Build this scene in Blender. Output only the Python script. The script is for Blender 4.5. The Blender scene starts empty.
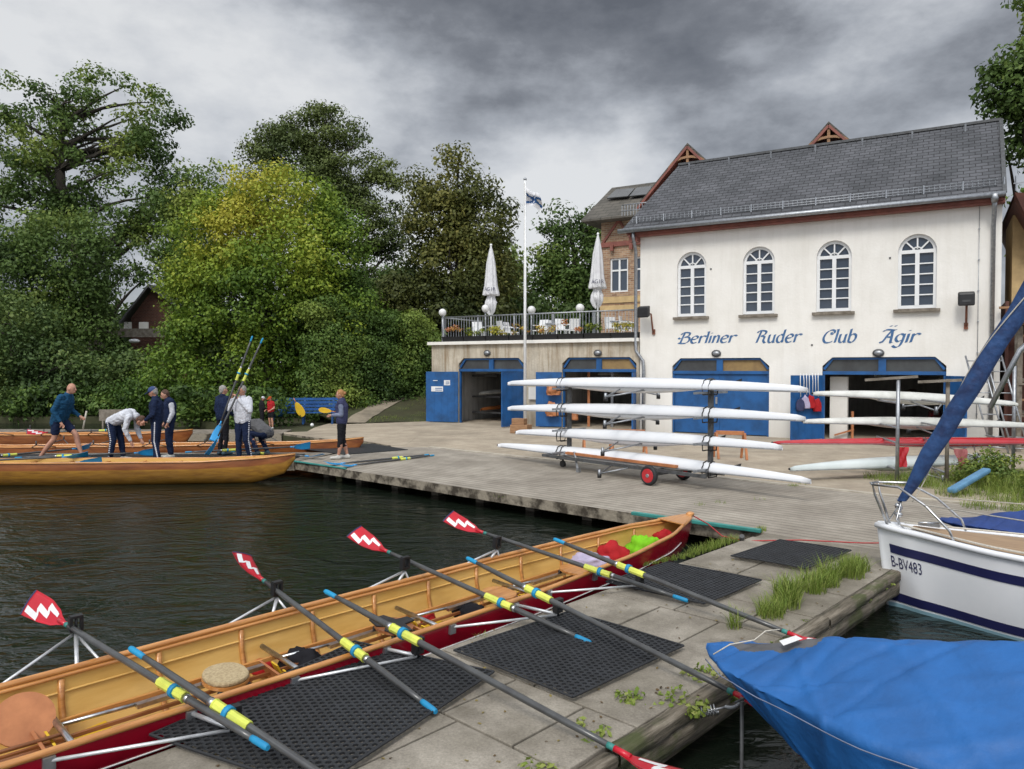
import bpy, math, random
import numpy as np
from mathutils import Vector, Matrix, noise
from mathutils.geometry import tessellate_polygon
random.seed(7); rng=np.random.default_rng(7)
R=math.radians; PI=math.pi; sin=math.sin; cos=math.cos
sc=bpy.context.scene; COL=sc.collection
# ------------------------------------------------------------ camera
CH=2.2; FP_=740.0; PITCH=math.atan(17.5/740)
cam=bpy.data.cameras.new('camera'); co=bpy.data.objects.new('camera',cam); COL.objects.link(co)
co.location=(0,0,CH); co.rotation_euler=(PI/2-PITCH,0,0)
cam.sensor_width=36; cam.lens=FP_/1024*36; cam.clip_start=.05; cam.clip_end=3000; sc.camera=co
def ray(px,py):
    x=(px-512)/FP_; y=(py-384.5)/FP_
    return Vector((x, cos(PITCH)-y*sin(PITCH), -sin(PITCH)-y*cos(PITCH)))
def G(px,py,z=0.0):            # where the line of sight meets the level plane z
    d=ray(px,py); t=(z-CH)/d.z; return Vector((d.x*t,d.y*t,z))
def D(px,py,dep):              # at distance dep in front
    d=ray(px,py); t=dep/d.y; return Vector((d.x*t,dep,CH+d.z*t))
# ------------------------------------------------------------ facade frame
F0=Vector((4.39,25.4,0)); FU=Vector((.8644,-.5028,0)); FV=Vector((.5028,.8644,0))
def F(s,d,z): return F0+FU*s-FV*d+Vector((0,0,z))      # d = out towards the yard
def FX(px,py,d=0.0):           # pixel on the plane d -> (s,z)
    r=ray(px,py); o=Vector((0,0,CH)); p0=F(0,d,0); t=(p0-o).dot(FV)/r.dot(FV); p=o+r*t
    return (p-F0).dot(FU), p.z
# ------------------------------------------------------------ mesh builder
MW={}
class MB:
    def __init__(s): s.v=[]; s.f=[]; s.sm=[]; s.mi=[]
    def add(s,vs,fs,smooth=False,mi=0):
        o=len(s.v); s.v+= [Vector(v) for v in vs]
        for f in fs: s.f.append([i+o for i in f]); s.sm.append(smooth); s.mi.append(mi)
        return s
    def obox(s,o,a,b,c,mi=0):
        o=Vector(o);a=Vector(a);b=Vector(b);c=Vector(c)
        v=[o,o+a,o+a+b,o+b,o+c,o+a+c,o+a+b+c,o+b+c]
        if a.cross(b).dot(c)<0: fs=[(0,1,2,3),(7,6,5,4),(4,5,1,0),(5,6,2,1),(6,7,3,2),(7,4,0,3)]
        else: fs=[(3,2,1,0),(4,5,6,7),(0,1,5,4),(1,2,6,5),(2,3,7,6),(3,0,4,7)]
        return s.add(v,fs,mi=mi)
    def box(s,c,sz,rz=0,mi=0):
        c=Vector(c); a=Vector((cos(rz),sin(rz),0))*sz[0]; b=Vector((-sin(rz),cos(rz),0))*sz[1]; d=Vector((0,0,sz[2]))
        return s.obox(c-a/2-b/2-d/2,a,b,d,mi)
    def fbox(s,s0,s1,d0,d1,z0,z1,mi=0):
        return s.obox(F(s0,d0,z0),FU*(s1-s0),-FV*(d1-d0),Vector((0,0,z1-z0)),mi)
    def bar(s,a,b,w,h=None,up=(0,0,1),mi=0):
        h=h or w; a=Vector(a);b=Vector(b); d=b-a; u=Vector(up)
        x=d.cross(u)
        if x.length<1e-6: x=d.cross(Vector((1,0,0)))
        x.normalize(); z=x.cross(d).normalized()
        return s.obox(a-x*w/2-z*h/2,d,x*w,z*h,mi)
    def tube(s,pts,rad,n=8,caps=True,smooth=True,flat=1.0,up=None,mi=0):
        pts=[Vector(p) for p in pts]; m=len(pts)
        if not hasattr(rad,'__len__'): rad=[rad]*m
        vs=[];fs=[]; X=None
        for i,p in enumerate(pts):
            t=(pts[min(i+1,m-1)]-pts[max(i-1,0)])
            if t.length<1e-9: t=Vector((0,0,1))
            t.normalize()
            if X is None:
                X=Vector(up) if up else (Vector((0,0,1)) if abs(t.z)<.9 else Vector((1,0,0)))
            X=(X-t*X.dot(t))
            if X.length<1e-6: X=t.orthogonal()
            X.normalize(); Y=t.cross(X)
            for k in range(n):
                a=2*PI*k/n; vs.append(p+(X*cos(a)*flat+Y*sin(a))*rad[i])
        for i in range(m-1):
            for k in range(n):
                k2=(k+1)%n; fs.append((i*n+k,i*n+k2,(i+1)*n+k2,(i+1)*n+k))
        s.add(vs,fs,smooth,mi)
        if caps:
            o=len(s.v)-m*n
            s.f.append([o+k for k in range(n)][::-1]); s.sm.append(False); s.mi.append(mi)
            s.f.append([o+(m-1)*n+k for k in range(n)]); s.sm.append(False); s.mi.append(mi)
        return s
    def ell(s,c,r,n=12,m=8,rot=None,mi=0):
        c=Vector(c)
        if not hasattr(r,'__len__'): r=(r,r,r)
        vs=[];fs=[]
        for i in range(m+1):
            th=PI*i/m
            for k in range(n):
                a=2*PI*k/n; p=Vector((r[0]*sin(th)*cos(a),r[1]*sin(th)*sin(a),r[2]*cos(th)))
                if rot: p=rot@p
                vs.append(c+p)
        for i in range(m):
            for k in range(n):
                k2=(k+1)%n; fs.append((i*n+k,(i+1)*n+k,(i+1)*n+k2,i*n+k2))
        return s.add(vs,fs,True,mi)
    def lathe(s,c,prof,n=16,mi=0):
        c=Vector(c); vs=[];fs=[]
        for r,z in prof:
            for k in range(n):
                a=2*PI*k/n; vs.append(c+Vector((r*cos(a),r*sin(a),z)))
        for i in range(len(prof)-1):
            for k in range(n):
                k2=(k+1)%n; fs.append((i*n+k,i*n+k2,(i+1)*n+k2,(i+1)*n+k))
        return s.add(vs,fs,True,mi)
    def poly(s,pts,mi=0): return s.add(pts,[tuple(range(len(pts)))],mi=mi)
    def prism(s,pts,ext,mi=0):
        n=len(pts); pts=[Vector(p) for p in pts]; e=Vector(ext)
        nn=sum(((pts[i]-pts[0]).cross(pts[(i+1)%n]-pts[0]) for i in range(n)),Vector())
        if nn.dot(e)>0: pts=pts[::-1]
        vs=pts+[p+e for p in pts]
        fs=[tuple(range(n)),tuple(range(2*n-1,n-1,-1))]+[((i+1)%n,i,n+i,n+(i+1)%n) for i in range(n)]
        return s.add(vs,fs,mi=mi)
    def xform(s,M): s.v=[M@v for v in s.v]; return s
    def build(s,name,mats,parent=None,local=False,bevel=0):
        me=bpy.data.meshes.new(name); o=bpy.data.objects.new(name,me); COL.objects.link(o)
        vs=s.v
        if parent is not None:
            o.parent=parent; MW[o]=MW[parent].copy()
            if not local:
                inv=MW[parent].inverted(); vs=[inv@v for v in vs]
        elif not local:
            xs=[v.x for v in vs]; ys=[v.y for v in vs]; zs=[v.z for v in vs]
            c=Vector(((min(xs)+max(xs))/2,(min(ys)+max(ys))/2,min(zs)))
            o.location=c; MW[o]=Matrix.Translation(c); vs=[v-c for v in vs]
        else: MW[o]=Matrix.Identity(4)
        me.from_pydata([tuple(v) for v in vs],[],s.f)
        me.polygons.foreach_set('use_smooth',s.sm)
        if not isinstance(mats,(list,tuple)): mats=[mats]
        for m in mats: me.materials.append(m)
        me.polygons.foreach_set('material_index',s.mi)
        me.update()
        if bevel:
            b=o.modifiers.new('b','BEVEL'); b.width=bevel; b.segments=2; b.limit_method='ANGLE'
        return o
def empty(name,loc=(0,0,0),rz=0,M=None):
    o=bpy.data.objects.new(name,None); COL.objects.link(o); o.empty_display_size=.1
    if M is None: M=Matrix.Translation(Vector(loc))@Matrix.Rotation(rz,4,'Z')
    o.matrix_world=M; o.location=M.to_translation(); o.rotation_euler=M.to_euler(); MW[o]=M.copy(); return o
def tag(o,label=None,cat=None,group=None,kind=None):
    if label: o['label']=label
    if cat: o['category']=cat
    if group: o['group']=group
    if kind: o['kind']=kind
    return o
def thing(name,label,cat,loc=(0,0,0),rz=0,group=None,M=None): return tag(empty(name,loc,rz,M),label,cat,group)
KIDS={}
def kids(o): return [c for c in bpy.data.objects if c.parent==o]
def dup(o,loc=None,rz=None,label=None,parent=None,M=None):
    c=o.copy(); COL.objects.link(c); c.parent=parent
    if M is not None: c.location=M.to_translation(); c.rotation_euler=M.to_euler(); MW[c]=M.copy()
    elif loc is not None:
        c.location=loc
        if rz is not None: c.rotation_euler=(0,0,rz)
        MW[c]=Matrix.Translation(Vector(loc))@Matrix.Rotation(rz if rz is not None else o.rotation_euler.z,4,'Z')
    if label: c['label']=label
    for k in kids(o): dup(k,parent=c)
    return c
# ------------------------------------------------------------ materials
def nt(name):
    m=bpy.data.materials.new(name); m.use_nodes=True; t=m.node_tree; return m,t,t.nodes['Principled BSDF']
def nd(t,k,**kw):
    n=t.nodes.new(k)
    for a,b in kw.items():
        if a.startswith('i_'): n.inputs[a[2:].replace('_',' ')].default_value=b
        else: setattr(n,a,b)
    return n
def ramp(t,pts):
    r=t.nodes.new('ShaderNodeValToRGB'); e=r.color_ramp.elements
    while len(e)<len(pts): e.new(.5)
    for i,(p,c) in enumerate(pts): e[i].position=p; e[i].color=(*c,1) if len(c)==3 else c
    return r
def mat(name,c,c2=None,rough=.6,scale=4,bump=.0,bscale=40,metal=0,coat=0,spec=.5,world=False,stretch=(1,1,1),contrast=(.35,.65)):
    m,t,b=nt(name); L=t.links
    c2=c2 or tuple(x*.72 for x in c)
    tc=nd(t,'ShaderNodeTexCoord'); mp=nd(t,'ShaderNodeMapping'); mp.inputs['Scale'].default_value=stretch
    if world:
        g=nd(t,'ShaderNodeNewGeometry'); L.new(g.outputs['Position'],mp.inputs['Vector'])
    else: L.new(tc.outputs['Object'],mp.inputs['Vector'])
    n=nd(t,'ShaderNodeTexNoise',i_Scale=scale,i_Detail=6,i_Roughness=.6); L.new(mp.outputs[0],n.inputs['Vector'])
    r=ramp(t,[(contrast[0],c2),(contrast[1],c)]); L.new(n.outputs['Fac'],r.inputs[0]); L.new(r.outputs[0],b.inputs['Base Color'])
    b.inputs['Roughness'].default_value=rough; b.inputs['Metallic'].default_value=metal
    b.inputs['Coat Weight'].default_value=coat; b.inputs['Coat Roughness'].default_value=.12
    b.inputs['Specular IOR Level'].default_value=spec
    if bump:
        n2=nd(t,'ShaderNodeTexNoise',i_Scale=bscale,i_Detail=5); L.new(mp.outputs[0],n2.inputs['Vector'])
        bp=nd(t,'ShaderNodeBump',i_Strength=bump,i_Distance=.02); L.new(n2.outputs['Fac'],bp.inputs['Height']); L.new(bp.outputs[0],b.inputs['Normal'])
    return m
def fabric(name,c,bump=.6,scale=9):
    m=mat(name,c,tuple(x*.7 for x in c),rough=.85,scale=scale*.5,bump=bump,bscale=scale,spec=.2)
    return m
M={}
M['steel']=mat('brushed_steel',(.62,.63,.64),(.4,.4,.41),rough=.3,metal=1,scale=20)
M['alu']=mat('bright_aluminium',(.78,.79,.8),(.6,.61,.62),rough=.38,metal=.55,scale=12)
M['galv']=mat('galvanised_steel',(.42,.44,.46),(.28,.29,.31),rough=.45,metal=.8,scale=14)
M['dsteel']=mat('dark_steel',(.09,.095,.1),(.05,.05,.05),rough=.5,scale=10)
M['black']=mat('black_plastic',(.02,.02,.022),(.012,.012,.012),rough=.45,scale=12)
M['rubber']=mat('black_rubber',(.022,.024,.028),(.012,.013,.015),rough=.6,scale=6,bump=.15,bscale=120)
M['white']=mat('white_paint',(.82,.83,.84),(.74,.75,.75),rough=.4,scale=2)
M['shell']=mat('white_gelcoat',(.82,.83,.85),(.74,.76,.79),rough=.22,scale=1.2,coat=.4)
M['shellg']=mat('grey_white_gelcoat',(.62,.67,.66),(.5,.56,.55),rough=.3,scale=1.2,coat=.3)
M['shello']=mat('weathered_white_gelcoat',(.66,.66,.62),(.5,.5,.46),rough=.4,scale=3,coat=.2)
M['redhull']=mat('red_gelcoat',(.5,.02,.03),(.38,.015,.02),rough=.25,scale=2,coat=.5)
M['crimson']=mat('crimson_paint',(.36,.006,.022),(.26,.005,.018),rough=.22,scale=2,coat=.6,bump=.04,bscale=60)
M['varn']=mat('honey_varnished_wood',(.62,.3,.095),(.42,.17,.045),rough=.3,scale=3,stretch=(1,10,10),coat=.5)
M['varnd']=mat('dark_varnished_wood',(.33,.13,.05),(.2,.07,.025),rough=.35,scale=3,stretch=(1,8,8),coat=.4)
M['yellow_in']=mat('yellow_varnished_inside',(.70,.45,.14),(.58,.34,.085),rough=.42,scale=1.6,stretch=(1,6,6),coat=.25,bump=.05,bscale=30)
M['orangehull']=mat('amber_varnished_hull',(.34,.12,.035),(.2,.06,.02),rough=.25,scale=1.5,stretch=(1,6,6),coat=.6)
M['goldhull']=mat('gold_varnished_hull',(.40,.20,.03),(.24,.11,.02),rough=.3,scale=2.5,stretch=(1,7,7),coat=.4)
M['yellow']=mat('yellow_paint',(.75,.5,.02),(.6,.36,.02),rough=.5)
M['sleeve']=mat('pale_yellow_plastic',(.72,.76,.12),(.55,.6,.1),rough=.35,scale=9)
M['carbon']=mat('carbon_shaft',(.075,.078,.078),(.045,.045,.046),rough=.32,scale=6,coat=.3)
M['bluegrip']=mat('blue_rubber_grip',(.01,.28,.52),(.01,.2,.4),rough=.6,bump=.1,bscale=90)
M['blueblade']=mat('bright_blue_blade',(.02,.32,.68),(.02,.25,.55),rough=.3)
M['teal']=mat('teal_paint',(.04,.25,.22),(.03,.16,.14),rough=.5)
M['redblade']=mat('red_blade_paint',(.55,.012,.03),(.42,.01,.02),rough=.3)
M['whitepaint']=mat('white_marking',(.78,.78,.78),(.68,.68,.68),rough=.4)
M['navystripe']=mat('navy_marking',(.02,.022,.09),(.015,.017,.07),rough=.3)
M['bluedoor']=mat('blue_painted_steel',(.012,.10,.30),(.008,.058,.17),rough=.5,scale=2.2,bump=.12,bscale=8,contrast=(.3,.6))
M['bluebench']=mat('blue_painted_timber',(.012,.1,.33),(.01,.06,.2),rough=.5,scale=4)
M['wood']=mat('bare_timber',(.36,.2,.1),(.22,.12,.06),rough=.7,scale=4,stretch=(1,1,6))
M['orangewood']=mat('orange_timber',(.5,.2,.08),(.35,.13,.05),rough=.6,scale=5)
M['darkwood']=mat('dark_red_timber',(.13,.045,.03),(.08,.03,.022),rough=.65,scale=4)
M['redwood']=mat('red_brown_timber',(.27,.09,.065),(.18,.06,.045),rough=.6,scale=4)
M['greywood']=mat('weathered_grey_timber',(.26,.23,.19),(.12,.1,.075),rough=.9,scale=5,stretch=(1,1,1),bump=.5,bscale=24)
M['umb']=mat('off_white_canvas',(.72,.72,.73),(.58,.58,.6),rough=.85,scale=3,bump=.3,bscale=10)
M['globe']=mat('white_glass_globe',(.75,.75,.74),(.65,.65,.64),rough=.2)
M['tarp']=mat('blue_tarpaulin',(.012,.115,.36),(.01,.08,.25),rough=.6,scale=2.6,bump=.22,bscale=26,contrast=(.3,.6))
M['navytarp']=mat('navy_tarpaulin',(.022,.07,.20),(.012,.03,.10),rough=.7,scale=5,bump=.8,bscale=14,contrast=(.4,.58))
M['cushion']=mat('beige_speckled_foam',(.5,.4,.24),(.33,.25,.14),rough=.95,scale=60,bump=.4,bscale=90)
M['teak']=mat('teak_deck',(.4,.27,.16),(.27,.18,.11),rough=.6,scale=3,stretch=(1,14,1))
M['orange']=mat('orange_plastic',(.6,.2,.03),(.45,.13,.02),rough=.5)
M['straw']=mat('pale_rope',(.6,.56,.48),(.45,.42,.36),rough=.9,scale=60)
M['redrope']=mat('red_rope',(.5,.06,.06),(.35,.04,.04),rough=.9,scale=60)
M['skin']=mat('skin',(.5,.27,.19),(.43,.21,.14),rough=.55,scale=6)
M['eye']=mat('dark_eye',(.03,.02,.02),rough=.2)
M['greyhair']=mat('grey_hair',(.38,.36,.33),(.2,.19,.18),rough=.8,scale=50,bump=.5,bscale=80)
M['blond']=mat('ginger_blond_hair',(.45,.22,.09),(.3,.14,.05),rough=.75,scale=50,bump=.5,bscale=80)
M['brownhair']=mat('brown_hair',(.1,.05,.03),(.06,.03,.02),rough=.75,scale=50,bump=.5,bscale=80)
M['c_navy']=fabric('navy_cloth',(.012,.022,.06)); M['c_blue']=fabric('petrol_blue_cloth',(.012,.07,.15))
M['c_white']=fabric('white_cloth',(.66,.68,.74)); M['c_black']=fabric('black_cloth',(.014,.014,.018))
M['c_grey']=fabric('grey_cloth',(.12,.12,.125)); M['c_red']=fabric('red_cloth',(.45,.02,.025))
M['c_slate']=fabric('slate_blue_cloth',(.05,.055,.12)); M['c_steelblue']=fabric('pale_steel_blue_cloth',(.2,.23,.33))
M['c_green']=fabric('lime_green_nylon',(.22,.6,.02)); M['c_lilac']=fabric('lilac_patterned_cloth',(.5,.45,.62))
M['c_cap']=fabric('blue_cap_cloth',(.05,.08,.2)); M['c_sole']=mat('pale_shoe',(.55,.54,.5),(.4,.4,.38),rough=.7)
M['c_dsole']=mat('dark_shoe',(.03,.07,.1),(.02,.03,.04),rough=.7); M['c_orange']=fabric('orange_cap_cloth',(.6,.1,.02))
# glass for windows
m,t,b=nt('window_glass'); b.inputs['Base Color'].default_value=(.035,.05,.075,1); b.inputs['Roughness'].default_value=.06; b.inputs['Specular IOR Level'].default_value=.9; b.inputs['Coat Weight'].default_value=.6
n=nd(t,'ShaderNodeTexNoise',i_Scale=1.3); bp=nd(t,'ShaderNodeBump',i_Strength=.15,i_Distance=.05); t.links.new(n.outputs[0],bp.inputs['Height']); t.links.new(bp.outputs[0],b.inputs['Normal']); M['glass']=m
# plaster walls
def plaster(name,c,c2,stain,amt,bump=.25):
    m,t,b=nt(name); L=t.links; g=nd(t,'ShaderNodeNewGeometry')
    n=nd(t,'ShaderNodeTexNoise',i_Scale=.9,i_Detail=8,i_Roughness=.65); L.new(g.outputs['Position'],n.inputs['Vector'])
    r=ramp(t,[(.35,c2),(.62,c)]); L.new(n.outputs[0],r.inputs[0])
    mp=nd(t,'ShaderNodeMapping'); mp.inputs['Scale'].default_value=(2.6,2.6,.22); L.new(g.outputs['Position'],mp.inputs['Vector'])
    n2=nd(t,'ShaderNodeTexNoise',i_Scale=1.4,i_Detail=7,i_Roughness=.7); L.new(mp.outputs[0],n2.inputs['Vector'])
    r2=ramp(t,[(.46,(0,0,0)),(.66,(amt,)*3)]); L.new(n2.outputs[0],r2.inputs[0])
    mx=nd(t,'ShaderNodeMixRGB'); L.new(r2.outputs[0],mx.inputs[0]); L.new(r.outputs[0],mx.inputs[1]); mx.inputs[2].default_value=(*stain,1)
    # dirt band near the ground
    sp=nd(t,'ShaderNodeSeparateXYZ'); L.new(g.outputs['Position'],sp.inputs[0])
    mr=nd(t,'ShaderNodeMapRange'); mr.inputs[1].default_value=.9; mr.inputs[2].default_value=0; mr.inputs[3].default_value=0; mr.inputs[4].default_value=.55; L.new(sp.outputs[2],mr.inputs[0])
    ml=nd(t,'ShaderNodeMath',operation='MULTIPLY'); L.new(mr.outputs[0],ml.inputs[0]); L.new(n.outputs[0],ml.inputs[1])
    mx2=nd(t,'ShaderNodeMixRGB'); L.new(ml.outputs[0],mx2.inputs[0]); L.new(mx.outputs[0],mx2.inputs[1]); mx2.inputs[2].default_value=(*[x*.5 for x in stain],1)
    L.new(mx2.outputs[0],b.inputs['Base Color']); b.inputs['Roughness'].default_value=.9; b.inputs['Specular IOR Level'].default_value=.2
    n3=nd(t,'ShaderNodeTexNoise',i_Scale=14,i_Detail=6); L.new(g.outputs['Position'],n3.inputs['Vector'])
    bp=nd(t,'ShaderNodeBump',i_Strength=bump,i_Distance=.02); L.new(n3.outputs[0],bp.inputs['Height']); L.new(bp.outputs[0],b.inputs['Normal']); return m
M['cream']=plaster('cream_plaster',(.83,.81,.765),(.76,.74,.69),(.5,.46,.39),.15)
M['raw']=plaster('raw_grey_plaster',(.60,.54,.44),(.38,.34,.27),(.25,.18,.11),.9,.6)
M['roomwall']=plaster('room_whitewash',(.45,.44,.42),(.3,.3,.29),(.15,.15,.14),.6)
# roof slates: brick texture in the slope's own coordinates
def slates(name,c1,c2,mortar,bw=.3,rh=.18,vertical=False,fr=True,bump=.6,msize=.012):
    m,t,b=nt(name); L=t.links; g=nd(t,'ShaderNodeNewGeometry')
    d1=nd(t,'ShaderNodeVectorMath',operation='DOT_PRODUCT'); d1.inputs[1].default_value=tuple(FU) ; L.new(g.outputs['Position'],d1.inputs[0])
    sp=nd(t,'ShaderNodeSeparateXYZ'); L.new(g.outputs['Position'],sp.inputs[0])
    d2=nd(t,'ShaderNodeVectorMath',operation='DOT_PRODUCT'); d2.inputs[1].default_value=tuple(FV); L.new(g.outputs['Position'],d2.inputs[0])
    ad=nd(t,'ShaderNodeMath',operation='ADD'); 
    if vertical:
        L.new(d1.outputs['Value'],ad.inputs[0]); L.new(d2.outputs['Value'],ad.inputs[1]); X=ad.outputs[0]
    else: X=d1.outputs['Value']
    cb=nd(t,'ShaderNodeCombineXYZ'); L.new(X,cb.inputs[0]); L.new(sp.outputs[2],cb.inputs[1])
    br=nd(t,'ShaderNodeTexBrick',i_Scale=1.0); br.inputs['Brick Width'].default_value=bw; br.inputs['Row Height'].default_value=rh
    br.inputs['Mortar Size'].default_value=msize; br.inputs['Color1'].default_value=(*c1,1); br.inputs['Color2'].default_value=(*c2,1); br.inputs['Mortar'].default_value=(*mortar,1)
    br.inputs['Mortar Smooth'].default_value=.3; L.new(cb.outputs[0],br.inputs['Vector'])
    n=nd(t,'ShaderNodeTexNoise',i_Scale=.8,i_Detail=7,i_Roughness=.7); L.new(g.outputs['Position'],n.inputs['Vector'])
    r=ramp(t,[(.3,(.62,.62,.6)),(.7,(1.25,1.22,1.18))]); L.new(n.outputs[0],r.inputs[0])
    mx=nd(t,'ShaderNodeMixRGB',blend_type='MULTIPLY'); mx.inputs[0].default_value=1; L.new(br.outputs[0],mx.inputs[1]); L.new(r.outputs[0],mx.inputs[2])
    L.new(mx.outputs[0],b.inputs['Base Color']); b.inputs['Roughness'].default_value=.75; b.inputs['Specular IOR Level'].default_value=.3
    bp=nd(t,'ShaderNodeBump',i_Strength=bump,i_Distance=.02); bp.invert=True; L.new(br.outputs['Fac'],bp.inputs['Height']); L.new(bp.outputs[0],b.inputs['Normal']); return m
M['slate']=slates('grey_slate_roof',(.105,.11,.125),(.075,.08,.09),(.03,.03,.034),.3,.12)
M['slate2']=slates('brown_grey_roof',(.13,.12,.105),(.09,.085,.075),(.04,.04,.035),.5,.2)
M['brick']=slates('mottled_brick',(.43,.28,.18),(.24,.13,.08),(.42,.36,.28),.25,.085,True,bump=.4,msize=.012)
M['house_brick']=slates('red_brown_brick',(.12,.045,.03),(.08,.03,.022),(.12,.09,.07),.25,.085,True)
# ground surfaces
def concrete(name,c,c2,joints=None,ribs=None,dirt=(.1,.09,.07),rough=.9):
    m,t,b=nt(name); L=t.links; g=nd(t,'ShaderNodeNewGeometry')
    n=nd(t,'ShaderNodeTexNoise',i_Scale=1.7,i_Detail=9,i_Roughness=.72); L.new(g.outputs['Position'],n.inputs['Vector'])
    r=ramp(t,[(.34,c2),(.64,c)]); L.new(n.outputs[0],r.inputs[0])
    n2=nd(t,'ShaderNodeTexNoise',i_Scale=60,i_Detail=4,i_Roughness=.8); L.new(g.outputs['Position'],n2.inputs['Vector'])
    r2=ramp(t,[(.3,(.72,)*3),(.72,(1.22,)*3)]); L.new(n2.outputs[0],r2.inputs[0])
    mx=nd(t,'ShaderNodeMixRGB',blend_type='MULTIPLY'); mx.inputs[0].default_value=1; L.new(r.outputs[0],mx.inputs[1]); L.new(r2.outputs[0],mx.inputs[2])
    n4=nd(t,'ShaderNodeTexNoise',i_Scale=.55,i_Detail=8,i_Roughness=.7); L.new(g.outputs['Position'],n4.inputs['Vector'])
    r4=ramp(t,[(.44,(0,0,0)),(.66,(.62,.62,.62))]); L.new(n4.outputs[0],r4.inputs[0])
    mx4=nd(t,'ShaderNodeMixRGB'); L.new(r4.outputs[0],mx4.inputs[0]); L.new(mx.outputs[0],mx4.inputs[1]); mx4.inputs[2].default_value=(*dirt,1)
    out=mx4.outputs[0]; H=n2.outputs[0]
    if ribs:
        w=nd(t,'ShaderNodeTexWave',i_Scale=ribs,i_Distortion=.6,i_Detail=2); w.inputs['Detail Scale'].default_value=.4
        mp=nd(t,'ShaderNodeMapping'); mp.inputs['Rotation'].default_value=(0,0,-math.atan2(.732,.681)); L.new(g.outputs['Position'],mp.inputs['Vector']); L.new(mp.outputs[0],w.inputs['Vector'])
        r5=ramp(t,[(.0,(.35,.33,.3)),(.22,(1,1,1))]); L.new(w.outputs[0],r5.inputs[0])
        mm=nd(t,'ShaderNodeMixRGB',blend_type='MULTIPLY'); mm.inputs[0].default_value=.6; L.new(out,mm.inputs[1]); L.new(r5.outputs[0],mm.inputs[2]); out=mm.outputs[0]
    L.new(out,b.inputs['Base Color']); b.inputs['Roughness'].default_value=rough; b.inputs['Specular IOR Level'].default_value=.3
    bp=nd(t,'ShaderNodeBump',i_Strength=.35,i_Distance=.01); L.new(H,bp.inputs['Height']); L.new(bp.outputs[0],b.inputs['Normal']); return m
M['slab']=concrete('worn_concrete_slab',(.37,.335,.28),(.17,.15,.12),dirt=(.11,.095,.065))
M['deckf']=concrete('ribbed_timber_deck',(.42,.38,.32),(.27,.24,.20),ribs=1.9,dirt=(.19,.165,.135))
M['apron']=concrete('sandy_concrete_apron',(.48,.41,.315),(.35,.29,.22),dirt=(.2,.17,.13))
M['soil']=concrete('leafy_soil',(.07,.075,.035),(.04,.045,.02),dirt=(.05,.04,.025))
M['path']=concrete('gravel_path',(.33,.28,.21),(.24,.2,.15))
M['edge']=mat('crumbling_edge',(.27,.235,.18),(.05,.04,.028),rough=.95,scale=3.5,bump=.9,bscale=14,world=True,contrast=(.4,.56))
# water
m,t,b=nt('dark_lake_water'); L=t.links; g=nd(t,'ShaderNodeNewGeometry')
b.inputs['Base Color'].default_value=(.008,.012,.008,1); b.inputs['Roughness'].default_value=.012; b.inputs['IOR'].default_value=1.33; b.inputs['Specular IOR Level'].default_value=.5
mp=nd(t,'ShaderNodeMapping'); mp.inputs['Scale'].default_value=(.75,1.3,1); mp.inputs['Rotation'].default_value=(0,0,.25); L.new(g.outputs['Position'],mp.inputs['Vector'])
n1=nd(t,'ShaderNodeTexNoise',i_Scale=1.9,i_Detail=4,i_Distortion=.9); L.new(mp.outputs[0],n1.inputs['Vector'])
n2=nd(t,'ShaderNodeTexNoise',i_Scale=6.5,i_Detail=4,i_Distortion=1.1); L.new(mp.outputs[0],n2.inputs['Vector'])
n9=nd(t,'ShaderNodeTexNoise',i_Scale=.5,i_Detail=3); L.new(mp.outputs[0],n9.inputs['Vector']); r9=ramp(t,[(.35,(.25,)*3),(.62,(1,)*3)]); L.new(n9.outputs[0],r9.inputs[0]); mk=nd(t,'ShaderNodeMath',operation='MULTIPLY'); L.new(n2.outputs[0],mk.inputs[0]); L.new(r9.outputs[0],mk.inputs[1])
b1=nd(t,'ShaderNodeBump',i_Strength=1,i_Distance=.06); L.new(n1.outputs[0],b1.inputs['Height'])
b2=nd(t,'ShaderNodeBump',i_Strength=1,i_Distance=.028); L.new(mk.outputs[0],b2.inputs['Height']); L.new(b1.outputs[0],b2.inputs['Normal']); L.new(b2.outputs[0],b.inputs['Normal'])
M['water']=m
# leaves
def leafmat(name,cols,trans=.25,rough=.55):
    m,t,b=nt(name); L=t.links; a=nd(t,'ShaderNodeAttribute'); a.attribute_name='tint'
    r=ramp(t,[(i/(len(cols)-1),c) for i,c in enumerate(cols)]); L.new(a.outputs['Fac'],r.inputs[0]); L.new(r.outputs[0],b.inputs['Base Color'])
    b.inputs['Roughness'].default_value=rough; b.inputs['Specular IOR Level'].default_value=.25
    tr=nd(t,'ShaderNodeBsdfTranslucent'); L.new(r.outputs[0],tr.inputs['Color']); mx=nd(t,'ShaderNodeMixShader'); mx.inputs[0].default_value=trans
    L.new(b.outputs[0],mx.inputs[1]); L.new(tr.outputs[0],mx.inputs[2]); L.new(mx.outputs[0],t.nodes['Material Output'].inputs['Surface']); return m
M['leaf_dark']=leafmat('dark_green_leaves',[(0.029,0.055,0.018),(0.078,0.130,0.036),(0.195,0.247,0.058)])
M['leaf_mid']=leafmat('mid_green_leaves',[(0.036,0.068,0.018),(0.104,0.169,0.039),(0.260,0.305,0.058)])
M['leaf_yel']=leafmat('yellow_green_leaves',[(0.040,0.086,0.016),(0.115,0.196,0.025),(0.253,0.333,0.037),(0.460,0.425,0.057)])
M['leaf_oak']=leafmat('olive_brown_leaves',[(0.039,0.058,0.018),(0.111,0.124,0.031),(0.286,0.254,0.065)])
M['leaf_pine']=leafmat('pine_needles',[(0.034,0.057,0.018),(0.085,0.117,0.031),(0.156,0.189,0.049)],.1)
M['leaf_ivy']=leafmat('hedge_leaves',[(0.031,0.064,0.017),(0.098,0.168,0.034),(0.252,0.322,0.063)])
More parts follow.
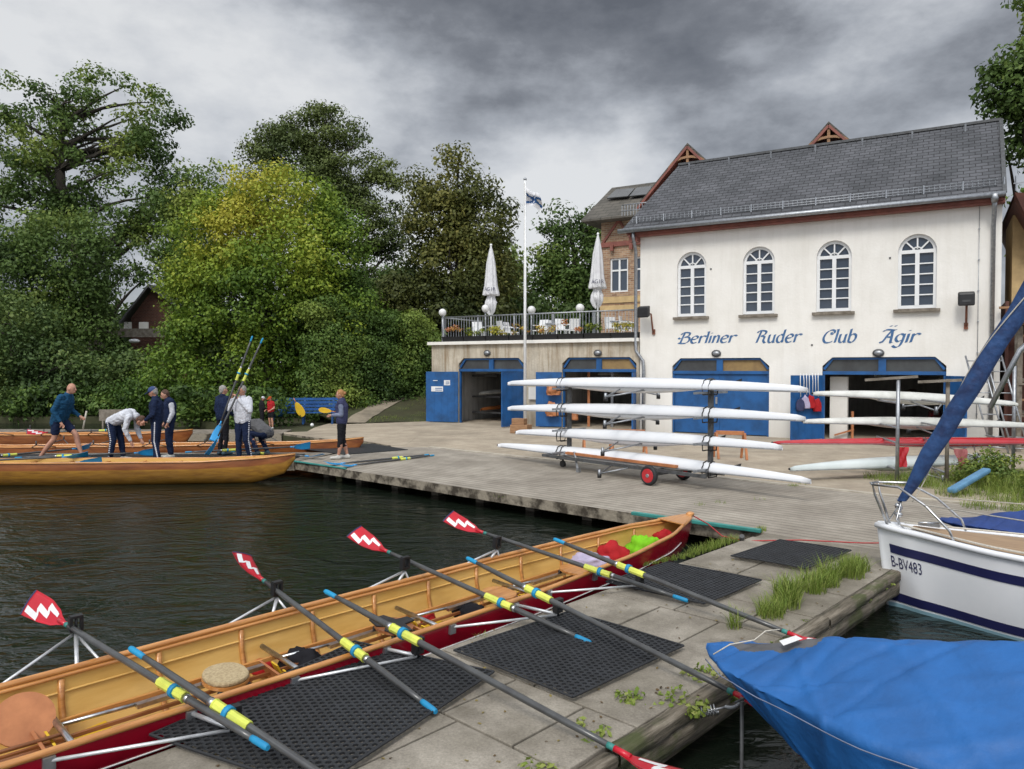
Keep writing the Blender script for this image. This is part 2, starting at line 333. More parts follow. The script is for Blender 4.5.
M['grass']=leafmat('grass_blades',[(0.076,0.119,0.021),(0.187,0.272,0.043),(0.323,0.357,0.102)],.3)
M['bark']=mat('tree_bark',(.06,.05,.04),(.03,.026,.02),rough=.95,scale=3,bump=.8,bscale=10,stretch=(3,3,.6))
# ------------------------------------------------------------ world and sun
def world():
    w=bpy.data.worlds.new('World'); sc.world=w; w.use_nodes=True; t=w.node_tree; L=t.links; bg=t.nodes['Background']
    sky=nd(t,'ShaderNodeTexSky',sky_type='NISHITA',sun_disc=False); sky.sun_elevation=R(48); sky.sun_rotation=R(200)
    tc=nd(t,'ShaderNodeTexCoord'); sp=nd(t,'ShaderNodeSeparateXYZ'); L.new(tc.outputs['Generated'],sp.inputs[0])
    # clouds on a flat layer seen in perspective: direction / (height + offset)
    az=nd(t,'ShaderNodeMath',operation='MAXIMUM'); L.new(sp.outputs[2],az.inputs[0]); az.inputs[1].default_value=0
    ad=nd(t,'ShaderNodeMath',operation='ADD'); ad.inputs[1].default_value=.28; L.new(az.outputs[0],ad.inputs[0])
    dx=nd(t,'ShaderNodeMath',operation='DIVIDE'); dy=nd(t,'ShaderNodeMath',operation='DIVIDE')
    L.new(sp.outputs[0],dx.inputs[0]); L.new(ad.outputs[0],dx.inputs[1]); L.new(sp.outputs[1],dy.inputs[0]); L.new(ad.outputs[0],dy.inputs[1])
    cb=nd(t,'ShaderNodeCombineXYZ'); L.new(dx.outputs[0],cb.inputs[0]); L.new(dy.outputs[0],cb.inputs[1])
    mp=nd(t,'ShaderNodeMapping'); mp.inputs['Location'].default_value=(WOFF[0],WOFF[1],0); mp.inputs['Scale'].default_value=(1,1,1.9); L.new(tc.outputs['Generated'],mp.inputs['Vector'])
    n=nd(t,'ShaderNodeTexNoise',i_Scale=1.9,i_Detail=12,i_Roughness=.57,i_Distortion=.0); L.new(mp.outputs[0],n.inputs['Vector'])
    # big dark bank: lobe around a direction
    def lobe(d,k):
        v=nd(t,'ShaderNodeVectorMath',operation='DOT_PRODUCT'); v.inputs[1].default_value=tuple(Vector(d).normalized()); L.new(tc.outputs['Generated'],v.inputs[0])
        p=nd(t,'ShaderNodeMath',operation='MAXIMUM'); p.inputs[1].default_value=0; L.new(v.outputs['Value'],p.inputs[0])
        q=nd(t,'ShaderNodeMath',operation='POWER'); q.inputs[1].default_value=k; L.new(p.outputs[0],q.inputs[0]); return q.outputs[0]
    def madd(a,mul,b):
        x=nd(t,'ShaderNodeMath',operation='MULTIPLY_ADD'); L.new(a,x.inputs[0]); x.inputs[1].default_value=mul
        if isinstance(b,float): x.inputs[2].default_value=b
        else: L.new(b,x.inputs[2])
        return x.outputs[0]
    v=madd(n.outputs[0],3.6,-1.28)
    v=madd(lobe((.15,1,.47),34),-.36,v); v=madd(lobe((.5,1,.42),28),-.16,v); v=madd(lobe((.05,1,.16),45),.75,v); v=madd(lobe((-.35,1,.28),14),.08,v); v=madd(lobe((-.5,1,.5),30),.10,v); v=madd(lobe((-.6,1,.5),30),.06,v); v=madd(lobe((.75,1,.25),60),.14,v)
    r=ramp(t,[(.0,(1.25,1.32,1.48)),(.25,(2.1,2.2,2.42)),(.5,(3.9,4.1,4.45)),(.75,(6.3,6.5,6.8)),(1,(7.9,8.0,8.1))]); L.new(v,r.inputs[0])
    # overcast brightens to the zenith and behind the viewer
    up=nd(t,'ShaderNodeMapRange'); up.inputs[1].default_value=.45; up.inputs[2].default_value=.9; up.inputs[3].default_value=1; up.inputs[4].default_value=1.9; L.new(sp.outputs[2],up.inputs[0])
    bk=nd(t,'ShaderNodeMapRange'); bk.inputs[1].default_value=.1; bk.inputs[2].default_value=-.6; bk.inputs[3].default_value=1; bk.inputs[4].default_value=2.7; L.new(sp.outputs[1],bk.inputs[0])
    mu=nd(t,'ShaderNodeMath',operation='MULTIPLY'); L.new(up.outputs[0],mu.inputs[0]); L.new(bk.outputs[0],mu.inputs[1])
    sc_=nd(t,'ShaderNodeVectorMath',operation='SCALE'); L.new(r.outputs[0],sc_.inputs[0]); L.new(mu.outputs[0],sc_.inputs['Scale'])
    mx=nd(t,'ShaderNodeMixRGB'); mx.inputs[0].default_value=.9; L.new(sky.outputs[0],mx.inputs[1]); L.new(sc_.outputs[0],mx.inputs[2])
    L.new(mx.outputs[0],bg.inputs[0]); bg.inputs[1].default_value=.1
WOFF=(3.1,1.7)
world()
sl=bpy.data.lights.new('sun','SUN'); so=bpy.data.objects.new('sun',sl); COL.objects.link(so); sl.energy=1.6; sl.angle=R(16); sl.color=(1,.95,.87)
def sundir(el,rot):  # Nishita: rotation 0 = +Y, clockwise
    return Vector((sin(rot)*cos(el),cos(rot)*cos(el),sin(el)))
so.rotation_euler=(-sundir(R(48),R(200))).to_track_quat('-Z','Y').to_euler(); so.location=(0,-5,30)
sc.view_settings.view_transform='Standard'; sc.view_settings.look='None'; sc.view_settings.exposure=0

# ------------------------------------------------------------ setting: water, land, decks
WZ=-.35
b=MB(); b.poly([(-600,-60,WZ),(600,-60,WZ),(600,46,WZ),(-600,46,WZ)]); tag(b.build('lake_water',M['water']),kind='structure')
Bd=Vector((.75,-.66,0)).normalized(); Ad=Vector((.69,.724,0)).normalized(); Bp=Vector((.66,.75,0)).normalized()
K=G(763,533); LF=G(295,462)
DE=G(600,769); DN=Vector((DE.x+Ad.x*5.2,DE.y+Ad.y*5.2,0))       # right edge of the near dock
# land sheet, reaching the horizon
shore=[(-900,34),(-30,34),(-17,33.2),(-12,30),(-9,26.8),(-7.7,24.6),(-6.2,22.9),(-4.5,21.9),(-3.7,20.6),(-4.0,18.3)]
k1=K+Bp*1.1-Bd*.3; k0=LF+Bp*1.3
shore+=[(k0.x,k0.y),(k1.x,k1.y),(4.6,9.9),(12,10.3),(900,10.3)]
pts=[Vector((x,y,-.06)) for x,y in shore]
b=MB(); n=len(pts); 
tri=tessellate_polygon([pts+[Vector((900,1500,-.06)),Vector((-900,1500,-.06))]]); b.add(pts+[Vector((900,1500,-.06)),Vector((-900,1500,-.06))],[t[::-1] for t in tri])
for i in range(n-1): b.poly([pts[i],pts[i+1],pts[i+1]-Vector((0,0,1)),pts[i]-Vector((0,0,1))])
tag(b.build('ground',M['soil']),kind='structure')
# sandy apron in front of the boathouse (flat slab 5 cm on the land)
def slab(name,pts,z0,z1,m,mside=None):
    b=MB(); P=[Vector((p[0],p[1],z1)) for p in pts]; tri=tessellate_polygon([P]); 
    a=sum((P[i].x*P[(i+1)%len(P)].y-P[(i+1)%len(P)].x*P[i].y) for i in range(len(P)))
    b.add(P,[t for t in tri]); 
    for i,f in enumerate(b.f):
        nn=(P[f[1]]-P[f[0]]).cross(P[f[2]]-P[f[0]])
        if nn.z<0: b.f[i]=f[::-1]
    N=len(P)
    for i in range(N):
        q=[P[i],P[(i+1)%N],P[(i+1)%N]-Vector((0,0,z1-z0)),P[i]-Vector((0,0,z1-z0))]
        b.poly(q if a<0 else q[::-1],mi=1)
    o=b.build(name,[m,mside or m]); return tag(o,kind='structure')
pA=K+Bp*4.2+Bd*3.0; pB=LF+Bp*4.2
apron=[(pB.x+.3,pB.y),(pA.x,pA.y),(7.0,11.3),(9.2,11.6),(10.2,16),(20,16),(22,26),(4,32),(-7,34),(-7.2,27),(-6.9,24.3),(-5.9,23.0),(-4.3,22.0),(-3.45,20.9),(-3.3,20.3)]
slab('apron',apron,-.055,-.004,M['apron'],M['edge'])
# bank ledge at the head of the slip and the long low jetty behind the boats
slab('bank_ledge',[(-7.7,24.9),(-7.55,24.45),(-5.95,22.85),(-4.35,21.9),(-3.4,20.7),(-3.0,20.9),(-3.0,23.6),(-6,25.6)],-.3,-.0005,M['apron'],M['edge'])
slab('back_jetty',[(-40,24.6),(-7.62,24.4),(-7.75,26.0),(-40,26.6)],-.25,.0,M['greywood'],M['edge'])
# far deck
slab('yard_deck',[tuple(LF)[:2],tuple(K)[:2],tuple(K+Bd*.02+Vector((1.2,-1.0,0)))[:2],(DN.x,DN.y),(DN.x+.35,DN.y+.6),(5.3,10.0),(7.0,10.35),tuple(pA)[:2],tuple(pB)[:2],(-3.5,20.3),(-4.05,19.95),(-4.35,19.0)],-.17,.0,M['deckf'],M['edge'])
b=MB()   # kerb line between deck and apron
b.bar(pB+Vector((0,0,.006)),pA+Vector((0,0,.006)),.12,.03); tag(b.build('deck_kerb',mat('pale_kerb',(.5,.46,.38),(.36,.32,.26),rough=.9,scale=4)),kind='structure')
# posts and shadow gap below the deck edge
b=MB()
for i in range(9):
    p=LF.lerp(K,(i+.4)/9)+Bp*.6; b.box((p.x,p.y,-.55),(.2,.2,.72),R(-41))
tag(b.build('deck_piles',M['greywood']),kind='structure')
# finger pier with dark mats
slab('finger_pier',[(-30,16.9),(-13,17.0),(LF.x-.02,LF.y+.02),(-4.5,19.0),(-5.2,19.05),(-30,18.5)],-.2,-.002,M['greywood'],M['edge'])
# near dock
W0=Vector((K.x+.05,K.y-.02,0)); wd=2.02
Nrm=Vector((.724,-.69,0))
def beammat():
    m,t,b_=nt('split_weathered_timber'); L=t.links; g=nd(t,'ShaderNodeNewGeometry'); o=[]
    for v,k in ((Ad,1.1),(Nrm,13),(Vector((0,0,1)),13)):
        d=nd(t,'ShaderNodeVectorMath',operation='DOT_PRODUCT'); d.inputs[1].default_value=tuple(v*k); L.new(g.outputs['Position'],d.inputs[0]); o.append(d.outputs['Value'])
    cb=nd(t,'ShaderNodeCombineXYZ'); [L.new(o[i],cb.inputs[i]) for i in range(3)]
    n=nd(t,'ShaderNodeTexNoise',i_Scale=1.6,i_Detail=8,i_Roughness=.7); L.new(cb.outputs[0],n.inputs['Vector'])
    r=ramp(t,[(.32,(.035,.03,.018)),(.5,(.16,.135,.10)),(.7,(.33,.29,.23))]); L.new(n.outputs[0],r.inputs[0])
    n2=nd(t,'ShaderNodeTexNoise',i_Scale=3.5,i_Detail=6); L.new(g.outputs['Position'],n2.inputs['Vector']); r2=ramp(t,[(.5,(0,0,0)),(.62,(.8,.8,.8))]); L.new(n2.outputs[0],r2.inputs[0])
    mx=nd(t,'ShaderNodeMixRGB'); L.new(r2.outputs[0],mx.inputs[0]); L.new(r.outputs[0],mx.inputs[1]); mx.inputs[2].default_value=(.06,.075,.02,1)
    L.new(mx.outputs[0],b_.inputs['Base Color']); b_.inputs['Roughness'].default_value=.95
    bp=nd(t,'ShaderNodeBump',i_Strength=1,i_Distance=.02); L.new(n.outputs[0],bp.inputs['Height']); L.new(bp.outputs[0],b_.inputs['Normal']); return m
M['beam']=beammat()
L0=G(680,563); Lb=L0-Ad*9.5; Rb=DE-Ad*3.5
slab('near_dock',[(K.x+.02,K.y-.03),(L0.x,L0.y),(Lb.x,Lb.y),(Rb.x,Rb.y),(DE.x,DE.y),(DN.x,DN.y),(DN.x-.15,DN.y+.25),(K.x+1.22,K.y-1.0)],-.2,.001,M['slab'],M['beam'])
# raised slab joints: planks/slabs laid on the dock as thin tiles with dark gaps
b=MB(); dk=MB()
def dockp(a,c,z=0.0): return L0+Ad*a+Nrm*c+Vector((0,0,z))
random.seed(3)
edges=[.06,.52,.98,1.5,1.98]
a=-8.9
wid=(DE-L0).dot(Nrm)
js=[]
while a<1.6:
    ln=random.uniform(.55,1.05); c0=.06
    cols=random.choice([[.06,.72,1.3,wid-.075],[.06,1.0,wid-.075],[.06,.85,1.45,wid-.075]])
    for j in range(len(cols)-1):
        x0=cols[j]+.009; x1=cols[j+1]-.009; dz=random.uniform(0,.007)
        off=.0
        p=dockp(a+.010,x0,.003); b.obox(p,Ad*(ln-.02),Nrm*(x1-x0),Vector((0,0,.028+dz)))
    a+=ln
o=b.build('dock_paving_slabs',M['slab']); tag(o,kind='structure'); bv=o.modifiers.new('b','BEVEL'); bv.width=.006; bv.segments=2
# timber edge beam on the right side, irregular
def rough_beam(b,a0,a1,c,zc,hw,hh,seed,n=220):
    sec=[(-1,-1),(0,-1.05),(1,-1),(1.05,-.3),(1.05,.4),(.95,.95),(.3,1.05),(-.4,1.0),(-1,.95),(-1.02,0)]; vs=[];fs=[]; k=len(sec)
    for i in range(n+1):
        a_=a0+(a1-a0)*i/n
        for j,(u,v) in enumerate(sec):
            q=Vector((a_*1.2+seed,u*.8,v*.8)); d_=1+.16*noise.noise(q*1.7)+.16*noise.noise(q*5)+.10*noise.noise(Vector((a_*2,u*6,v*6)))
            vs.append(dockp(a_,c+u*hw*d_+.03*noise.noise(Vector((a_*.5,seed,0))),zc+v*hh*d_+.018*noise.noise(Vector((a_*.7,seed,5)))))
    for i in range(n):
        for j in range(k): fs.append((i*k+j,i*k+(j+1)%k,(i+1)*k+(j+1)%k,(i+1)*k+j))
    b.add(vs,fs,True)
b=MB()
aa_=-9.0
for ln in (2.9,2.2,3.1,2.4):
    rough_beam(b,aa_,aa_+ln-.03,wid-.02,-.008,.05,.045,aa_); rough_beam(b,aa_-.4,aa_+ln-.45,wid-.03,-.13,.045,.065,aa_+40); aa_+=ln
    if aa_>2: break
b.add([dockp(-9,wid-.1,-.1),dockp(1.7,wid-.1,-.1),dockp(1.7,wid-.16,-.6),dockp(-9,wid-.16,-.6)],[(0,1,2,3)])
tag(b.build('dock_edge_beam',M['beam']),kind='structure')
Z30=.032
# teal beam along deck edge
b=MB(); b.bar(G(632,513,.03),G(761,531,.03),.07,.05); tag(b.build('fender_rail',M['teal'],bevel=.01),'teal painted rail lying along the edge of the far deck by the red boat bow','rail')
b=MB(); b.bar(G(294,462,.0)+Vector((0,0,.02)),G(346,469.5,0)+Vector((0,0,.02)),.07,.03); tag(b.build('fender_rail',M['teal'],bevel=.01),'faded teal rail on the deck corner beside the gold boat bow','rail')

# ------------------------------------------------------------ rubber mats (ring matting)
def ringmat(name,c0,c1,c3,label,cell=.052,group='ring rubber mats on the near dock',z=Z30,seed=0):
    # c0 corner, c1 along, c3 across
    c0=Vector(c0);c1=Vector(c1);c3=Vector(c3); ex=(c1-c0); lx=ex.length; ex.normalize(); ey=(c3-c0); ly=ey.length; ey.normalize()
    vs=[];fs=[]; h=.014; r_o=cell/math.sqrt(3); r_i=cell*.36
    nx=int(lx/cell); ny=int(ly/(cell*.866))
    def P(x,y,zz): 
        w=.012*noise.noise(Vector((x*1.3+seed,y*1.3,0)))+.004
        return c0+ex*x+ey*y+Vector((0,0,z+zz+max(w,0)))
    for j in range(ny):
        for i in range(nx):
            cx=(i+.5+(j%2)*.5)*cell; cy=(j+.6)*cell*.866; o=len(vs)
            for k in range(6):
                a=PI/6+k*PI/3; vs.append(P(cx+r_o*cos(a),cy+r_o*sin(a),h*.75))
            for k in range(6):
                a=PI/6+k*PI/3; vs.append(P(cx+r_i*cos(a),cy+r_i*sin(a),h))
            for k in range(6):
                a=PI/6+k*PI/3; vs.append(P(cx+r_i*.95*cos(a),cy+r_i*.95*sin(a),0.001))
            for k in range(6):
                k2=(k+1)%6; fs.append((o+k,o+k2,o+6+k2,o+6+k)); fs.append((o+6+k,o+6+k2,o+12+k2,o+12+k))
    m=MB(); m.add(vs,fs)
    # rim
    X=(nx+.5)*cell; Y=(ny*.866+.2)*cell
    def line(p,q):
        pts=[P(p[0]+(q[0]-p[0])*t/20,p[1]+(q[1]-p[1])*t/20,h*.55) for t in range(21)]; m.tube(pts,.009,n=6,smooth=False)
    line((0,0),(X,0)); line((X,0),(X,Y)); line((X,Y),(0,Y)); line((0,Y),(0,0))
    o=m.build(name,M['rubber']); return tag(o,label,'mat',group)
# c0 = near-left, c1 along the dock, c3 across
ringmat('rubber_mat',G(150,742,Z30),G(353,648,Z30),G(318,800,Z30),'black ring rubber mat nearest the viewer, reaching the bottom of the picture',seed=1)
# (first mat drawn from its visible far edge: rectangular)
ringmat('rubber_mat',G(454,656,Z30),G(569,616,Z30),G(572,703,Z30),'black ring rubber mat in the middle of the near dock under two oars',seed=5)
ringmat('rubber_mat',G(606,586,Z30),G(667,566,Z30),G(706,609,Z30),'black ring rubber mat beside the red boat bow',seed=9)
ringmat('rubber_mat',G(731,560,.034),G(779,544,.034),G(808,573,.034),'black ring rubber mat farthest along the near dock, beside the tall grass tuft',z=.036,seed=13)
for i,(x0,x1,lab) in enumerate([(-15.5,-10.6,'long dark mat on the finger pier under the bald man'),(-10.5,-5.2,'long dark mat on the finger pier under the man holding two oars')]):
    b=MB(); n_=40
    for j in range(n_):
        xx=x0+(x1-x0)*j/n_; b.obox((xx,17.2+(xx+14)*.012,.002),((x1-x0)/n_*.8,0,0),(0,1.3,0),(0,0,.014))
    b.obox((x0,17.2+(x0+14)*.012,.0015),(x1-x0,.05,0),(0,1.3,0),(0,0,.008))
    tag(b.build('rubber_mat',M['rubber']),lab,'mat','dark mats on the finger pier')
b=MB(); P4=[G(300,449),G(345,455),G(408,450),G(372,444)]; b.prism([p+Vector((0,0,.003)) for p in P4],(0,0,.012)); tag(b.build('rubber_mat',M['rubber']),'dark mat on the deck behind the woman in the vest','mat')

# ------------------------------------------------------------ boathouse facade
ZT=3.2; ZE=6.95; SR=FX(1001,300)[0]; SL=-8.82
def arch(s,z0,z1,w,n=14):
    r=w/2; pts=[(s-r,z0),(s+r,z0)]
    for i in range(n+1):
        a=PI*i/n; pts.append((s+r*cos(a),z1-r+r*sin(a)))
    return pts
def chopen(s0,s1,z1,c=.28,ch=.26): return [(s0,-.02),(s1,-.02),(s1,z1-ch),(s1-c,z1),(s0+c,z1),(s0,z1-ch)]
def wall(b,outer,holes,d=0.0,depth=.28,mi=0,mr=0):
    P=lambda q,dd=d: F(q[0],dd,q[1])
    loops=[outer]+holes; flat=[Vector((q[0],q[1],0)) for l in loops for q in l]
    tri=tessellate_polygon([[Vector((q[0],q[1],0)) for q in l] for l in loops])
    vs=[F(v.x,d,v.y) for v in flat]
    out=[]
    for t in tri:
        a,c,e=[flat[i] for i in t]; cr=(c-a).cross(e-a).z
        out.append(t if cr>0 else t[::-1])
    b.add(vs,out,mi=mi)
    for h in holes:
        for i in range(len(h)):
            q=h[i]; r=h[(i+1)%len(h)]; b.poly([P(q),P(r),P(r,d-depth),P(q,d-depth)],mi=mr)
def sx(px,py): return FX(px,py)[0]
wins=[]
for (x0,x1,yt,yb) in [(677.5,705.5,252,315.5),(742.5,774.5,246,313.5),(815.8,851.4,240.3,311.5),(897,936.7,234.3,309.8)]:
    s0,_=FX(x0,yb); s1,_=FX(x1,yb); _,zb=FX((x0+x1)/2,yb); _,zt=FX((x0+x1)/2,yt); wins.append(((s0+s1)/2,s1-s0,zb,zt))
ww=sum(w[1] for w in wins)/4; wb=sum(w[2] for w in wins)/4; wt=sum(w[3] for w in wins)/4
print('WINS',wins)
gz=FX(716,358)[1]
g3=(FX(672,400)[0],FX(769,400)[0]); g4=(FX(822,400)[0],FX(946,400)[0])
g1=(FX(458.5,400)[0],FX(524,400)[0]); g2=(FX(562,400)[0],FX(639,400)[0]-.1)
gz1=FX(490,358)[1]; print('garages',g1,g2,g3,g4,gz,gz1)
root=thing('boathouse','white plastered two storey boathouse with grey slate roof, arched windows and blue lettering','boathouse',F(5,0,0))
b=MB(); 
wall(b,[(0,-.05),(SR,-.05),(SR,ZE),(0,ZE)],[arch(w[0],wb,wt,ww) for w in wins]+[chopen(*g3,gz),chopen(*g4,gz)])
# end walls
b.poly([F(SR,0,-.05),F(SR,-9,-.05),F(SR,-9,ZE),F(SR,-4.5,ZE+3.0),F(SR,0,ZE)]); b.poly([F(0,0,-.05),F(0,0,ZE),F(0,-9,ZE),F(0,-9,-.05)])
b.build('wall',M['cream'],root)
# roof: front slope, ridge 3.6 m back, hipped slightly at the left
ov=.42; sl_=.8; RZ=9.75; RM=3.1
A0=F(-.55,ov,ZE-.12); A1=F(FX(1005,187,ov)[0],ov,ZE-.12); R0=F(.35,-RM,RZ); R1=F(FX(1001,122,-RM)[0],-RM,RZ); Bk0=F(-.5,-2*RM-ov,ZE-.12); Bk1=F(SR+.2,-2*RM-ov,ZE-.12)
b=MB(); dn=Vector((0,0,.09))
b.add([A0,A1,R1,R0,A0-dn,A1-dn,R1-dn,R0-dn],[(0,1,2,3),(7,6,5,4),(0,4,5,1),(1,5,6,2),(2,6,7,3),(3,7,4,0)])
b.add([Bk0,Bk1,R1,R0],[(1,0,3,2)]); b.add([A0,R0,Bk0],[(0,1,2)]); b.add([A1-dn,Bk1-dn,R1-dn],[(0,1,2)])
rf=b.build('roof',M['slate'],root)
b=MB(); b.bar(R0+Vector((0,0,.02)),R1+Vector((0,0,.02)),.16,.08); b.bar(A1+Vector((0,0,.03)),R1+Vector((0,0,.03)),.1,.05); b.build('ridge_cap',M['dsteel'],rf)
b=MB()
for i in range(7):
    t=(i+.35)/7; p=R0.lerp(R1,t)+Vector((0,0,.0))-Vector((0,0,.28))-FV*.33; b.bar(p,p+Vector((0,0,.22))-FV*.05,.05)
b.build('roof_hook',M['galv'],rf)
# snow guard
b=MB(); SGz=ZE+.22; 
def roofp(s,dd): # point on slope at d (out)
    t=(ov-dd)/(ov+RM); return F(s,dd,(ZE-.12)+(RZ-ZE+.12)*t)
for hh in (.06,.13,.21): b.tube([roofp(-.25,.12)+Vector((0,0,hh)),roofp(SR-.12,.12)+Vector((0,0,hh))],.012,n=5)
k=0
while k<=int((SR+.1)/.13): 
    p=roofp(-.25+k*.13,.12); b.bar(p+Vector((0,0,.04)),p+Vector((0,0,.23)),.012); k+=1
for k in range(12):
    p=roofp(-.1+k*.95,.12); b.bar(p,p+Vector((0,0,.25)),.035); b.bar(p+Vector((0,0,.2)),p+Vector((0,0,.16))+FV*.22,.02)
b.build('snow_guard',M['galv'],rf)
b=MB(); b.fbox(-.28,SR+.05,.003,.26,ZE-.33,ZE-.16); b.fbox(-.35,SR,.26,.33,ZE-.27,ZE-.13)
for k in range(1,2): b.fbox(-.3,0.0,-.1,.3,ZE-.5,ZE-.33)
b.build('eave_board',M['redwood'],root)
b=MB(); 
gp=[]; 
for s in (-.62,FX(1006,187,ov)[0]): gp.append(F(s,.49,ZE-.14))
n=10; 
b.tube([gp[0],gp[1]],.075,n=10); b.build('gutter',M['galv'],root)
b=MB()   # downpipes
b.tube([F(SR-.2,.45,ZE-.2),F(SR-.2,.40,ZE-.45),F(SR-.2,.10,ZE-.85),F(SR-.2,.09,0)],[.075,.06,.055,.055],n=10); b.tube([F(SR-.2,.47,ZE-.12),F(SR-.2,.45,ZE-.35)],[.12,.07],n=10); b.build('downpipe',M['galv'],root)
sj=-.12
b=MB(); b.tube([F(sj,.4,ZE-.2),F(sj,.36,ZE-.4),F(sj,.12,ZE-.8),F(sj,.1,3.0),F(sj+.02,.12,2.75),F(sj+.28,.12,2.4),F(sj+.3,.12,2.1),F(sj+.3,.12,0)],.055,n=10); b.build('downpipe',M['galv'],root)
b=MB(); c=FX(979,250)[0]; b.tube([F(c,.05,ZE-.2),F(c,.05,.6)],.008,n=5)
for k in range(7): b.box(F(c,.03,.9+k*.85),(.04,.06,.03),-.5)
b.build('lightning_wire',M['galv'],root)
b=MB()
for (x,y) in [(711,269),(890,258),(812,345)]:
    s,z=FX(x,y); b.box(F(s,.004,z),(.05,.03,.05),-.5)
b.build('wall_fixing',M['dsteel'],root)
# windows
for i,(s,w,z0,z1) in enumerate(wins):
    w=ww; z0=wb; z1=wt; r=w/2; sp=z1-r; d=-.12
    f=MB()
    def seg(pts,wd,d0=d,dd=.06):
        for j in range(len(pts)-1): f.bar(F(pts[j][0],d0,pts[j][1]),F(pts[j+1][0],d0,pts[j+1][1]),wd,dd,up=FV)
    arcp=[(s+(r-.04)*cos(PI*j/16),sp+(r-.04)*sin(PI*j/16)) for j in range(17)]
    seg(arcp,.09,d0=d-.002); seg([(s-r+.04,z0),(s-r+.04,sp)],.09); seg([(s+r-.04,z0),(s+r-.04,sp)],.09)
    seg([(s-r+.08,z0+.05),(s+r-.08,z0+.05)],.1,d0=d+.003); seg([(s-r+.08,sp),(s+r-.08,sp)],.1,d0=d+.004); seg([(s,z0+.09),(s,sp-.05)],.11,d0=d+.006)
    for sd in (-1,1):
        x0=s+sd*.05; x1=s+sd*(r-.08)
        for q in (.2,.4,.6,.8): seg([(x0,z0+.1+(sp-z0-.15)*q),(x1,z0+.1+(sp-z0-.15)*q)],.035,d0=d+.001,dd=.03)
    for a in (45,90,135): seg([(s+.1*cos(R(a)),sp+.08*sin(R(a))),(s+(r-.08)*cos(R(a)),sp+(r-.08)*sin(R(a)))],.04,d0=d-.001 if a!=90 else d,dd=.035)
    seg([(s+.13*cos(PI*j/6),sp+.13*sin(PI*j/6)) for j in range(7)],.03,d0=d+.002)
    fr=f.build('window',M['white'],root)
    g=MB(); g.poly([F(q[0],d-.035,q[1]) for q in arch(s,z0,z1,w-.02)]); g.build('pane',M['glass'],fr)
    sl=MB(); sl.fbox(s-r-.1,s+r+.1,.002,.14,z0-.1,z0-.02); sl.fbox(s-r+.01,s+r-.01,-.26,.002,z0-.06,z0+.003); sl.build('sill',M['greywood'],fr)
# garage headers, transoms, doors
def garage(rt,g,zt,closed,panes,dd=-.16):
    s0,s1=g; o=MB()
    sm=(s0+s1)/2; zh=zt-.42
    o.fbox(s0+.003,s1-.003,dd,dd+.12,zh-.1,zh,0)
    o.fbox(sm-.1,sm+.1,dd+.01,dd+.1,zh,zt-.06)
    o.fbox(s0+.24,s1-.24,dd+.002,dd+.098,zt-.07,zt-.012)
    for a,b_ in (((s0+.04,zh+.06),(s0+.28,zt-.03)),((s1-.04,zh+.06),(s1-.28,zt-.03))): o.bar(F(a[0],dd+.05,a[1]),F(b_[0],dd+.05,b_[1]),.07,.09,up=FV)
    for s in (s0+.035,s1-.035): o.fbox(s-.03,s+.03,dd+.004,dd+.1,0,zh-.1)
    fr=o.build('door_frame',M['bluedoor'],rt)
    for (a,c,mm) in ((s0+.02,sm-.1,panes[0]),(sm+.1,s1-.02,panes[1])):
        q=MB(); zz=zt-.06
        if a<sm-.5: pts=[(a,zh),(c,zh),(c,zz),(a+.28,zz),(a,zh+.12)]
        else: pts=[(a,zh),(c,zh),(c,zh+.12),(c-.28,zz),(a,zz)]
        q.poly([F(p[0],dd+.03,p[1]) for p in pts]); q.build('transom_pane',mm,fr)
    if closed:
        for (a,c) in ((s0+.07,sm-.004),(sm+.004,s1-.07)):
            q=MB(); q.fbox(a,c,dd+.01,dd+.06,.03,zh-.104)
            q.build('door_leaf',M['bluedoor'],rt)
            if a<sm-.5:
                h=MB(); h.fbox(c-.12,c-.06,dd+.06,dd+.11,1.0,1.22); h.build('door_handle',M['steel'],rt)
    return zh-.1
M['brownpane']=mat('brown_board',(.3,.2,.08),(.22,.14,.06),rough=.6)
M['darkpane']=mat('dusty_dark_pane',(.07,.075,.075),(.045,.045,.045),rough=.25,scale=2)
zh=garage(root,g3,gz,True,(M['darkpane'],M['brownpane']))
garage(root,g4,gz,False,(M['darkpane'],M['darkpane']))
def leaf(rt,hinge,ang,w,h,d0=0.0,name='door_leaf',extras=None,z0=.03):
    # leaf hinged at facade coordinate `hinge`, swung out by ang (0 = along +s)
    a=FU*cos(ang)-FV*sin(ang); nrm=Vector((0,0,1)).cross(a).normalized(); b=MB(); o=F(hinge,d0,z0)
    b.obox(o-nrm*.025,a*w,nrm*.05,Vector((0,0,h)))
    for k in range(1,int(w/.14)):
        if k%2: b.obox(o+a*(k*.14)-nrm*.03,a*.01,nrm*.06,Vector((0,0,h)))
    L=b.build(name,M['bluedoor'],rt)
    return L,o,a,nrm
Hd=zh-.05
# garage 4 leaves
L1,o1,a1,n1=leaf(root,g4[0],R(180-55),1.25,Hd,.02); LEAF=(o1,a1,n1)
L2,o2,a2,n2=leaf(root,g4[1],R(62),1.0,Hd,.02)
# things hanging on the open left leaf of garage 4: white straps and red cloths
fr_n=-n1 if n1.dot(Vector((0,0,CH))-o1)<0 else n1
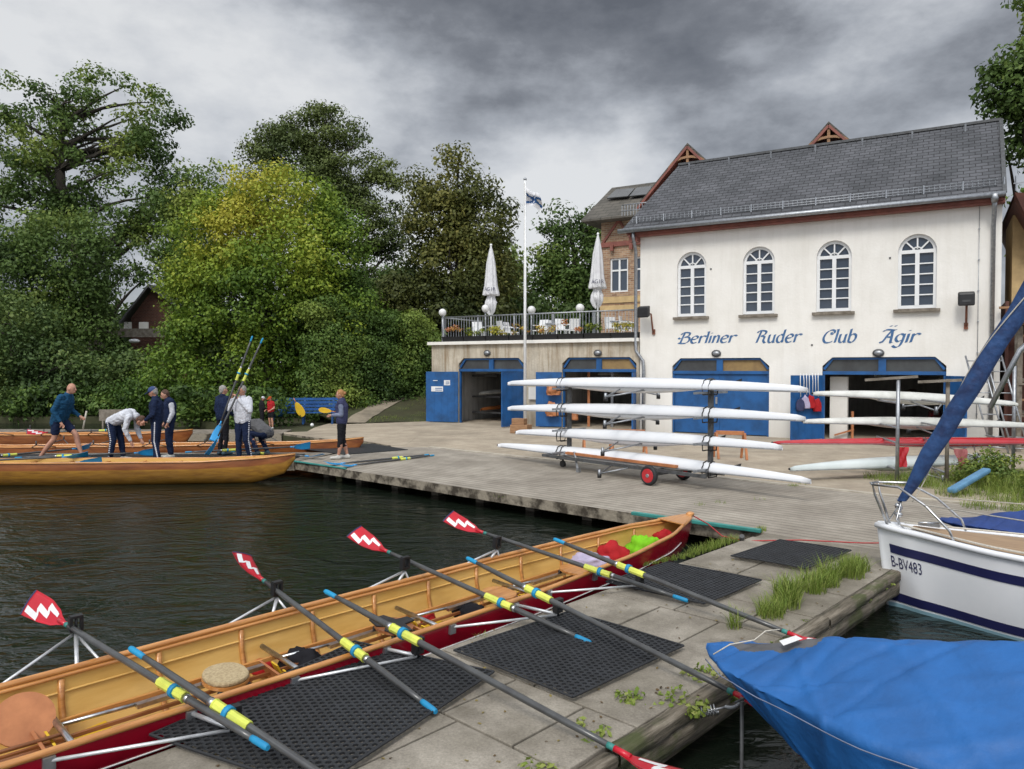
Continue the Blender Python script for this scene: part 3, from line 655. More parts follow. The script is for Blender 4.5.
# lettering strokes
M['letter']=mat('faded_blue_lettering',(.05,.13,.28),(.13,.23,.4),rough=.85,scale=9,contrast=(.25,.5))
GL={'B':([[(.32,1.5),(.22,.75),(.12,0)],[(.0,1.2),(.12,1.45),(.45,1.52),(.85,1.42),(.8,1.05),(.4,.85)],[(.4,.85),(.85,.85),(1.0,.45),(.75,.05),(.3,-.02),(-.1,.05)],[(-.2,.8),(-.05,.62),(.15,.75)]],1.15),
'e':([[(.12,.5),(.45,.55),(.68,.72),(.6,.95),(.35,1.0),(.1,.7),(.08,.3),(.3,0),(.68,.12)]],.82),
'r':([[(.12,0),(.14,.5),(.14,1)],[(.14,.65),(.35,.95),(.62,.98),(.68,.85)]],.72),
'l':([[(.1,0),(.12,.8),(.12,1.6)],[(.12,1.6),(-.02,1.5)]],.34),
'i':([[(.1,0),(.12,.5),(.12,1)],[(.1,1.32),(.18,1.4)]],.34),
'n':([[(.12,0),(.14,.5),(.14,1)],[(.14,.65),(.35,.97),(.58,.95),(.62,.6),(.6,0)]],.85),
'R':([[(.35,1.45),(.25,.75),(.15,0)],[(.0,1.25),(.12,1.47),(.5,1.52),(.85,1.4),(.8,1.05),(.42,.85)],[(.45,.85),(.8,.75),(.78,.3),(.95,.0),(1.1,.05)]],1.2),
'u':([[(.12,1),(.1,.4),(.2,.05),(.42,.02),(.62,.3)],[(.64,1),(.62,.4),(.66,0),(.74,.04)]],.9),
'd':([[(.62,.85),(.38,1.0),(.1,.75),(.06,.3),(.25,0),(.5,.08),(.62,.35)],[(.64,1.6),(.62,.8),(.64,0)]],.88),
'C':([[(.95,1.15),(.9,1.42),(.6,1.52),(.2,1.2),(.03,.6),(.2,.1),(.55,-.02),(.95,.15)],[(.9,1.05),(.7,1.02),(.65,1.25)]],1.12),
'b':([[(.1,1.6),(.1,.8),(.1,.1)],[(.1,.7),(.35,1),(.65,.85),(.68,.4),(.45,.0),(.1,.08)]],.85),
'A':([[(.72,1.48),(.45,.9),(.25,.3),(.1,.0),(-.02,.12)],[(.0,1.3),(.15,1.48),(.5,1.5),(.9,1.42),(1.0,1.52)],[(.72,1.48),(.8,.8),(.85,0),(1.0,.05)],[(.3,.6),(.55,.66),(.82,.62)],[(.42,1.86),(.50,1.92),(.56,1.98)],[(.80,1.86),(.88,1.92),(.94,1.98)]],1.15),
'g':([[(.62,.85),(.38,1.0),(.1,.75),(.08,.35),(.3,.1),(.6,.3)],[(.66,1),(.64,.2),(.52,-.4),(.2,-.55),(-.05,-.35)]],.88)}
def catmull(p,k=6):
    if len(p)<3: return [Vector((a[0],a[1])) for a in p]
    q=[Vector(p[0])*2-Vector(p[1])]+[Vector(a) for a in p]+[Vector(p[-1])*2-Vector(p[-2])]; out=[]
    for i in range(1,len(q)-2):
        for j in range(k):
            t=j/k; out.append(.5*((2*q[i])+(q[i+1]-q[i-1])*t+(2*q[i-1]-5*q[i]+4*q[i+1]-q[i+2])*t*t+(-q[i-1]+3*q[i]-3*q[i+1]+q[i+2])*t**3))
    out.append(q[-2]); return out
def write(b,txt,s0,s1,z,xh,d=.006):
    tot=sum(GL[c][1] for c in txt); k=(s1-s0)/tot; x=0
    nib=Vector((cos(R(35)),sin(R(35))))*.15; idx=0
    for c in txt:
        st,adv=GL[c]
        for pl in st:
            pts=catmull(pl); idx+=1; dd=d+idx%5*.0004
            for i in range(len(pts)-1):
                quad=[]
                for p,sg in ((pts[i],-1),(pts[i+1],-1),(pts[i+1],1),(pts[i],1)):
                    q=Vector((p.x,p.y))+nib*sg*.5; tv=(pts[i+1]-pts[i]); nn=Vector((-tv.y,tv.x)).normalized()*.045; q=Vector((p.x,p.y))+(nib*.5+nn*(1 if nib.dot(nn)>=0 else -1))*sg
                    quad.append(F(s0+(x+q.x+q.y*.22)*k,dd,z+q.y*xh))
                b.poly(quad)
        x+=adv
b=MB()
for txt,xa,ya,xb,yb_,xh in (('Berliner',679,343,735,343,.235),('Ruder',755,342.5,800,342.5,.25),('Club',822,342.5,856,342.5,.25),('Agir',880,342.5,918,342.5,.25)):
    s0,z0=FX(xa,ya); s1,z1=FX(xb,yb_); write(b,txt,s0,s1,(z0+z1)/2,xh)
b.build('lettering',M['letter'],root)

# left wing (raw plaster) with terrace on top
wing=thing('terrace_wing','low grey plastered boat store with two open blue garages under a railed terrace','boat store',F(-4.4,0,0))
b=MB(); wall(b,[(SL,-.05),(-.02,-.05),(-.02,ZT-.12),(SL,ZT-.12)],[chopen(*g1,gz1,.24,.22),chopen(*g2,gz1,.24,.22)])
b.poly([F(SL,0,-.05),F(SL,0,ZT-.12),F(SL,-7,ZT-.12),F(SL,-7,-.05)]); b.build('wall',M['raw'],wing)
b=MB(); b.fbox(SL-.12,-.03,-7.5,.14,ZT-.12,ZT); b.build('coping',M['cream'],wing)
garage(wing,g1,gz1,False,(M['darkpane'],M['darkpane'])); zh1=garage(wing,g2,gz1,False,(M['darkpane'],M['brownpane']))
h1=zh1-.04
La,oa,aa,na=leaf(wing,g1[0],R(180-14),1.35,h1,.03)
leaf(wing,g1[1],R(180-80),1.25,h1,.03); leaf(wing,g2[0],R(180-18),.95,h1,.03); leaf(wing,g2[1]-.02,R(75),1.0,h1,.03)
# notices on the open left leaf
nn_=na if na.dot(Vector((0,0,CH))-oa)>0 else -na
for (u0,v0,w_,h_) in ((.32,1.45,.26,.2),(.85,1.5,.0,.0),(.62,1.2,.5,.2)):
    if w_:
        q=MB(); q.obox(oa+aa*u0+nn_*.032+Vector((0,0,v0)),aa*w_,Vector((0,0,h_)),nn_*.006); pl=q.build('notice',M['whitepaint'],La)
        for r_ in range(2):
            q=MB(); q.obox(oa+aa*(u0+.03)+nn_*.0385+Vector((0,0,v0+.04+.07*r_)),aa*(w_*.6),Vector((0,0,.03)),nn_*.002); q.build('print_line',M['bluedoor'],pl)
q=MB(); q.obox(oa+aa*1.05+nn_*.032+Vector((0,0,1.62)),-aa*.2,Vector((0,0,.025)),nn_*.004); q.build('notice',M['whitepaint'],La)
# electric boxes on the pier between the garages
b=MB()
for x in (533.5,541): s,_=FX(x,397); b.fbox(s-.16,s+.16,.003,.1,1.0,1.45)
b.build('meter_box',M['cream'],wing)
# rooms
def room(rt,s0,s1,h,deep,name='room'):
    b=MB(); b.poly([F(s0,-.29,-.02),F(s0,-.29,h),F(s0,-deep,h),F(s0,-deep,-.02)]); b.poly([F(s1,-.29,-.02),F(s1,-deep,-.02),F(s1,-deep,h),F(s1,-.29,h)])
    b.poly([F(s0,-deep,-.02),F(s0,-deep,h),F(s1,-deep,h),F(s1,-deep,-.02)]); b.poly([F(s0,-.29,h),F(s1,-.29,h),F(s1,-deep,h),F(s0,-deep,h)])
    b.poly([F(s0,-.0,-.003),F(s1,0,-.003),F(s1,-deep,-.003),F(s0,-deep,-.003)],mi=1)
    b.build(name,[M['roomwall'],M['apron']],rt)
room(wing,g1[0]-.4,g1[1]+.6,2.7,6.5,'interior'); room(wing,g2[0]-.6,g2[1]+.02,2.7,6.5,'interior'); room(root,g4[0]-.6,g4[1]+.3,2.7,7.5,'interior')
# bulkhead lamps
bl=None
for (x,y,sd,lab,d) in ((487.5,353,0,'oval bulkhead lamp above the leftmost open garage',0),(598,353,0,'oval bulkhead lamp above the second garage from the left',0),(716.5,353.5,0,'oval bulkhead lamp under the word Berliner',0),(878.5,353,0,'oval bulkhead lamp under the word Ägir',0)):
    s,z=FX(x,y); t=thing('bulkhead_lamp',lab,'wall lamp',F(s,0,z),math.atan2(FU.y,FU.x),'oval lamps above the garages')
    q=MB(); Rm=Matrix.Rotation(math.atan2(FU.y,FU.x),3,'Z')
    q.ell(F(s,.03,z),(.16,.05,.12),16,8,Rm); q.build('body',M['dsteel'],t); q=MB(); q.ell(F(s,.07,z),(.11,.045,.075),16,8,Rm); q.build('glass_cover',M['galv'],t)
# floodlights
for (x,y,yb_,lab,hw,ang) in ((648,312,332,'black floodlight on a bracket at the left corner of the white facade',.22,.5),(966,299,326,'black floodlight on a rusty arm right of the last arched window',.2,0)):
    s,z=FX(x,y); s2,z2=FX(x+(6 if ang else 0),yb_); t=thing('floodlight',lab,'floodlight',F(s,0,z))
    q=MB(); q.tube([F(s2,.02,z2),F(s2,.12,z2+.05),F(s2,.3,z-.1),F(s,.3,z)],.03,n=7); q.box(F(s2,.03,z2),(.1,.05,.18),-.52); q.build('arm',mat('rusty_arm',(.25,.09,.05),(.12,.06,.04),rough=.8,scale=10),t)
    q=MB(); q.obox(F(s-hw,.28,z-.17),FU*2*hw-FV*.1*(1 if ang else 0),-FV*.2-Vector((0,0,.06)),Vector((0,0,.36))); q.build('housing',M['black'],t,bevel=.04)
    q=MB(); q.fbox(s-hw*.5,s+hw*.5,.482,.49,z-.12,z-.06); q.build('lens',M['darkpane'],t)
# ------------------------------------------------------------ terrace railing, planters, globes, parasols, furniture
t=thing('terrace_railing','galvanised bar railing along the terrace edge over the garages','railing',F(-4.4,-.1,ZT))
RS0=FX(443,330,-.1)[0]; RS1=FX(637,330,-.1)[0]
b=MB(); dr=-.12
b.tube([F(RS0,dr,ZT+.98),F(RS1,dr,ZT+.98)],.025,n=6); b.tube([F(RS0,dr,ZT+.1),F(RS1,dr,ZT+.1)],.02,n=6)
b.tube([F(RS0,dr,ZT+.98),F(RS0,-3,ZT+.98)],.025,n=6)
b.build('rail',M['galv'],t)
b=MB(); k=0
while RS0+k*.125<RS1: b.bar(F(RS0+k*.125,dr,ZT+.1),F(RS0+k*.125,dr,ZT+.98),.016); k+=1
b.build('baluster_row',M['galv'],t)
for k in range(6):
    s=RS0+(RS1-RS0)*k/5; b=MB(); b.bar(F(s,dr-.03,ZT),F(s,dr-.03,ZT+1.02),.05); b.build('post',M['galv'],t)
M['leaf_flower']=leafmat('yellow_green_planter_leaves',[(.05,.09,.02),(.2,.24,.03),(.42,.38,.05),(.5,.2,.1)],.2)
def leaves(name,C,n,size,m,parent=None,tint=None,aspect=.6,flat=0.0,root=None,up=.0):
    """C: (k,4) centres+radius ; n leaves each (array or int)"""
    C=np.asarray(C,float); k=len(C); cnt=np.full(k,n,int) if np.isscalar(n) else np.asarray(n,int)
    idx=np.repeat(np.arange(k),cnt); N=len(idx)
    d=rng.normal(size=(N,3)); d/=np.linalg.norm(d,axis=1)[:,None]; rr=rng.random(N)**.45
    p=C[idx,:3]+d*(rr*C[idx,3])[:,None]*np.array([1,1,.6 if flat==0 else flat])
    nrm=d*1.0+rng.normal(size=(N,3))*.5; nrm[:,2]+=.35+up; nrm/=np.linalg.norm(nrm,axis=1)[:,None]
    a=np.cross(nrm,rng.normal(size=(N,3))); a/=np.linalg.norm(a,axis=1)[:,None]; bb=np.cross(nrm,a)
    s=(size*(.6+.8*rng.random(N)))[:,None]
    V=np.empty((N,4,3)); V[:,0]=p-a*s; V[:,1]=p-bb*s*aspect+nrm*s*.12; V[:,2]=p+a*s; V[:,3]=p+bb*s*aspect+nrm*s*.12
    V=V.reshape(-1,3)
    me=bpy.data.meshes.new(name); o=bpy.data.objects.new(name,me); COL.objects.link(o)
    if parent is not None: o.parent=parent; V=V-np.array(MW[parent].to_translation()); MW[o]=MW[parent]
    else:
        c=np.array([V[:,0].mean(),V[:,1].mean(),V[:,2].min()]); o.location=c; V=V-c; MW[o]=Matrix.Translation(c)
    me.vertices.add(N*4); me.vertices.foreach_set('co',V.ravel().astype(np.float32))
    me.loops.add(N*4); me.loops.foreach_set('vertex_index',np.arange(N*4,dtype=np.int32))
    me.polygons.add(N); me.polygons.foreach_set('loop_start',np.arange(0,N*4,4,dtype=np.int32))
    me.update(calc_edges=True)
    tc=rng.random(k)*.5 if tint is None else np.asarray(tint)
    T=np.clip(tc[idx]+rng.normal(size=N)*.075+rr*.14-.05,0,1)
    at=me.attributes.new('tint','FLOAT','FACE'); at.data.foreach_set('value',T.astype(np.float32))
    me.materials.append(m); return o
k=0; random.seed(11)
s=RS0+.1
while s<RS1-.8:
    t=thing('planter','planter %d'%k,'planter',F(s+.5,-.02,ZT),0,'black planter boxes along the terrace railing')
    b=MB(); b.prism([F(s,.06,ZT+.002),F(s+.96,.06,ZT+.002),F(s+.98,.1,ZT+.2),F(s-.02,.1,ZT+.2)],FV*.2); b.build('box',M['black'],t)
    kind=['bushy yellow-green','sparse brownish','thin dry','leafy green','red-flowered'][(k*2+1)%5]
    nC=[9,5,4,8,9][(k*2+1)%5]; C=[(*F(s+.1+random.random()*.75,.0,ZT+.28+random.random()*(.22 if nC>6 else .4)),.16) for _ in range(nC)]
    leaves('plant',C,26,.04,M['leaf_flower'],t,tint=[{'bushy yellow-green':.55,'sparse brownish':.9,'thin dry':.8,'leafy green':.2,'red-flowered':.75}[kind]+random.uniform(-.1,.1) for _ in C])
    wh=['at the far left end of the railing','second from the left end of the railing','below the left parasol','just right of the left parasol','between the left parasol and the flagpole','just left of the flagpole','just right of the flagpole','between flagpole and right parasol','left of the globe lamp by the right parasol','below the right parasol','nearest the white wall'][min(k,10)]
    t['label']='black planter with %s growth, %s'%(kind,wh); s+=1.03; k+=1
for (x,y,w) in ((442.5,312.5,'at the left end of the terrace railing'),(485.5,308.5,'in front of the left closed parasol'),(531.5,310,'just right of the flagpole'),(580,308,'left of the right closed parasol')):
    s,z=FX(x,y,-.3); t=thing('globe_lamp','white globe lamp on a post '+w,'lamp',F(s,-.3,ZT),0,'white globe lamps on the terrace')
    q=MB(); q.ell(F(s,-.3,z),.155,16,12); q.build('globe',M['globe'],t); q=MB(); q.tube([F(s,-.3,ZT),F(s,-.3,z-.12)],.035,n=8); q.lathe(F(s,-.3,z-.17),[(.035,0),(.08,.02),(.07,.05)],10); q.build('post',M['galv'],t)
fnt=bpy.data.fonts
def text(name,s,size,M_,mt,parent,ext=.0,font=None,align='CENTER'):
    c=bpy.data.curves.new(name,'FONT'); c.body=s; c.size=size; c.align_x=align; c.align_y='CENTER'; c.extrude=ext; c.resolution_u=3
    o=bpy.data.objects.new(name+'_tmp',c); me=bpy.data.meshes.new_from_object(o); bpy.data.objects.remove(o)
    o=bpy.data.objects.new(name,me); COL.objects.link(o); me.materials.append(mt)
    if parent is not None: o.parent=parent; mm=MW[parent].inverted()@M_
    else: mm=M_
    me.transform(mm); MW[o]=MW[parent] if parent is not None else Matrix.Identity(4); return o
def umbrella(x,ytop,ymid,ybot,d,lab,lean):
    s,z1=FX(x,ytop,d); _,zm=FX(x,ymid,d); _,zb=FX(x,ybot,d)
    t=thing('closed_parasol',lab,'parasol',F(s,d,ZT),0,'closed white parasols on the terrace')
    q=MB(); q.tube([F(s,d,ZT),F(s,d,z1+.08)],.035,n=8); q.lathe(F(s,d,z1+.02),[(.05,0),(.045,.05),(.0,.08)],8); q.build('pole',M['white'],t)
    q=MB(); q.lathe(F(s,d,ZT),[(.0,.08),(.3,.07),(.32,0)],16); q.build('base',M['dsteel'],t)
    # pleated canvas
    n=48; vs=[];fs=[]; prof=[(.03,z1),(.09,z1-.25),(.17,z1-.7),(.24,zm+.35),(.31,zm+.02),(.30,zm-.02),(.16,zm-.05),(.14,zm-.12),(.19,zm-.3),(.21,(zm+zb)/2-.05),(.15,zb+.12),(.05,zb)]
    for i,(r,z) in enumerate(prof):
        for j in range(n):
            a=2*PI*j/n; amp=.16*min(i/4,1)*(1.6 if i>7 else 1); rr=r*(1+amp*sin(8*a+.3*sin(i))+.05*sin(19*a+i)); low=0
            if i in(4,5): low=-.05*abs(sin(4*a))
            if i>=9: low=.12*sin(3*a+1)
            vs.append(F(s,d,z)+Vector((rr*cos(a)+lean*(z1-z)*.03,rr*sin(a),low)))
    for i in range(len(prof)-1):
        for j in range(n): fs.append((i*n+j,i*n+(j+1)%n,(i+1)*n+(j+1)%n,(i+1)*n+j))
    q=MB(); q.add(vs,fs,True); cv=q.build('canopy',M['umb'],t)
    ang=math.atan2(FU.y,FU.x)
    for a,st in ((-1.0,'Ä'),(-.62,'G'),(-.28,'I'),(.05,'R')):   # letters round the valance
        th=-PI/2+a*1.0+.35; c=F(s,d,zm+.16)+Vector((.345*cos(th),.345*sin(th),0)); Mx=Matrix.Translation(c)@Matrix.Rotation(th+PI/2,4,'Z')@Matrix.Rotation(PI/2,4,'X')
        text('letter',st,.2,Mx,M['navystripe'],cv)
umbrella(491,246,294,313,-1.3,'closed white parasol standing behind the left part of the terrace railing',0)
umbrella(598,235,287,306,-1.0,'closed white parasol standing before the brick house at the right end of the terrace',-.3)
# chairs and tables
def chair(loc,rz,lab,m):
    t=thing('terrace_chair',lab,'chair',loc,rz,'chairs on the terrace')
    q=MB(); q.box((0,0,.44),(.42,.42,.03)); q.build('seat',m,t,True)
    q=MB(); q.obox((-.2,.19,.46),(.4,0,0),(0,.03,0),(0,.1,.42)); q.build('backrest',m,t,True)
    for sx_ in (-.19,.19):
        for sy in (-.18,.2):
            q=MB(); q.bar((sx_,sy,0),(sx_*.95,sy*.95,.44),.025); q.build('leg',m,t,True)
        q=MB(); q.bar((sx_*1.1,-.18,.64),(sx_*1.1,.22,.66),.03); q.build('armrest',m,t,True)
    return t
ch0=chair(F(-7.6,-1.6,ZT),.3,'white terrace chair at the left end behind the railing',M['white'])
for i,(x,d,rz,lab) in enumerate([(505,-2.0,2.2,'white terrace chair left of the flagpole, its back to the railing'),(512,-2.6,1.0,'white terrace chair beside the flagpole, half behind another'),(540,-1.7,-.6,'white terrace chair just right of the flagpole'),(548,-2.6,2.9,'white terrace chair turned away, between flagpole and lamp'),(563,-1.6,.4,'white terrace chair left of the globe lamp near the brick house'),(572,-2.2,3.4,'white terrace chair behind the globe lamp near the brick house'),(612,-1.5,.2,'white terrace chair under the right parasol'),(628,-1.5,1.2,'white terrace chair at the right end near the white wall')]):
    s,_=FX(x,330,d); dup(ch0,F(s,d,ZT),rz,lab)
for x,d,lab in ((497,-2.4,'round grey terrace table left of the flagpole'),(556,-2.2,'round grey terrace table right of the flagpole'),(618,-2.1,'round grey terrace table by the right parasol')):
    s,_=FX(x,330,d); t=thing('terrace_table',lab,'table',F(s,d,ZT),0,'tables on the terrace')
    q=MB(); q.lathe((0,0,0),[(0,.73),(.45,.73),(.45,.7),(0,.7)],18); q.build('tabletop',M['galv'],t,True); q=MB(); q.lathe((0,0,0),[(.04,.7),(.035,.1),(.25,.03),(.26,0)],10); q.build('stand',M['dsteel'],t,True)
# ------------------------------------------------------------ flagpole
s,_=FX(525,400,.9); zt_=FX(525,180,.9)[1]
t=thing('flagpole','tall white flagpole in front of the garages','flagpole',F(s,.9,0)); q=MB(); q.tube([F(s,.9,0),F(s,.9,zt_)],[.06,.04],n=10); q.build('pole',M['white'],t)
q=MB(); q.ell(F(s,.9,zt_+.03),.06); q.build('finial',M['galv'],t); q=MB(); q.tube([F(s,.93,1.2),F(s,.96,zt_-.1)],.006,n=4); q.build('halyard',M['straw'],t)
s_fl=s
def flagp(u,v): # u 0..1 out, v 0..1 down ; hangs from the pole in folds
    z=FX(525,186,.9)[1]-v*.62-u*(.42)-.06*sin(u*5+v*2); x=.06+u*.55+.05*sin(v*5); y=.10*sin(u*9+v*3)+.06*sin(v*7)
    return F(s_fl+x,.9+y,z)
vs=[];fs=[];mi=[]; nu,nv=26,20
for j in range(nv+1):
    for i in range(nu+1): vs.append(flagp(i/nu,j/nv*(1-.15*i/nu)))
q=MB()
for j in range(nv):
    for i in range(nu):
        f=(j*(nu+1)+i,j*(nu+1)+i+1,(j+1)*(nu+1)+i+1,(j+1)*(nu+1)+i); fs.append(f)
q.add(vs,fs,True)
for k,f in enumerate(fs):
    i=k%nu; j=k//nu; u=i/nu-.5; v=(j/nv-.55); d_=math.hypot(u*1.5,v*1.3)
    q.mi[k]=1 if (abs(v-.35*u)<.07 or abs(v+.5*u)<.07 or .30<d_<.38) else 0
fl=q.build('flag',[M['umb'],M['bluedoor']]); tag(fl,'white flag with a blue emblem hanging at the top of the flagpole','flag')

# ------------------------------------------------------------ brick clubhouse behind the terrace
ch=thing('brick_clubhouse','old brick clubhouse with red timber gables and solar panels behind the white boathouse','house',F(2,-9,0))
MB0=-6.6
bs0=FX(601,280,MB0)[0]; bs1=1.5; zeb=FX(620,218,MB0)[1]; 
wx=[FX(610,275,MB0)[0],FX(628,275,MB0)[0]]; wz=[FX(619,292,MB0)[1],FX(619,258,MB0)[1]]
w2x=[FX(635,275,MB0)[0],FX(650,275,MB0)[0]]; bz=[FX(619,331,MB0)[1],FX(619,322,MB0)[1]]; bx=[FX(613,325,MB0)[0],FX(632,325,MB0)[0]]
hl=[[(wx[0],wz[0]),(wx[1],wz[0]),(wx[1],wz[1]),(wx[0],wz[1])],[(w2x[0],wz[0]),(w2x[1],wz[0]),(w2x[1],wz[1]),(w2x[0],wz[1])],[(bx[0],bz[0]),(bx[1],bz[0]),(bx[1],bz[1]),(bx[0],bz[1])]]
b=MB(); wall(b,[(bs0,0),(bs1,0),(bs1,zeb),(bs0,zeb)],hl,d=MB0,depth=.2); b.poly([F(bs0,MB0,0),F(bs0,MB0,zeb),F(bs0,MB0-7,zeb),F(bs0,MB0-7,0)]); b.build('wall',M['brick'],ch)
for h in hl:
    f=MB(); (x0,z0),(x1,_),(_,z1),_=h; dd=MB0-.1
    f.fbox(x0,x1,dd-.03,dd+.03,z0,z0+.07);f.fbox(x0,x1,dd-.03,dd+.03,z1-.07,z1);f.fbox(x0,x0+.07,dd-.03,dd+.032,z0+.07,z1-.07);f.fbox(x1-.07,x1,dd-.03,dd+.032,z0+.07,z1-.07)
    if z1-z0>1: f.fbox((x0+x1)/2-.04,(x0+x1)/2+.04,dd-.03,dd+.035,z0+.07,z1-.07); f.fbox(x0+.07,x1-.07,dd-.03,dd+.034,z0+(z1-z0)*.62,z0+(z1-z0)*.62+.07)
    fr=f.build('window',M['white'],ch); g=MB(); g.poly([F(x0,dd-.02,z0),F(x1,dd-.02,z0),F(x1,dd-.02,z1),F(x0,dd-.02,z1)]); g.build('pane',M['glass'],fr)
b=MB(); M['sand']=mat('sandstone_band',(.55,.4,.2),(.42,.3,.15),rough=.85)
zz=FX(619,297,MB0)[1]; b.fbox(bs0-.03,bs1,MB0+.003,MB0+.06,zz-.25,zz+.02); zz=FX(619,307,MB0)[1]; 
b.fbox(bs0-.03,bs1,MB0+.003,MB0+.05,zz-.12,zz+.08); b.build('stone_band',M['sand'],ch)
b=MB(); zz=FX(619,244,MB0)[1]; b.fbox(bs0-.05,bs1,MB0+.003,MB0+.09,zz-.1,zz+.1)
for k in range(4): b.fbox(bs0+.5+k*.9,bs0+.65+k*.9,MB0+.09,MB0+.2,zz-.3,zz-.05)
zt2=zeb-.1
for k in range(3):
    x0=bs0+.1+k*1.5; b.bar(F(x0,MB0+.04,zz+.1),F(x0+.75,MB0+.04,zt2),.1,.07,up=FV); b.bar(F(x0+1.4,MB0+.045,zz+.1),F(x0+.75,MB0+.045,zt2),.1,.07,up=FV)
b.build('timber_framing',M['redwood'],ch)
# low roof over the brick wall with solar panels
e0=FX(581,218,MB0+.7); zr_=FX(625,186,MB0-3)[1]
E0=F(e0[0],MB0+.7,zeb-.05); E1=F(1.5,MB0+.7,zeb-.05); T0=F(FX(612,190,MB0-3.0)[0],MB0-3.0,zr_); T1=F(1.5,MB0-3.0,zr_)
BB0=F(e0[0],MB0-7,zeb); BB1=F(1.5,MB0-7,zeb)
b=MB(); b.add([E0,E1,T1,T0],[(0,1,2,3)]); b.add([E0,T0,BB0],[(0,1,2)]); b.add([BB0,T0,T1,BB1],[(0,1,2,3)]); b.add([E0-dn,BB0-dn,BB1-dn,E1-dn],[(0,1,2,3)]); b.add([E0,E0-dn,E1-dn,E1],[(0,1,2,3)]); b.add([E0,BB0,BB0-dn,E0-dn],[(0,1,2,3)])
rr_=b.build('roof',M['slate2'],ch)
ns=(E1-E0).cross(T0-E0).normalized(); 
if ns.z<0: ns=-ns
def onroof(px,py):
    r=ray(px,py); o=Vector((0,0,CH)); tt=(E0+ns*.12-o).dot(ns)/r.dot(ns); return o+r*tt
for pp in (((607,199),(628,197),(635,189),(616,190.5)),((629.5,197),(648,195),(652,187),(637,188.5))):
    q=MB(); q.prism([onroof(*p) for p in pp],ns*.05); q.build('solar_panel',M['darkpane'],rr_)
# timber gables
def gable(px,py,d,hw,rise,lab):
    s,z=FX(px,py,d); 
    # roof slopes running back
    b=MB()
    for sg in (-1,1):
        p0=F(s,d+.35,z); p1=F(s+sg*hw,d+.35,z-rise); q0=F(s,d-5,z); q1=F(s+sg*hw,d-5,z-rise); nn=Vector((0,0,.1))
        b.add([p0,p1,q1,q0,p0-nn,p1-nn,q1-nn,q0-nn],[(0,1,2,3),(7,6,5,4),(0,4,5,1),(1,5,6,2),(3,2,6,7)])
    rf=b.build('gable_roof',M['slate2'],ch)
    b=MB()
    for sg in (-1,1):
        b.bar(F(s,d+.3,z-.16),F(s+sg*hw,d+.3,z-.16-rise),.09,.2,up=FV); b.bar(F(s,d+.15,z-.14),F(s+sg*hw,d+.15,z-.14-rise),.35,.05)
        for k in range(4): 
            u=.3+k*.2; b.bar(F(s+sg*hw*u,d+.3,z-.12-rise*u),F(s+sg*hw*u,d-.3,z-.12-rise*u),.08,.1)
    b.build('barge_board',M['redwood'],rf)
    b=MB(); b.poly([F(s,d-.25,z-.15),F(s-hw,d-.25,z-.15-rise),F(s+hw,d-.25,z-.15-rise)][::1]); b.build('gable_wall',M['darkwood'],ch)
    b=MB(); zc=z-.95; b.bar(F(s,d+.3,z-.2),F(s,d+.3,z-1.0),.1,up=FV)
    arcp=[F(s+.75*cos(PI*j/10),d+.33,z-.98+.42*sin(PI*j/10)) for j in range(11)]
    for j in range(10): b.bar(arcp[j],arcp[j+1],.09,.09,up=FV)
    b.bar(F(s-.85,d+.06,z-1.2),F(s+.85,d+.06,z-1.2),.08,.08,up=FV); b.build('truss',M['wood'],rf)
gable(690,145,-5.3,2.1,2.25,''); gable(830,124,-5.3,2.1,2.25,'')
# roof terrace rail between clubhouse and boathouse
b=MB(); p=[FX(x,208,-1.5) for x in (622,660)]
for hh in (-.12,.1,): b.tube([F(p[0][0],-1.5,p[0][1]+hh),F(p[1][0],-1.5,p[0][1]+hh)],.02,n=5)
for k in range(14): s=p[0][0]+(p[1][0]-p[0][0])*k/13; b.bar(F(s,-1.5,p[0][1]-.3),F(s,-1.5,p[0][1]+.1),.02)
b.build('roof_rail',M['galv'],ch)

# ------------------------------------------------------------ side building & boat shelter on the right
sd=thing('side_building','dark timber side building with deep eaves at the right end of the boathouse','building',F(SR+2,-2,0))
b=MB(); b.fbox(SR+.3,SR+.62,-3.6,-.9,3.6,ZE-.5); b.build('wall',M['sand'],sd); b=MB(); b.fbox(SR+.2,SR+.64,-3.6,-.9,0,3.6); b.build('lower_wall',M['darkwood'],sd)
b=MB(); b.add([F(SR+.25,.3,ZE-.1),F(SR+1.1,.1,ZE-.2),F(SR+1.1,-6,ZE-.2),F(SR+.25,-6,ZE-.1),F(SR+.25,.1,ZE-.25),F(SR+.95,-.2,ZE-1.7),F(SR+.9,-6,ZE-1.9),F(SR+.25,-6,ZE-.3)],[(0,1,2,3),(4,7,6,5),(0,4,5,1),(1,5,6,2)]); b.build('eaves',M['darkwood'],sd)
for k in range(3):
    q=MB(); q.bar(F(SR+.3+.22*k,-.1,ZE+.02),F(SR+.3+.22*k,-.1,ZE+.42),.03); q.bar(F(SR+.25,-.1,ZE+.22),F(SR+1.1,-.1,ZE+.25),.03) if k==0 else None; q.build('roof_rail',M['galv'],sd)
sh=thing('boat_shelter','open dark timber boat shelter with plank roof at the right edge','shelter',F(SR+3,.5,0))
zs=[FX(1010,y,.8)[1] for y in (312,330)]
b=MB()
for k in range(6): b.bar(F(SR+.25,1.2-k*.5,FX(1005,322,.8)[1]),F(SR+7,1.2-k*.5,FX(1005,322,.8)[1]+.3),.32,.05)
for k in range(4): b.bar(F(SR+.2+k*1.6,1.5,zs[1]+.1),F(SR+.2+k*1.6,-2,zs[1]+.25),.12,.16)
for k in range(5): b.box(F(SR+.45+.5*k*.7,.2,zs[0]+.16+.11*(k%3)),(1.0,.16,.06),-.5+.1*k)
b.build('roof',M['wood'],sh)
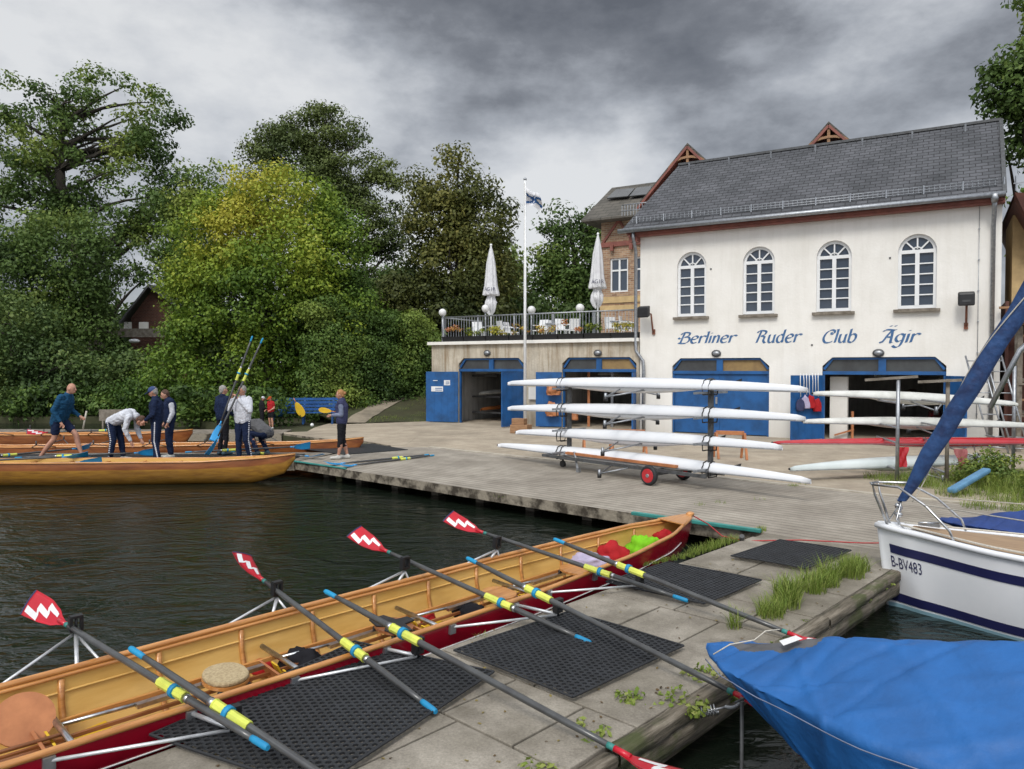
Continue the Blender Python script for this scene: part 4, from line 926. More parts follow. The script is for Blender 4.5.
b=MB(); b.fbox(SR+.15,SR+7,-3.5,-3.4,0,4); b.fbox(SR+7,SR+7.1,-3.5,.8,0,4); b.fbox(SR+.12,SR+.2,-3.4,-.2,0,4); b.build('back_wall',M['darkwood'],sh)
for k in range(4):
    q=MB(); q.bar(F(SR+.35+k*1.7,.9,0),F(SR+.35+k*1.7,.9,zs[1]+.1),.13); q.build('post',M['greywood'],sh)
    for j in range(3):
        q=MB(); q.bar(F(SR+.3+k*1.7,.5,1.0+j*.85),F(SR+1.9+k*1.7,.5,1.05+j*.85),.09); q.build('rail',M['greywood'],sh)
for k,(x,lab) in enumerate(((1000,'aluminium ladder leaning in the boat shelter, left one of two'),(1007,'aluminium ladder leaning in the boat shelter, right one of two'))):
    s,z=FX(x,395,1.6); q=MB(); a0=F(s-.15+k*.3,1.6,0);a1=F(s-.75+k*.3,1.0,2.5); w_=FU*.35
    q.tube([a0,a1],.025,n=6); q.tube([a0+w_,a1+w_],.025,n=6)
    for j in range(9): p=a0.lerp(a1,(j+.5)/9); q.tube([p,p+w_],.015,n=5)
    tag(q.build('ladder',M['galv']),lab,'ladder','ladders in the boat shelter')
# scaffold-like mast strut (grey tube) right edge
q=MB(); q.tube([D(990,408,13.4),D(1020,350,13.2),D(1075,300,13)],.045,n=8); tag(q.build('tube_strut',M['galv']),'bent grey steel tube rising from the boat rack to the right edge','steel tube')

# ------------------------------------------------------------ left house in the trees
hx=thing('garden_house','small red-brown house with a steep dark gable half hidden in the trees','house',D(150,350,44))
hb=D(150,335,44); xl=D(131,320,44).x; xr=D(172,320,44).x+1.5; ze_=D(150,318,44).z; zp=D(153,285,44).z; xm=D(153,285,44).x; y0=44
b=MB(); b.add([(xl,y0,0),(xr,y0,0),(xr,y0,ze_),(xm,y0,zp-.2),(xl,y0,ze_),(xl,y0+7,0),(xl,y0+7,ze_)],[(0,1,2,3,4),(0,4,6,5)]); b.build('wall',M['house_brick'],hx)
b=MB()
for sg,xx in ((-1,xl),(1,xr)):
    p0=Vector((xm,y0-.5,zp)); p1=Vector((xx+sg*.45,y0-.5,ze_-.3)); b.add([p0,p1,p1+Vector((0,8,0)),p0+Vector((0,8,0))],[(0,1,2,3)]); b.bar(p0-Vector((0,0,.1)),p1-Vector((0,0,.1)),.1,.25,up=(0,1,0))
b.build('roof',M['dsteel'],hx)
for i,(xa,xb,m_) in enumerate(((124.5,131,'cream'),(139.5,148,'cream'))):
    a=D(xa,335,44.0);c=D(xb,322,43.9); q=MB(); q.obox((a.x,y0-.06,a.z),(c.x-a.x,0,0),(0,.05,0),(0,0,c.z-a.z)); q.build('window',M['cream'],hx)
b=MB(); a=D(122,336,44); b.obox((a.x-6,y0-.8,a.z-.1),(9,0,0),(0,.1,0),(0,0,.5)); b.build('balcony',M['greywood'],hx)
q=MB(); q.ell(D(134,341,43),(.35,.2,.12)); tag(q.build('white_tarp_heap',M['white']),'white heap beside the small house in the trees','heap')
q=MB(); q.obox(D(99,421,25.8),(.95,0,0),(0,.05,0),(0,0,.4)); q.bar(D(103,430,25.8),D(103,421,25.8),.05); q.bar(D(122,430,25.8),D(122,421,25.8),.05); tag(q.build('notice_board',M['greywood']),'small grey board on the jetty behind the bending man','sign')
q=MB(); q.tube([D(83,429,25.6),D(86.5,411,25.6)],.03,n=6); tag(q.build('mooring_stake',M['straw']),'pale leaning stake on the back jetty beside the bald man','stake')
# ------------------------------------------------------------ trees
def tube_path(b,p0,p1,r0,r1,bend=.15,n=6,sides=6):
    p0=Vector(p0);p1=Vector(p1); L=(p1-p0).length; o=Vector((random.uniform(-1,1),random.uniform(-1,1),random.uniform(-.2,.6)))*L*bend; pts=[];rs=[]
    for i in range(n+1):
        t=i/n; q=p0.lerp(p1,t)+o*sin(PI*t)+Vector((random.uniform(-1,1),random.uniform(-1,1),random.uniform(-1,1)))*L*.018*(0<i<n); pts.append(q); rs.append(r0+(r1-r0)*t)
    b.tube(pts,rs,n=sides); return pts
def tree(name,lab,dep,blobs,m,nclump,nleaf,ls,cr=.9,trunk=None,tr=.3,limbs=14,tint=(.1,.75),group=None,flat=0.0,gz0=0,depthk=.75,seed=0,hole=0.0,yellow=None):
    """blobs: (px,py,rx,ry[,ddepth]) in the picture, built at distance dep"""
    random.seed(seed+100)
    bl=[]
    for q in blobs:
        dd=dep+(q[4] if len(q)>4 else 0); c=D(q[0],q[1],dd); k=dd/FP_; bl.append((c,q[2]*k,q[3]*k,max(q[2]*k*depthk,.8)))
    vol=[a*bz for _,a,bz,_d in bl]; tot=sum(vol)
    tb=D(trunk if trunk else blobs[0][0],380,dep); base=Vector((tb.x,dep,gz0))
    t=thing(name,lab,'tree',base,0,group)
    cs=[];tints=[]
    zmin=min(c.z-bz for c,a,bz,_d in bl); zmax=max(c.z+bz for c,a,bz,_d in bl)
    for (c,a,bz,dd),v in zip(bl,vol):
        for _ in range(max(3,int(nclump*v/tot))):
            while True:
                d_=Vector((random.gauss(0,1),random.gauss(0,1),random.gauss(0,1))).normalized()
                if d_.y<.55 or random.random()<.3: break
            rr=random.uniform(.5,1)**.6*random.uniform(.86,1.1)*(1+.13*noise.noise(d_*3+c*.1))
            p=c+Vector((d_.x*a*rr,d_.y*dd*rr,d_.z*bz*rr))
            if noise.noise(p*.35+Vector((seed,0,0)))<-.32+hole and random.random()<.75: continue
            r=cr*random.uniform(.6,1.25)
            cs.append((p.x,p.y,max(p.z,gz0+.3),r))
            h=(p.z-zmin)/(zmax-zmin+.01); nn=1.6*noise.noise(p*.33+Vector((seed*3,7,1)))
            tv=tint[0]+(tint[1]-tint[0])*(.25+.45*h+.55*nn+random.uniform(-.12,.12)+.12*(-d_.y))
            if yellow is not None:
                yv=1-min(1,math.hypot((p.x-yellow[0].x)/yellow[1],(p.z-yellow[0].z)/yellow[2])); tv+=yv*.34
            tints.append(min(max(tv,0),1))
    nl=[max(6,int(nleaf*(c[3]/cr)**2)) for c in cs]
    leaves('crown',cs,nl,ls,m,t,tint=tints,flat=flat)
    b=MB(); main=max(bl,key=lambda q:q[1]*q[2]); topc=Vector((main[0].x,main[0].y,zmin+(zmax-zmin)*.55))
    tp=tube_path(b,base,topc,tr,tr*.5,.03,8,9)
    top2=Vector((main[0].x+random.uniform(-.5,.5),main[0].y,zmax-(zmax-zmin)*.15)); tp+=tube_path(b,topc,top2,tr*.5,tr*.1,.06,6,7)
    sel=random.sample(cs,min(limbs,len(cs)))
    for c in sel:
        cv=Vector(c[:3]); cand=[p for p in tp[2:] if p.z<cv.z+.3] or tp[2:4]
        cand=random.sample(cand,max(1,len(cand)//2)); p=min(cand,key=lambda q:(q-cv).length+abs(q.z-(cv.z-(cv-q).length*.45))*.8); L_=(cv-p).length
        pp=tube_path(b,p,cv,min(tr*.38,.03+L_*.03),.02,.13,6,5)
        for _ in range(2):
            c2=min(random.sample(cs,min(25,len(cs))),key=lambda q:(Vector(q[:3])-pp[3]).length); tube_path(b,pp[3],Vector(c2[:3]),.035+.01*random.random(),.012,.15,4,4)
    b.build('trunk',M['bark'],t); return t
# big loose tree on the left, two further ones, undergrowth over the water
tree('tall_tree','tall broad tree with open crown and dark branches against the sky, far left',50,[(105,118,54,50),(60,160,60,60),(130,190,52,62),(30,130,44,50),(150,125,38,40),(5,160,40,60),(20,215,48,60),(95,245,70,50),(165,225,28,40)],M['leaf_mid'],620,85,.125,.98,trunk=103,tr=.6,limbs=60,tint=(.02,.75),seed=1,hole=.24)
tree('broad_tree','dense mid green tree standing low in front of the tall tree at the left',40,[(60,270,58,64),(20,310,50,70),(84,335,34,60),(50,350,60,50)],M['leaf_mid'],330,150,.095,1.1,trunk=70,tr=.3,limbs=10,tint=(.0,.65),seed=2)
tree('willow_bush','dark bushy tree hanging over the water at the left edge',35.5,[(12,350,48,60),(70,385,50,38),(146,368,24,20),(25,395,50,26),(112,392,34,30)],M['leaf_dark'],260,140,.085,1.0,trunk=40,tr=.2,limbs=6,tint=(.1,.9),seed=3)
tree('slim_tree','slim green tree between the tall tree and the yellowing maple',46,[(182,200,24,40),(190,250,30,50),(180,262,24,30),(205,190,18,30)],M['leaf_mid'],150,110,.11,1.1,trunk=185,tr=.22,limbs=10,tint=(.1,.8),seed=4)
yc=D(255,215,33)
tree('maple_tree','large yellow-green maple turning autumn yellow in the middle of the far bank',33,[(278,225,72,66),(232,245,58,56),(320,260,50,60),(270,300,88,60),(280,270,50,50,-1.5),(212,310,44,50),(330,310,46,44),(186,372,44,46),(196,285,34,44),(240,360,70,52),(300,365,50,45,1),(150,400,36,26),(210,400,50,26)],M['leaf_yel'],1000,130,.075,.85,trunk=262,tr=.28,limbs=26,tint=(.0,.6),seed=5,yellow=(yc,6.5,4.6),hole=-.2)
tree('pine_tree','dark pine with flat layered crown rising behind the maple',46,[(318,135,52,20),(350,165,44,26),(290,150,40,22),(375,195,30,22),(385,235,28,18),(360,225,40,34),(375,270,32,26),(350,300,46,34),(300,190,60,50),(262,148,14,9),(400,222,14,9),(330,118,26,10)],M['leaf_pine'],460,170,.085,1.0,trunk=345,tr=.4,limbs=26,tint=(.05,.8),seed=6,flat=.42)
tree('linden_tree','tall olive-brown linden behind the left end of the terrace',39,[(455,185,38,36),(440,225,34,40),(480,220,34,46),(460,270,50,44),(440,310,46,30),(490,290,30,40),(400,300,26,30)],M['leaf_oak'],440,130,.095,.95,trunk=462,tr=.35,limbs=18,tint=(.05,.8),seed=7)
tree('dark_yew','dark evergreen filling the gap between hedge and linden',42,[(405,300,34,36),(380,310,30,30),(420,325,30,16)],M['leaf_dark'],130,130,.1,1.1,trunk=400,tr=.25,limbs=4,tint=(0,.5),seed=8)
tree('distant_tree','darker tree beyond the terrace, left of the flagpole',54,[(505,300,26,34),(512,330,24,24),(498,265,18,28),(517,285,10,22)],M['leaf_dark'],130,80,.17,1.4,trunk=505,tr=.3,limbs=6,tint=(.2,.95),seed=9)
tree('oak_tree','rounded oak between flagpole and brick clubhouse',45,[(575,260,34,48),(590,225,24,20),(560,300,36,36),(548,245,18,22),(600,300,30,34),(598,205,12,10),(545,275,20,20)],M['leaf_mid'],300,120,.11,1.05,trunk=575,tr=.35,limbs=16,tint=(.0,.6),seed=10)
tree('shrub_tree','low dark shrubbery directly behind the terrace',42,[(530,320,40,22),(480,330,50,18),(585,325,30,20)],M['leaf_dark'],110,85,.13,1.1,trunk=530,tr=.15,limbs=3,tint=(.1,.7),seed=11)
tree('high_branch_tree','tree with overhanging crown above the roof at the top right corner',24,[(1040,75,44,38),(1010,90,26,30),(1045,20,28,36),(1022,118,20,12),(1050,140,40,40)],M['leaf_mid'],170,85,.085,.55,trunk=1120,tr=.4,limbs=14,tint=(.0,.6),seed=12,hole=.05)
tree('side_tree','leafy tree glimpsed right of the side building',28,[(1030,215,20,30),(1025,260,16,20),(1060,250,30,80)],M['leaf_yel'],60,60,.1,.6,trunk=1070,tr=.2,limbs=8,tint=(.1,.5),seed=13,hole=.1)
# background woodland masses: they read as one far-off wood
bgc=[];bt=[]
random.seed(5)
for i in range(560):
    x=random.uniform(-75,45); y=60+random.uniform(-4,6); h=random.uniform(.5,7 if x<-8 else 6.0); bgc.append((x,y,h,2.2)); bt.append(random.uniform(.0,.7))
o=leaves('distant_woodland',bgc,90,.4,M['leaf_dark'],tint=bt); tag(o,'dark far-off woodland behind all the single trees','woodland',kind='stuff')
# ivy hedge
def hedge():
    cs=[];ti=[]; random.seed(21)
    L=D(318,415,30.5); Rr=D(436,400,34.5)
    ends=[(318,300),(345,306),(375,312),(405,318),(434,325)]
    for i in range(720):
        u=random.random(); px=305+u*130; dep=30+u*4.0; top=D(px,304+u*22,dep).z+.55*noise.noise(Vector((u*9,3,3)))-.9*max(0,u-.85)*3; 
        z=random.random()**.75*top; 
        if random.random()<.3: off=random.uniform(0,2.5); z=top-.12*(off-1.2)**2
        else: off=random.uniform(-.35,.35)+ (z/top)**4*1.1+.45*noise.noise(Vector((u*8,z*.8,1)))
        c=D(px,380,dep); cs.append((c.x,dep+off,max(z,.25),.62*random.uniform(.7,1.2))); n_=noise.noise(Vector((c.x*.6,z*.6,2))); ti.append(.28+.8*n_+.3*(z/max(top,1))**2+random.uniform(-.08,.08))
    t=thing('ivy_hedge','tall clipped ivy hedge between the maple and the terrace wing','hedge',(Vector((L.x+3,32,0))))
    leaves('foliage',cs,120,.058,M['leaf_ivy'],t,tint=np.clip(ti,0,1))
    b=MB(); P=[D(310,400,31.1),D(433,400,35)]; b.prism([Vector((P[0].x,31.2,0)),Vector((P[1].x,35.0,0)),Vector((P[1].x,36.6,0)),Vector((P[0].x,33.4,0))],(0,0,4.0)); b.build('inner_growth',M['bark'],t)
hedge()
# grass bank and path rising behind the yard
b=MB(); nx_,ny_=24,10
for nm,mt_,c0,c1 in (('grass_bank','soil',0,1),):
    vs=[]; 
    Q=[Vector((-6.6,28.4,0)),Vector((-2.2,30.6,0)),Vector((-2.6,36,1.6)),Vector((-10,32.5,.7))]
    for j in range(ny_+1):
        for i in range(nx_+1):
            u=i/nx_;v=j/ny_; p=(Q[0].lerp(Q[1],u)).lerp(Q[3].lerp(Q[2],u),v); vs.append(p+Vector((0,0,.05*noise.noise(p*1.3)+.01)))
    b.add(vs,[(j*(nx_+1)+i,j*(nx_+1)+i+1,(j+1)*(nx_+1)+i+1,(j+1)*(nx_+1)+i) for j in range(ny_) for i in range(nx_)],True)
tag(b.build('grass_bank',M['soil']),kind='structure')
def bank(u,v): p=(Q[0].lerp(Q[1],u)).lerp(Q[3].lerp(Q[2],u),v); return p+Vector((0,0,.05*noise.noise(p*1.3)+.01))
b=MB(); pts=[]
for j in range(25):
    v=j/24; u=.12+.72*v; w_=.10+.02*noise.noise(Vector((v*7,1,1))); pts+=[bank(u-w_,v)+Vector((0,0,.03)),bank(u,v)+Vector((0,0,.035)),bank(u+w_*.8,v)+Vector((0,0,.03))]
b.add(pts,[f for j in range(24) for f in ((3*j,3*j+1,3*j+4,3*j+3),(3*j+1,3*j+2,3*j+5,3*j+4))],True); tag(b.build('footpath',M['path']),kind='structure')
# grass tufts
def grass(name,lab,spots,m='grass',kind=None,cat='grass',group=None,lean=.75):
    vs=[];fs=[];tt=[]
    for (p,n,rad,h0) in spots:
        h=h0*random.uniform(.65,1.25)
        for _ in range(n):
            a=random.uniform(0,2*PI); r=rad*math.sqrt(random.random()); o=Vector((p[0]+r*cos(a),p[1]+r*sin(a),p[2])); hh=h*random.uniform(.4,1.15); w=.0018+hh*.007
            da=random.uniform(0,2*PI); dv=Vector((cos(da),sin(da),0)); side=Vector((-dv.y,dv.x,0)); ln=lean*random.uniform(.2,1.3); k=len(vs)
            for i,(f,ww) in enumerate(((0,1),(.4,.9),(.75,.6),(1,.08))):
                c=o+dv*(hh*ln*f*f)+Vector((0,0,hh*f*(1-.25*f*ln))); vs+= [c-side*w*ww,c+side*w*ww]
            for i in range(3): fs.append((k+2*i,k+2*i+1,k+2*i+3,k+2*i+2))
            tt+= [random.uniform(.15,.95)]*3
    q=MB(); q.add(vs,fs); o=q.build(name,M[m]); at=o.data.attributes.new('tint','FLOAT','FACE'); at.data.foreach_set('value',tt)
    return tag(o,lab,cat,group,kind)
random.seed(31)
def along(p,q,n): return [p.lerp(q,(i+.5)/n) for i in range(n)]
e0_=G(819,591,.03); e1_=G(866,567,.03)
grass('grass_tuft','tall green grass tuft on the dock edge beside the sailboat bow',[(p+Vector((random.uniform(-.12,.06),random.uniform(-.1,.1),0)),200,.12,.2) for p in along(e0_,e1_,9)],group='grass tufts on the near dock')
e0_=G(768,620,.03); e1_=G(800,592,.03)
grass('grass_tuft','medium grass tuft on the dock edge above the blue tarpaulin',[(p+Vector((random.uniform(-.1,.05),0,0)),190,.11,.21) for p in along(e0_,e1_,6)],group='grass tufts on the near dock')
grass('grass_tuft','thin sparse grass sprouting from a joint left of the tarpaulin tip',[(G(733,628,.03),70,.07,.22),(G(738,620,.03),20,.06,.2)],group='grass tufts on the near dock')
grass('grass_tuft','small grass clump beside the farthest mat',[(G(803,585,.03),50,.06,.17)],group='grass tufts on the near dock')
gd=[]
for (x0,y0_,x1,y1_,n,r,h) in ((690,555,735,540,9,.09,.11),(640,566,695,556,6,.05,.06),(756,533,764,530,2,.06,.08)):
    for p in along(G(x0,y0_,0),G(x1,y1_,0),n): gd.append((p,90,r,h))
grass('moss_grass','low grass and moss along the boat side of the dock near the red bow',gd)
gd=[]
for (x,y,n) in ((480,638,20),(474,626,14),(545,630,10),(285,690,14),(300,688,10),(265,697,12),(700,505,30),(720,503,24),(500,497,10),(793,486,60),(803,484,50),(760,500,14)):
    gd.append((G(x,y,.02),n,.1 if y<510 else .05,.06))
grass('joint_weeds','scattered small weeds growing in the dock joints',gd,kind='stuff')
# leafy weeds hanging on the beam
random.seed(8)
for i,(x,y,n,lab) in enumerate(((540,768,10,'leafy weed on the timber edge at the bottom of the picture'),(632,703,12,'leafy weed in the middle of the timber dock edge'),(668,700,12,'leafy weed hanging over the water beside the mooring spring'),(700,678,10,'leafy weed on the dock edge under the long oar'),(725,660,14,'leafy weed at the tarpaulin tip'),(598,735,12,'leafy weed left of the red blade by the water'),(690,712,6,'small leafy weed low on the beam beside the spring'))):
    c=G(x,y,.02); cs=[(c.x+random.uniform(-.09,.09),c.y+random.uniform(-.09,.09),random.uniform(-.03,.07),.055) for _ in range(n)]
    t=thing('leafy_weed',lab,'weed',c,0,'leafy weeds on the dock edge'); leaves('leaf_cluster',cs,14,.019,M['grass'],t,tint=[random.uniform(.3,.9) for _ in cs],up=.5)
# right bank greenery
gd=[]
for i in range(60): gd.append((Vector((random.uniform(7.2,11),random.uniform(10.6,14.6),-.03)),200,.28,.3))
grass('bank_grass','rough green grass on the bank behind the sailboat',gd,kind='stuff')
tb=[(Vector((9.1,12.3,.45)),.6),(Vector((9.9,12.8,.5)),.7),(Vector((8.9,13.8,.5)),.55)]
for i,(c,r) in enumerate(tb):
    t=thing('bank_bush',['rounded green bush on the right bank beside the blue tarpaulin','larger green bush at the right edge of the bank','leafy bush under the end of the white shells'][i],'bush',(c.x,c.y,0),0,'bushes on the right bank')
    cs=[(c.x+random.gauss(0,r*.45),c.y+random.gauss(0,r*.45),.12+abs(random.gauss(0,r*.45)),.22) for _ in range(50)]
    leaves('foliage',cs,60,.03,M['leaf_mid'],t,tint=[random.uniform(.3,1) for _ in cs])
    q=MB(); 
    for k in range(6): q.tube([(c.x,c.y,0),cs[k][:3]],[.015,.006],n=5)
    q.build('stem',M['bark'],t)
# undergrowth along the far bank waterline
cs=[];ti=[]
for i in range(150):
    x=random.uniform(-23,-8.6); y=33.2 if x<-14 else (30.5 if x<-11 else 27.3); cs.append((x,y+random.uniform(-.7,1.2)+max(0,(x+9)*-.05),random.uniform(-.2,1.3),.6)); ti.append(random.uniform(0,.7))
tag(leaves('bank_undergrowth',cs,70,.09,M['leaf_ivy'],tint=ti),'dark undergrowth hanging over the far bank','undergrowth',kind='stuff')

gd=[]
for i in range(110):
    u=random.random();v=random.random(); p=(Q[0].lerp(Q[1],u)).lerp(Q[3].lerp(Q[2],u),v)
    if abs(u-.12-.72*v)<.15: continue
    gd.append((p,60,.35,.13))
grass('slope_grass','short rough grass on the slope beside the blue garage door',gd,kind='stuff')

random.seed(91); cs=[];ti=[]
for i in range(110):
    a=random.uniform(-5.6,-1.2) if i%4 else random.uniform(-1.2,1.0); c=dockp(a,wid-random.choice([.09,.1,.0,-.03]),random.uniform(-.1,.03))
    if noise.noise(Vector((a*2.2,4,4)))<.02: continue
    cs.append((c.x,c.y,c.z,random.uniform(.02,.05))); ti.append(random.uniform(.1,.8))
tag(leaves('edge_weeds',cs,16,.015,M['grass'],tint=ti,up=.4),'small weeds and moss growing in the timber edge of the near dock','weeds',kind='stuff')
cs=[];ti=[]
for i in range(260):
    c=dockp(random.uniform(-6,1.3),random.uniform(.05,wid),.04); cs.append((c.x,c.y,.042,.012)); ti.append(random.uniform(0,1))
M['litter']=leafmat('dry_leaf_litter',[(.05,.035,.02),(.14,.09,.04),(.25,.2,.06)],.1)
tag(leaves('leaf_litter',cs,2,.011,M['litter'],tint=ti,up=2.5,flat=.1),'dry leaves and bits scattered over the near dock','litter',kind='stuff')
# ------------------------------------------------------------ helpers for hulls
def interp(pts,x):
    if x<=pts[0][0]: return pts[0][1]
    for i in range(len(pts)-1):
        a,b=pts[i],pts[i+1]
        if x<=b[0]:
            t=(x-a[0])/(b[0]-a[0]); t=t*t*(3-2*t)*.35+t*.65; return a[1]+(b[1]-a[1])*t
    return pts[-1][1]
def hull_surf(L,w,g,k,n=60,m=16,off=0.0,zoff=0.0,s0=0,s1=None,pw=.75):
    s1=s1 if s1 is not None else L; vs=[];fs=[]
    for i in range(n+1):
        s=s0+(s1-s0)*i/n; W=max(w(s)-off,.004); GZ=g(s); KZ=k(s)+zoff
        for j in range(m+1):
            a=-PI/2+PI*j/m; c=abs(cos(a))**pw; vs.append((s,W*sin(a),GZ-(GZ-KZ)*c))
    for i in range(n):
        for j in range(m): fs.append((i*(m+1)+j,(i+1)*(m+1)+j,(i+1)*(m+1)+j+1,i*(m+1)+j+1))
    return vs,fs
def frame(org,xdir,roll=0):
    x=Vector(xdir).normalized(); z=Vector((0,0,1)); y=z.cross(x).normalized(); Mx=Matrix((( x.x,y.x,0,org[0]),(x.y,y.y,0,org[1]),(x.z,y.z,1,org[2]),(0,0,0,1)))
    Mx.col[2]=(0,0,1,0)
    return Mx@Matrix.Rotation(roll,4,'X')
# ------------------------------------------------------------ the red boat at the dock
bow=G(690,517,.25); GM=frame((bow.x,bow.y,0),(-.6957,-.7194,0),R(-4.0))
wp=[(0,.015),(.25,.12),(1,.31),(2,.42),(3.5,.50),(5.5,.52),(7.5,.49),(9,.36),(10,.2),(10.7,.02)]
gp_=[(0,.27),(.8,.225),(2,.19),(4,.17),(8,.17),(10.7,.24)]; kp=[(0,.1),(.15,-.12),(.6,-.3),(1.5,-.4),(5,-.43),(9,-.4),(10.3,-.25),(10.7,.1)]
GL_=10.7; gw=lambda s:interp(wp,s); gg=lambda s:interp(gp_,s); gk=lambda s:interp(kp,s)
gig=thing('rowing_gig','long crimson rowing boat with yellow varnished inside lying at the near dock','rowing boat',M=GM)
b=MB(); v,f=hull_surf(GL_,gw,gg,gk); b.add(v,f,True); b.build('hull',M['crimson'],gig,True)
b=MB(); v,f=hull_surf(GL_,gw,gg,gk,off=.022,zoff=.05); b.add(v,[q[::-1] for q in f],True); b.build('inner_skin',M['yellow_in'],gig,True)
for sd_ in (-1,1):
    b=MB(); P=[(s,sd_*(gw(s)-.008),gg(s)+.006) for s in np.linspace(.0,GL_,70)]; b.tube(P,.022,n=8); b.tube([(p[0],p[1]-sd_*.02,p[2]-.03) for p in P[1:-1]],.014,n=6); b.build('gunwale',M['varn'],gig,True)
    b=MB(); P=[(s,sd_*(gw(s)*math.sqrt(1-min(.99,(.2/(gg(s)-gk(s)))**(2/.75)))+.002),gg(s)-.2) for s in np.linspace(.5,GL_-.6,90)]; b.tube(P,.006,n=5); b.build('white_line',M['whitepaint'],gig,True)
    b=MB(); P=[(s,sd_*((gw(s)-.022)*math.sqrt(1-min(.99,(.13/(gg(s)-gk(s)-.05))**(2/.75)))-.006),gg(s)-.13) for s in np.linspace(1.2,GL_-.9,50)]; b.tube(P,.008,n=6); b.build('side_stringer',M['yellow_in'],gig,True)
b=MB(); b.prism([(-.02,-.02,.29),(.5,-.19,.262),(.5,.19,.262),(-.02,.02,.29)],(0,0,.012)); b.ell((.03,0,.3),(.07,.05,.03)); b.build('bow_deck',M['varn'],gig,True)
ribs=np.arange(.9,10.2,.62)
for s in ribs:
    b=MB(); W=gw(s)-.03; 
    for sd_ in (-1,1):
        pts=[]
        for j in range(7):
            a=R(10+78*j/6); c=abs(cos(a))**.75; pts.append((s,sd_*W*sin(a),gg(s)-(gg(s)-gk(s)-.055)*c))
        b.tube(pts,.010,n=5,flat=2.2,up=(1,0,0))
    b.build('rib',M['varn'],gig,True)
# floor boards, keelson, seat rails
b=MB()
for y in (-.12,.0,.12): b.obox((1.4,y-.045,-.345),(8.3,0,0),(0,.09,0),(0,0,.012))
b.build('floor_board',M['yellow_in'],gig,True)
for y in (-.26,.26):
    b=MB(); b.bar((1.6,y,-.06),(9.2,y,-.06),.022,.03); b.build('stringer',M['varn'],gig,True)
for y in (-.1,.1):
    b=MB(); b.bar((1.8,y,-.09),(8.6,y,-.09),.02,.024); b.build('keelson_rail',M['varnd'],gig,True)
stat=[2.95,4.05,5.4,6.7]    # oarlock stations
seatS=[2.35,3.5,4.75,6.2]; strS=[3.2,4.42,5.72,7.2]
for i in range(4):
    s=seatS[i]
    for y in (-.13,.13):
        q=MB(); q.bar((s-.35,y,-.035),(s+.55,y,-.04),.045,.03); q.build('slide_rail',M['steel'],gig,True)
    t=MB(); pts=[]
    for j in range(28):
        a=2*PI*j/28; r=1+.10*cos(2*a)-.14*max(0,cos(a-PI))**6; pts.append((s+.145*r*cos(a),.19*r*sin(a)*(1+.05*cos(a)),.015))
    t.prism(pts,(0,0,.022)); st=t.build('seat',M['varn'] if i!=2 else M['varnd'],gig,True)
    if i==3:
        t=MB(); t.prism([(s+(p[0]-s)*.98,p[1]*.98,.038) for p in pts],(0,0,.035)); t.build('cushion',M['cushion'],st,True,bevel=.012)
    if i==2:
        t=MB(); pp=[(s-.17,-.05),(s-.17,.05),(s-.06,.06),(s-.03,.2),(s+.12,.2),(s+.15,.06),(s+.09,0),(s+.15,-.06),(s+.12,-.2),(s-.03,-.2),(s-.06,-.06)]; t.prism([(p[0],p[1],.038) for p in pp],(0,0,.018)); t.build('cushion',M['rubber'],st,True,bevel=.006)
    t=MB()
    for dx in (-.1,.1):
        for y in (-.13,.13): t.tube([(s+dx,y-.012,-.008),(s+dx,y+.012,-.008)],.022,n=10)
    t.bar((s-.1,-.15,0),(s-.1,.15,0),.012); t.bar((s+.1,-.15,0),(s+.1,.15,0),.012); t.build('seat_roller',M['black'],st,True)
    s=strS[i]; W=gw(s)-.03
    t=MB(); t.tube([(s,-W*.86,-.02),(s,W*.86,-.0)],.02,n=10); sb=t.build('stretcher_bar',M['steel'],gig,True)
    t=MB(); t.obox((s-.02,-.2,-.28),(.02,0,.0),(0,.4,0),(.14,0,.26)); t.obox((s-.62,-.2,-.2),(.46,0,-.06),(0,.13,0),(0,0,.02)); t.obox((s-.62,.05,-.2),(.46,0,-.06),(0,.13,0),(0,0,.02)); t.build('foot_board',M['orangewood'],sb,True)
    t=MB()
    for y in (-.13,.04): t.obox((s-.035,y,-.22),(.015,0,0),(0,.09,0),(.1,0,.2))
    t.obox((s-.3,-.24,-.16),(.22,0,-.03),(0,.2,0),(0,0,.03)); t.build('foot_strap',M['yellow'],sb,True)
    t=MB(); t.tube([(s-.55,-.17,-.05),(s-.02,-.17,-.03)],.014,n=7); t.build('brace_tube',M['steel'],sb,True)
# cox backrest disc
t=MB(); 
dsk=[]; dc=GM.inverted()@G(24,722,.04)
for j in range(30):
    a=2*PI*j/30; dsk.append((dc.x+.17*cos(a),dc.y-.11*sin(a),dc.z+.12*sin(a)+.02))
c0=G(42,722,.0); 
t.prism(dsk,(0,-.012,-.011)); t.build('backrest_disc',M['orangewood'],gig,True)
t=MB(); t.tube([(8.3,-.05,-.0),(7.2,-.03,-.02)],.014,n=6); t.tube([(8.3,.0,-.03),(7.2,.03,-.05)],.014,n=6); t.build('backrest_rod',M['varnd'],gig,True)
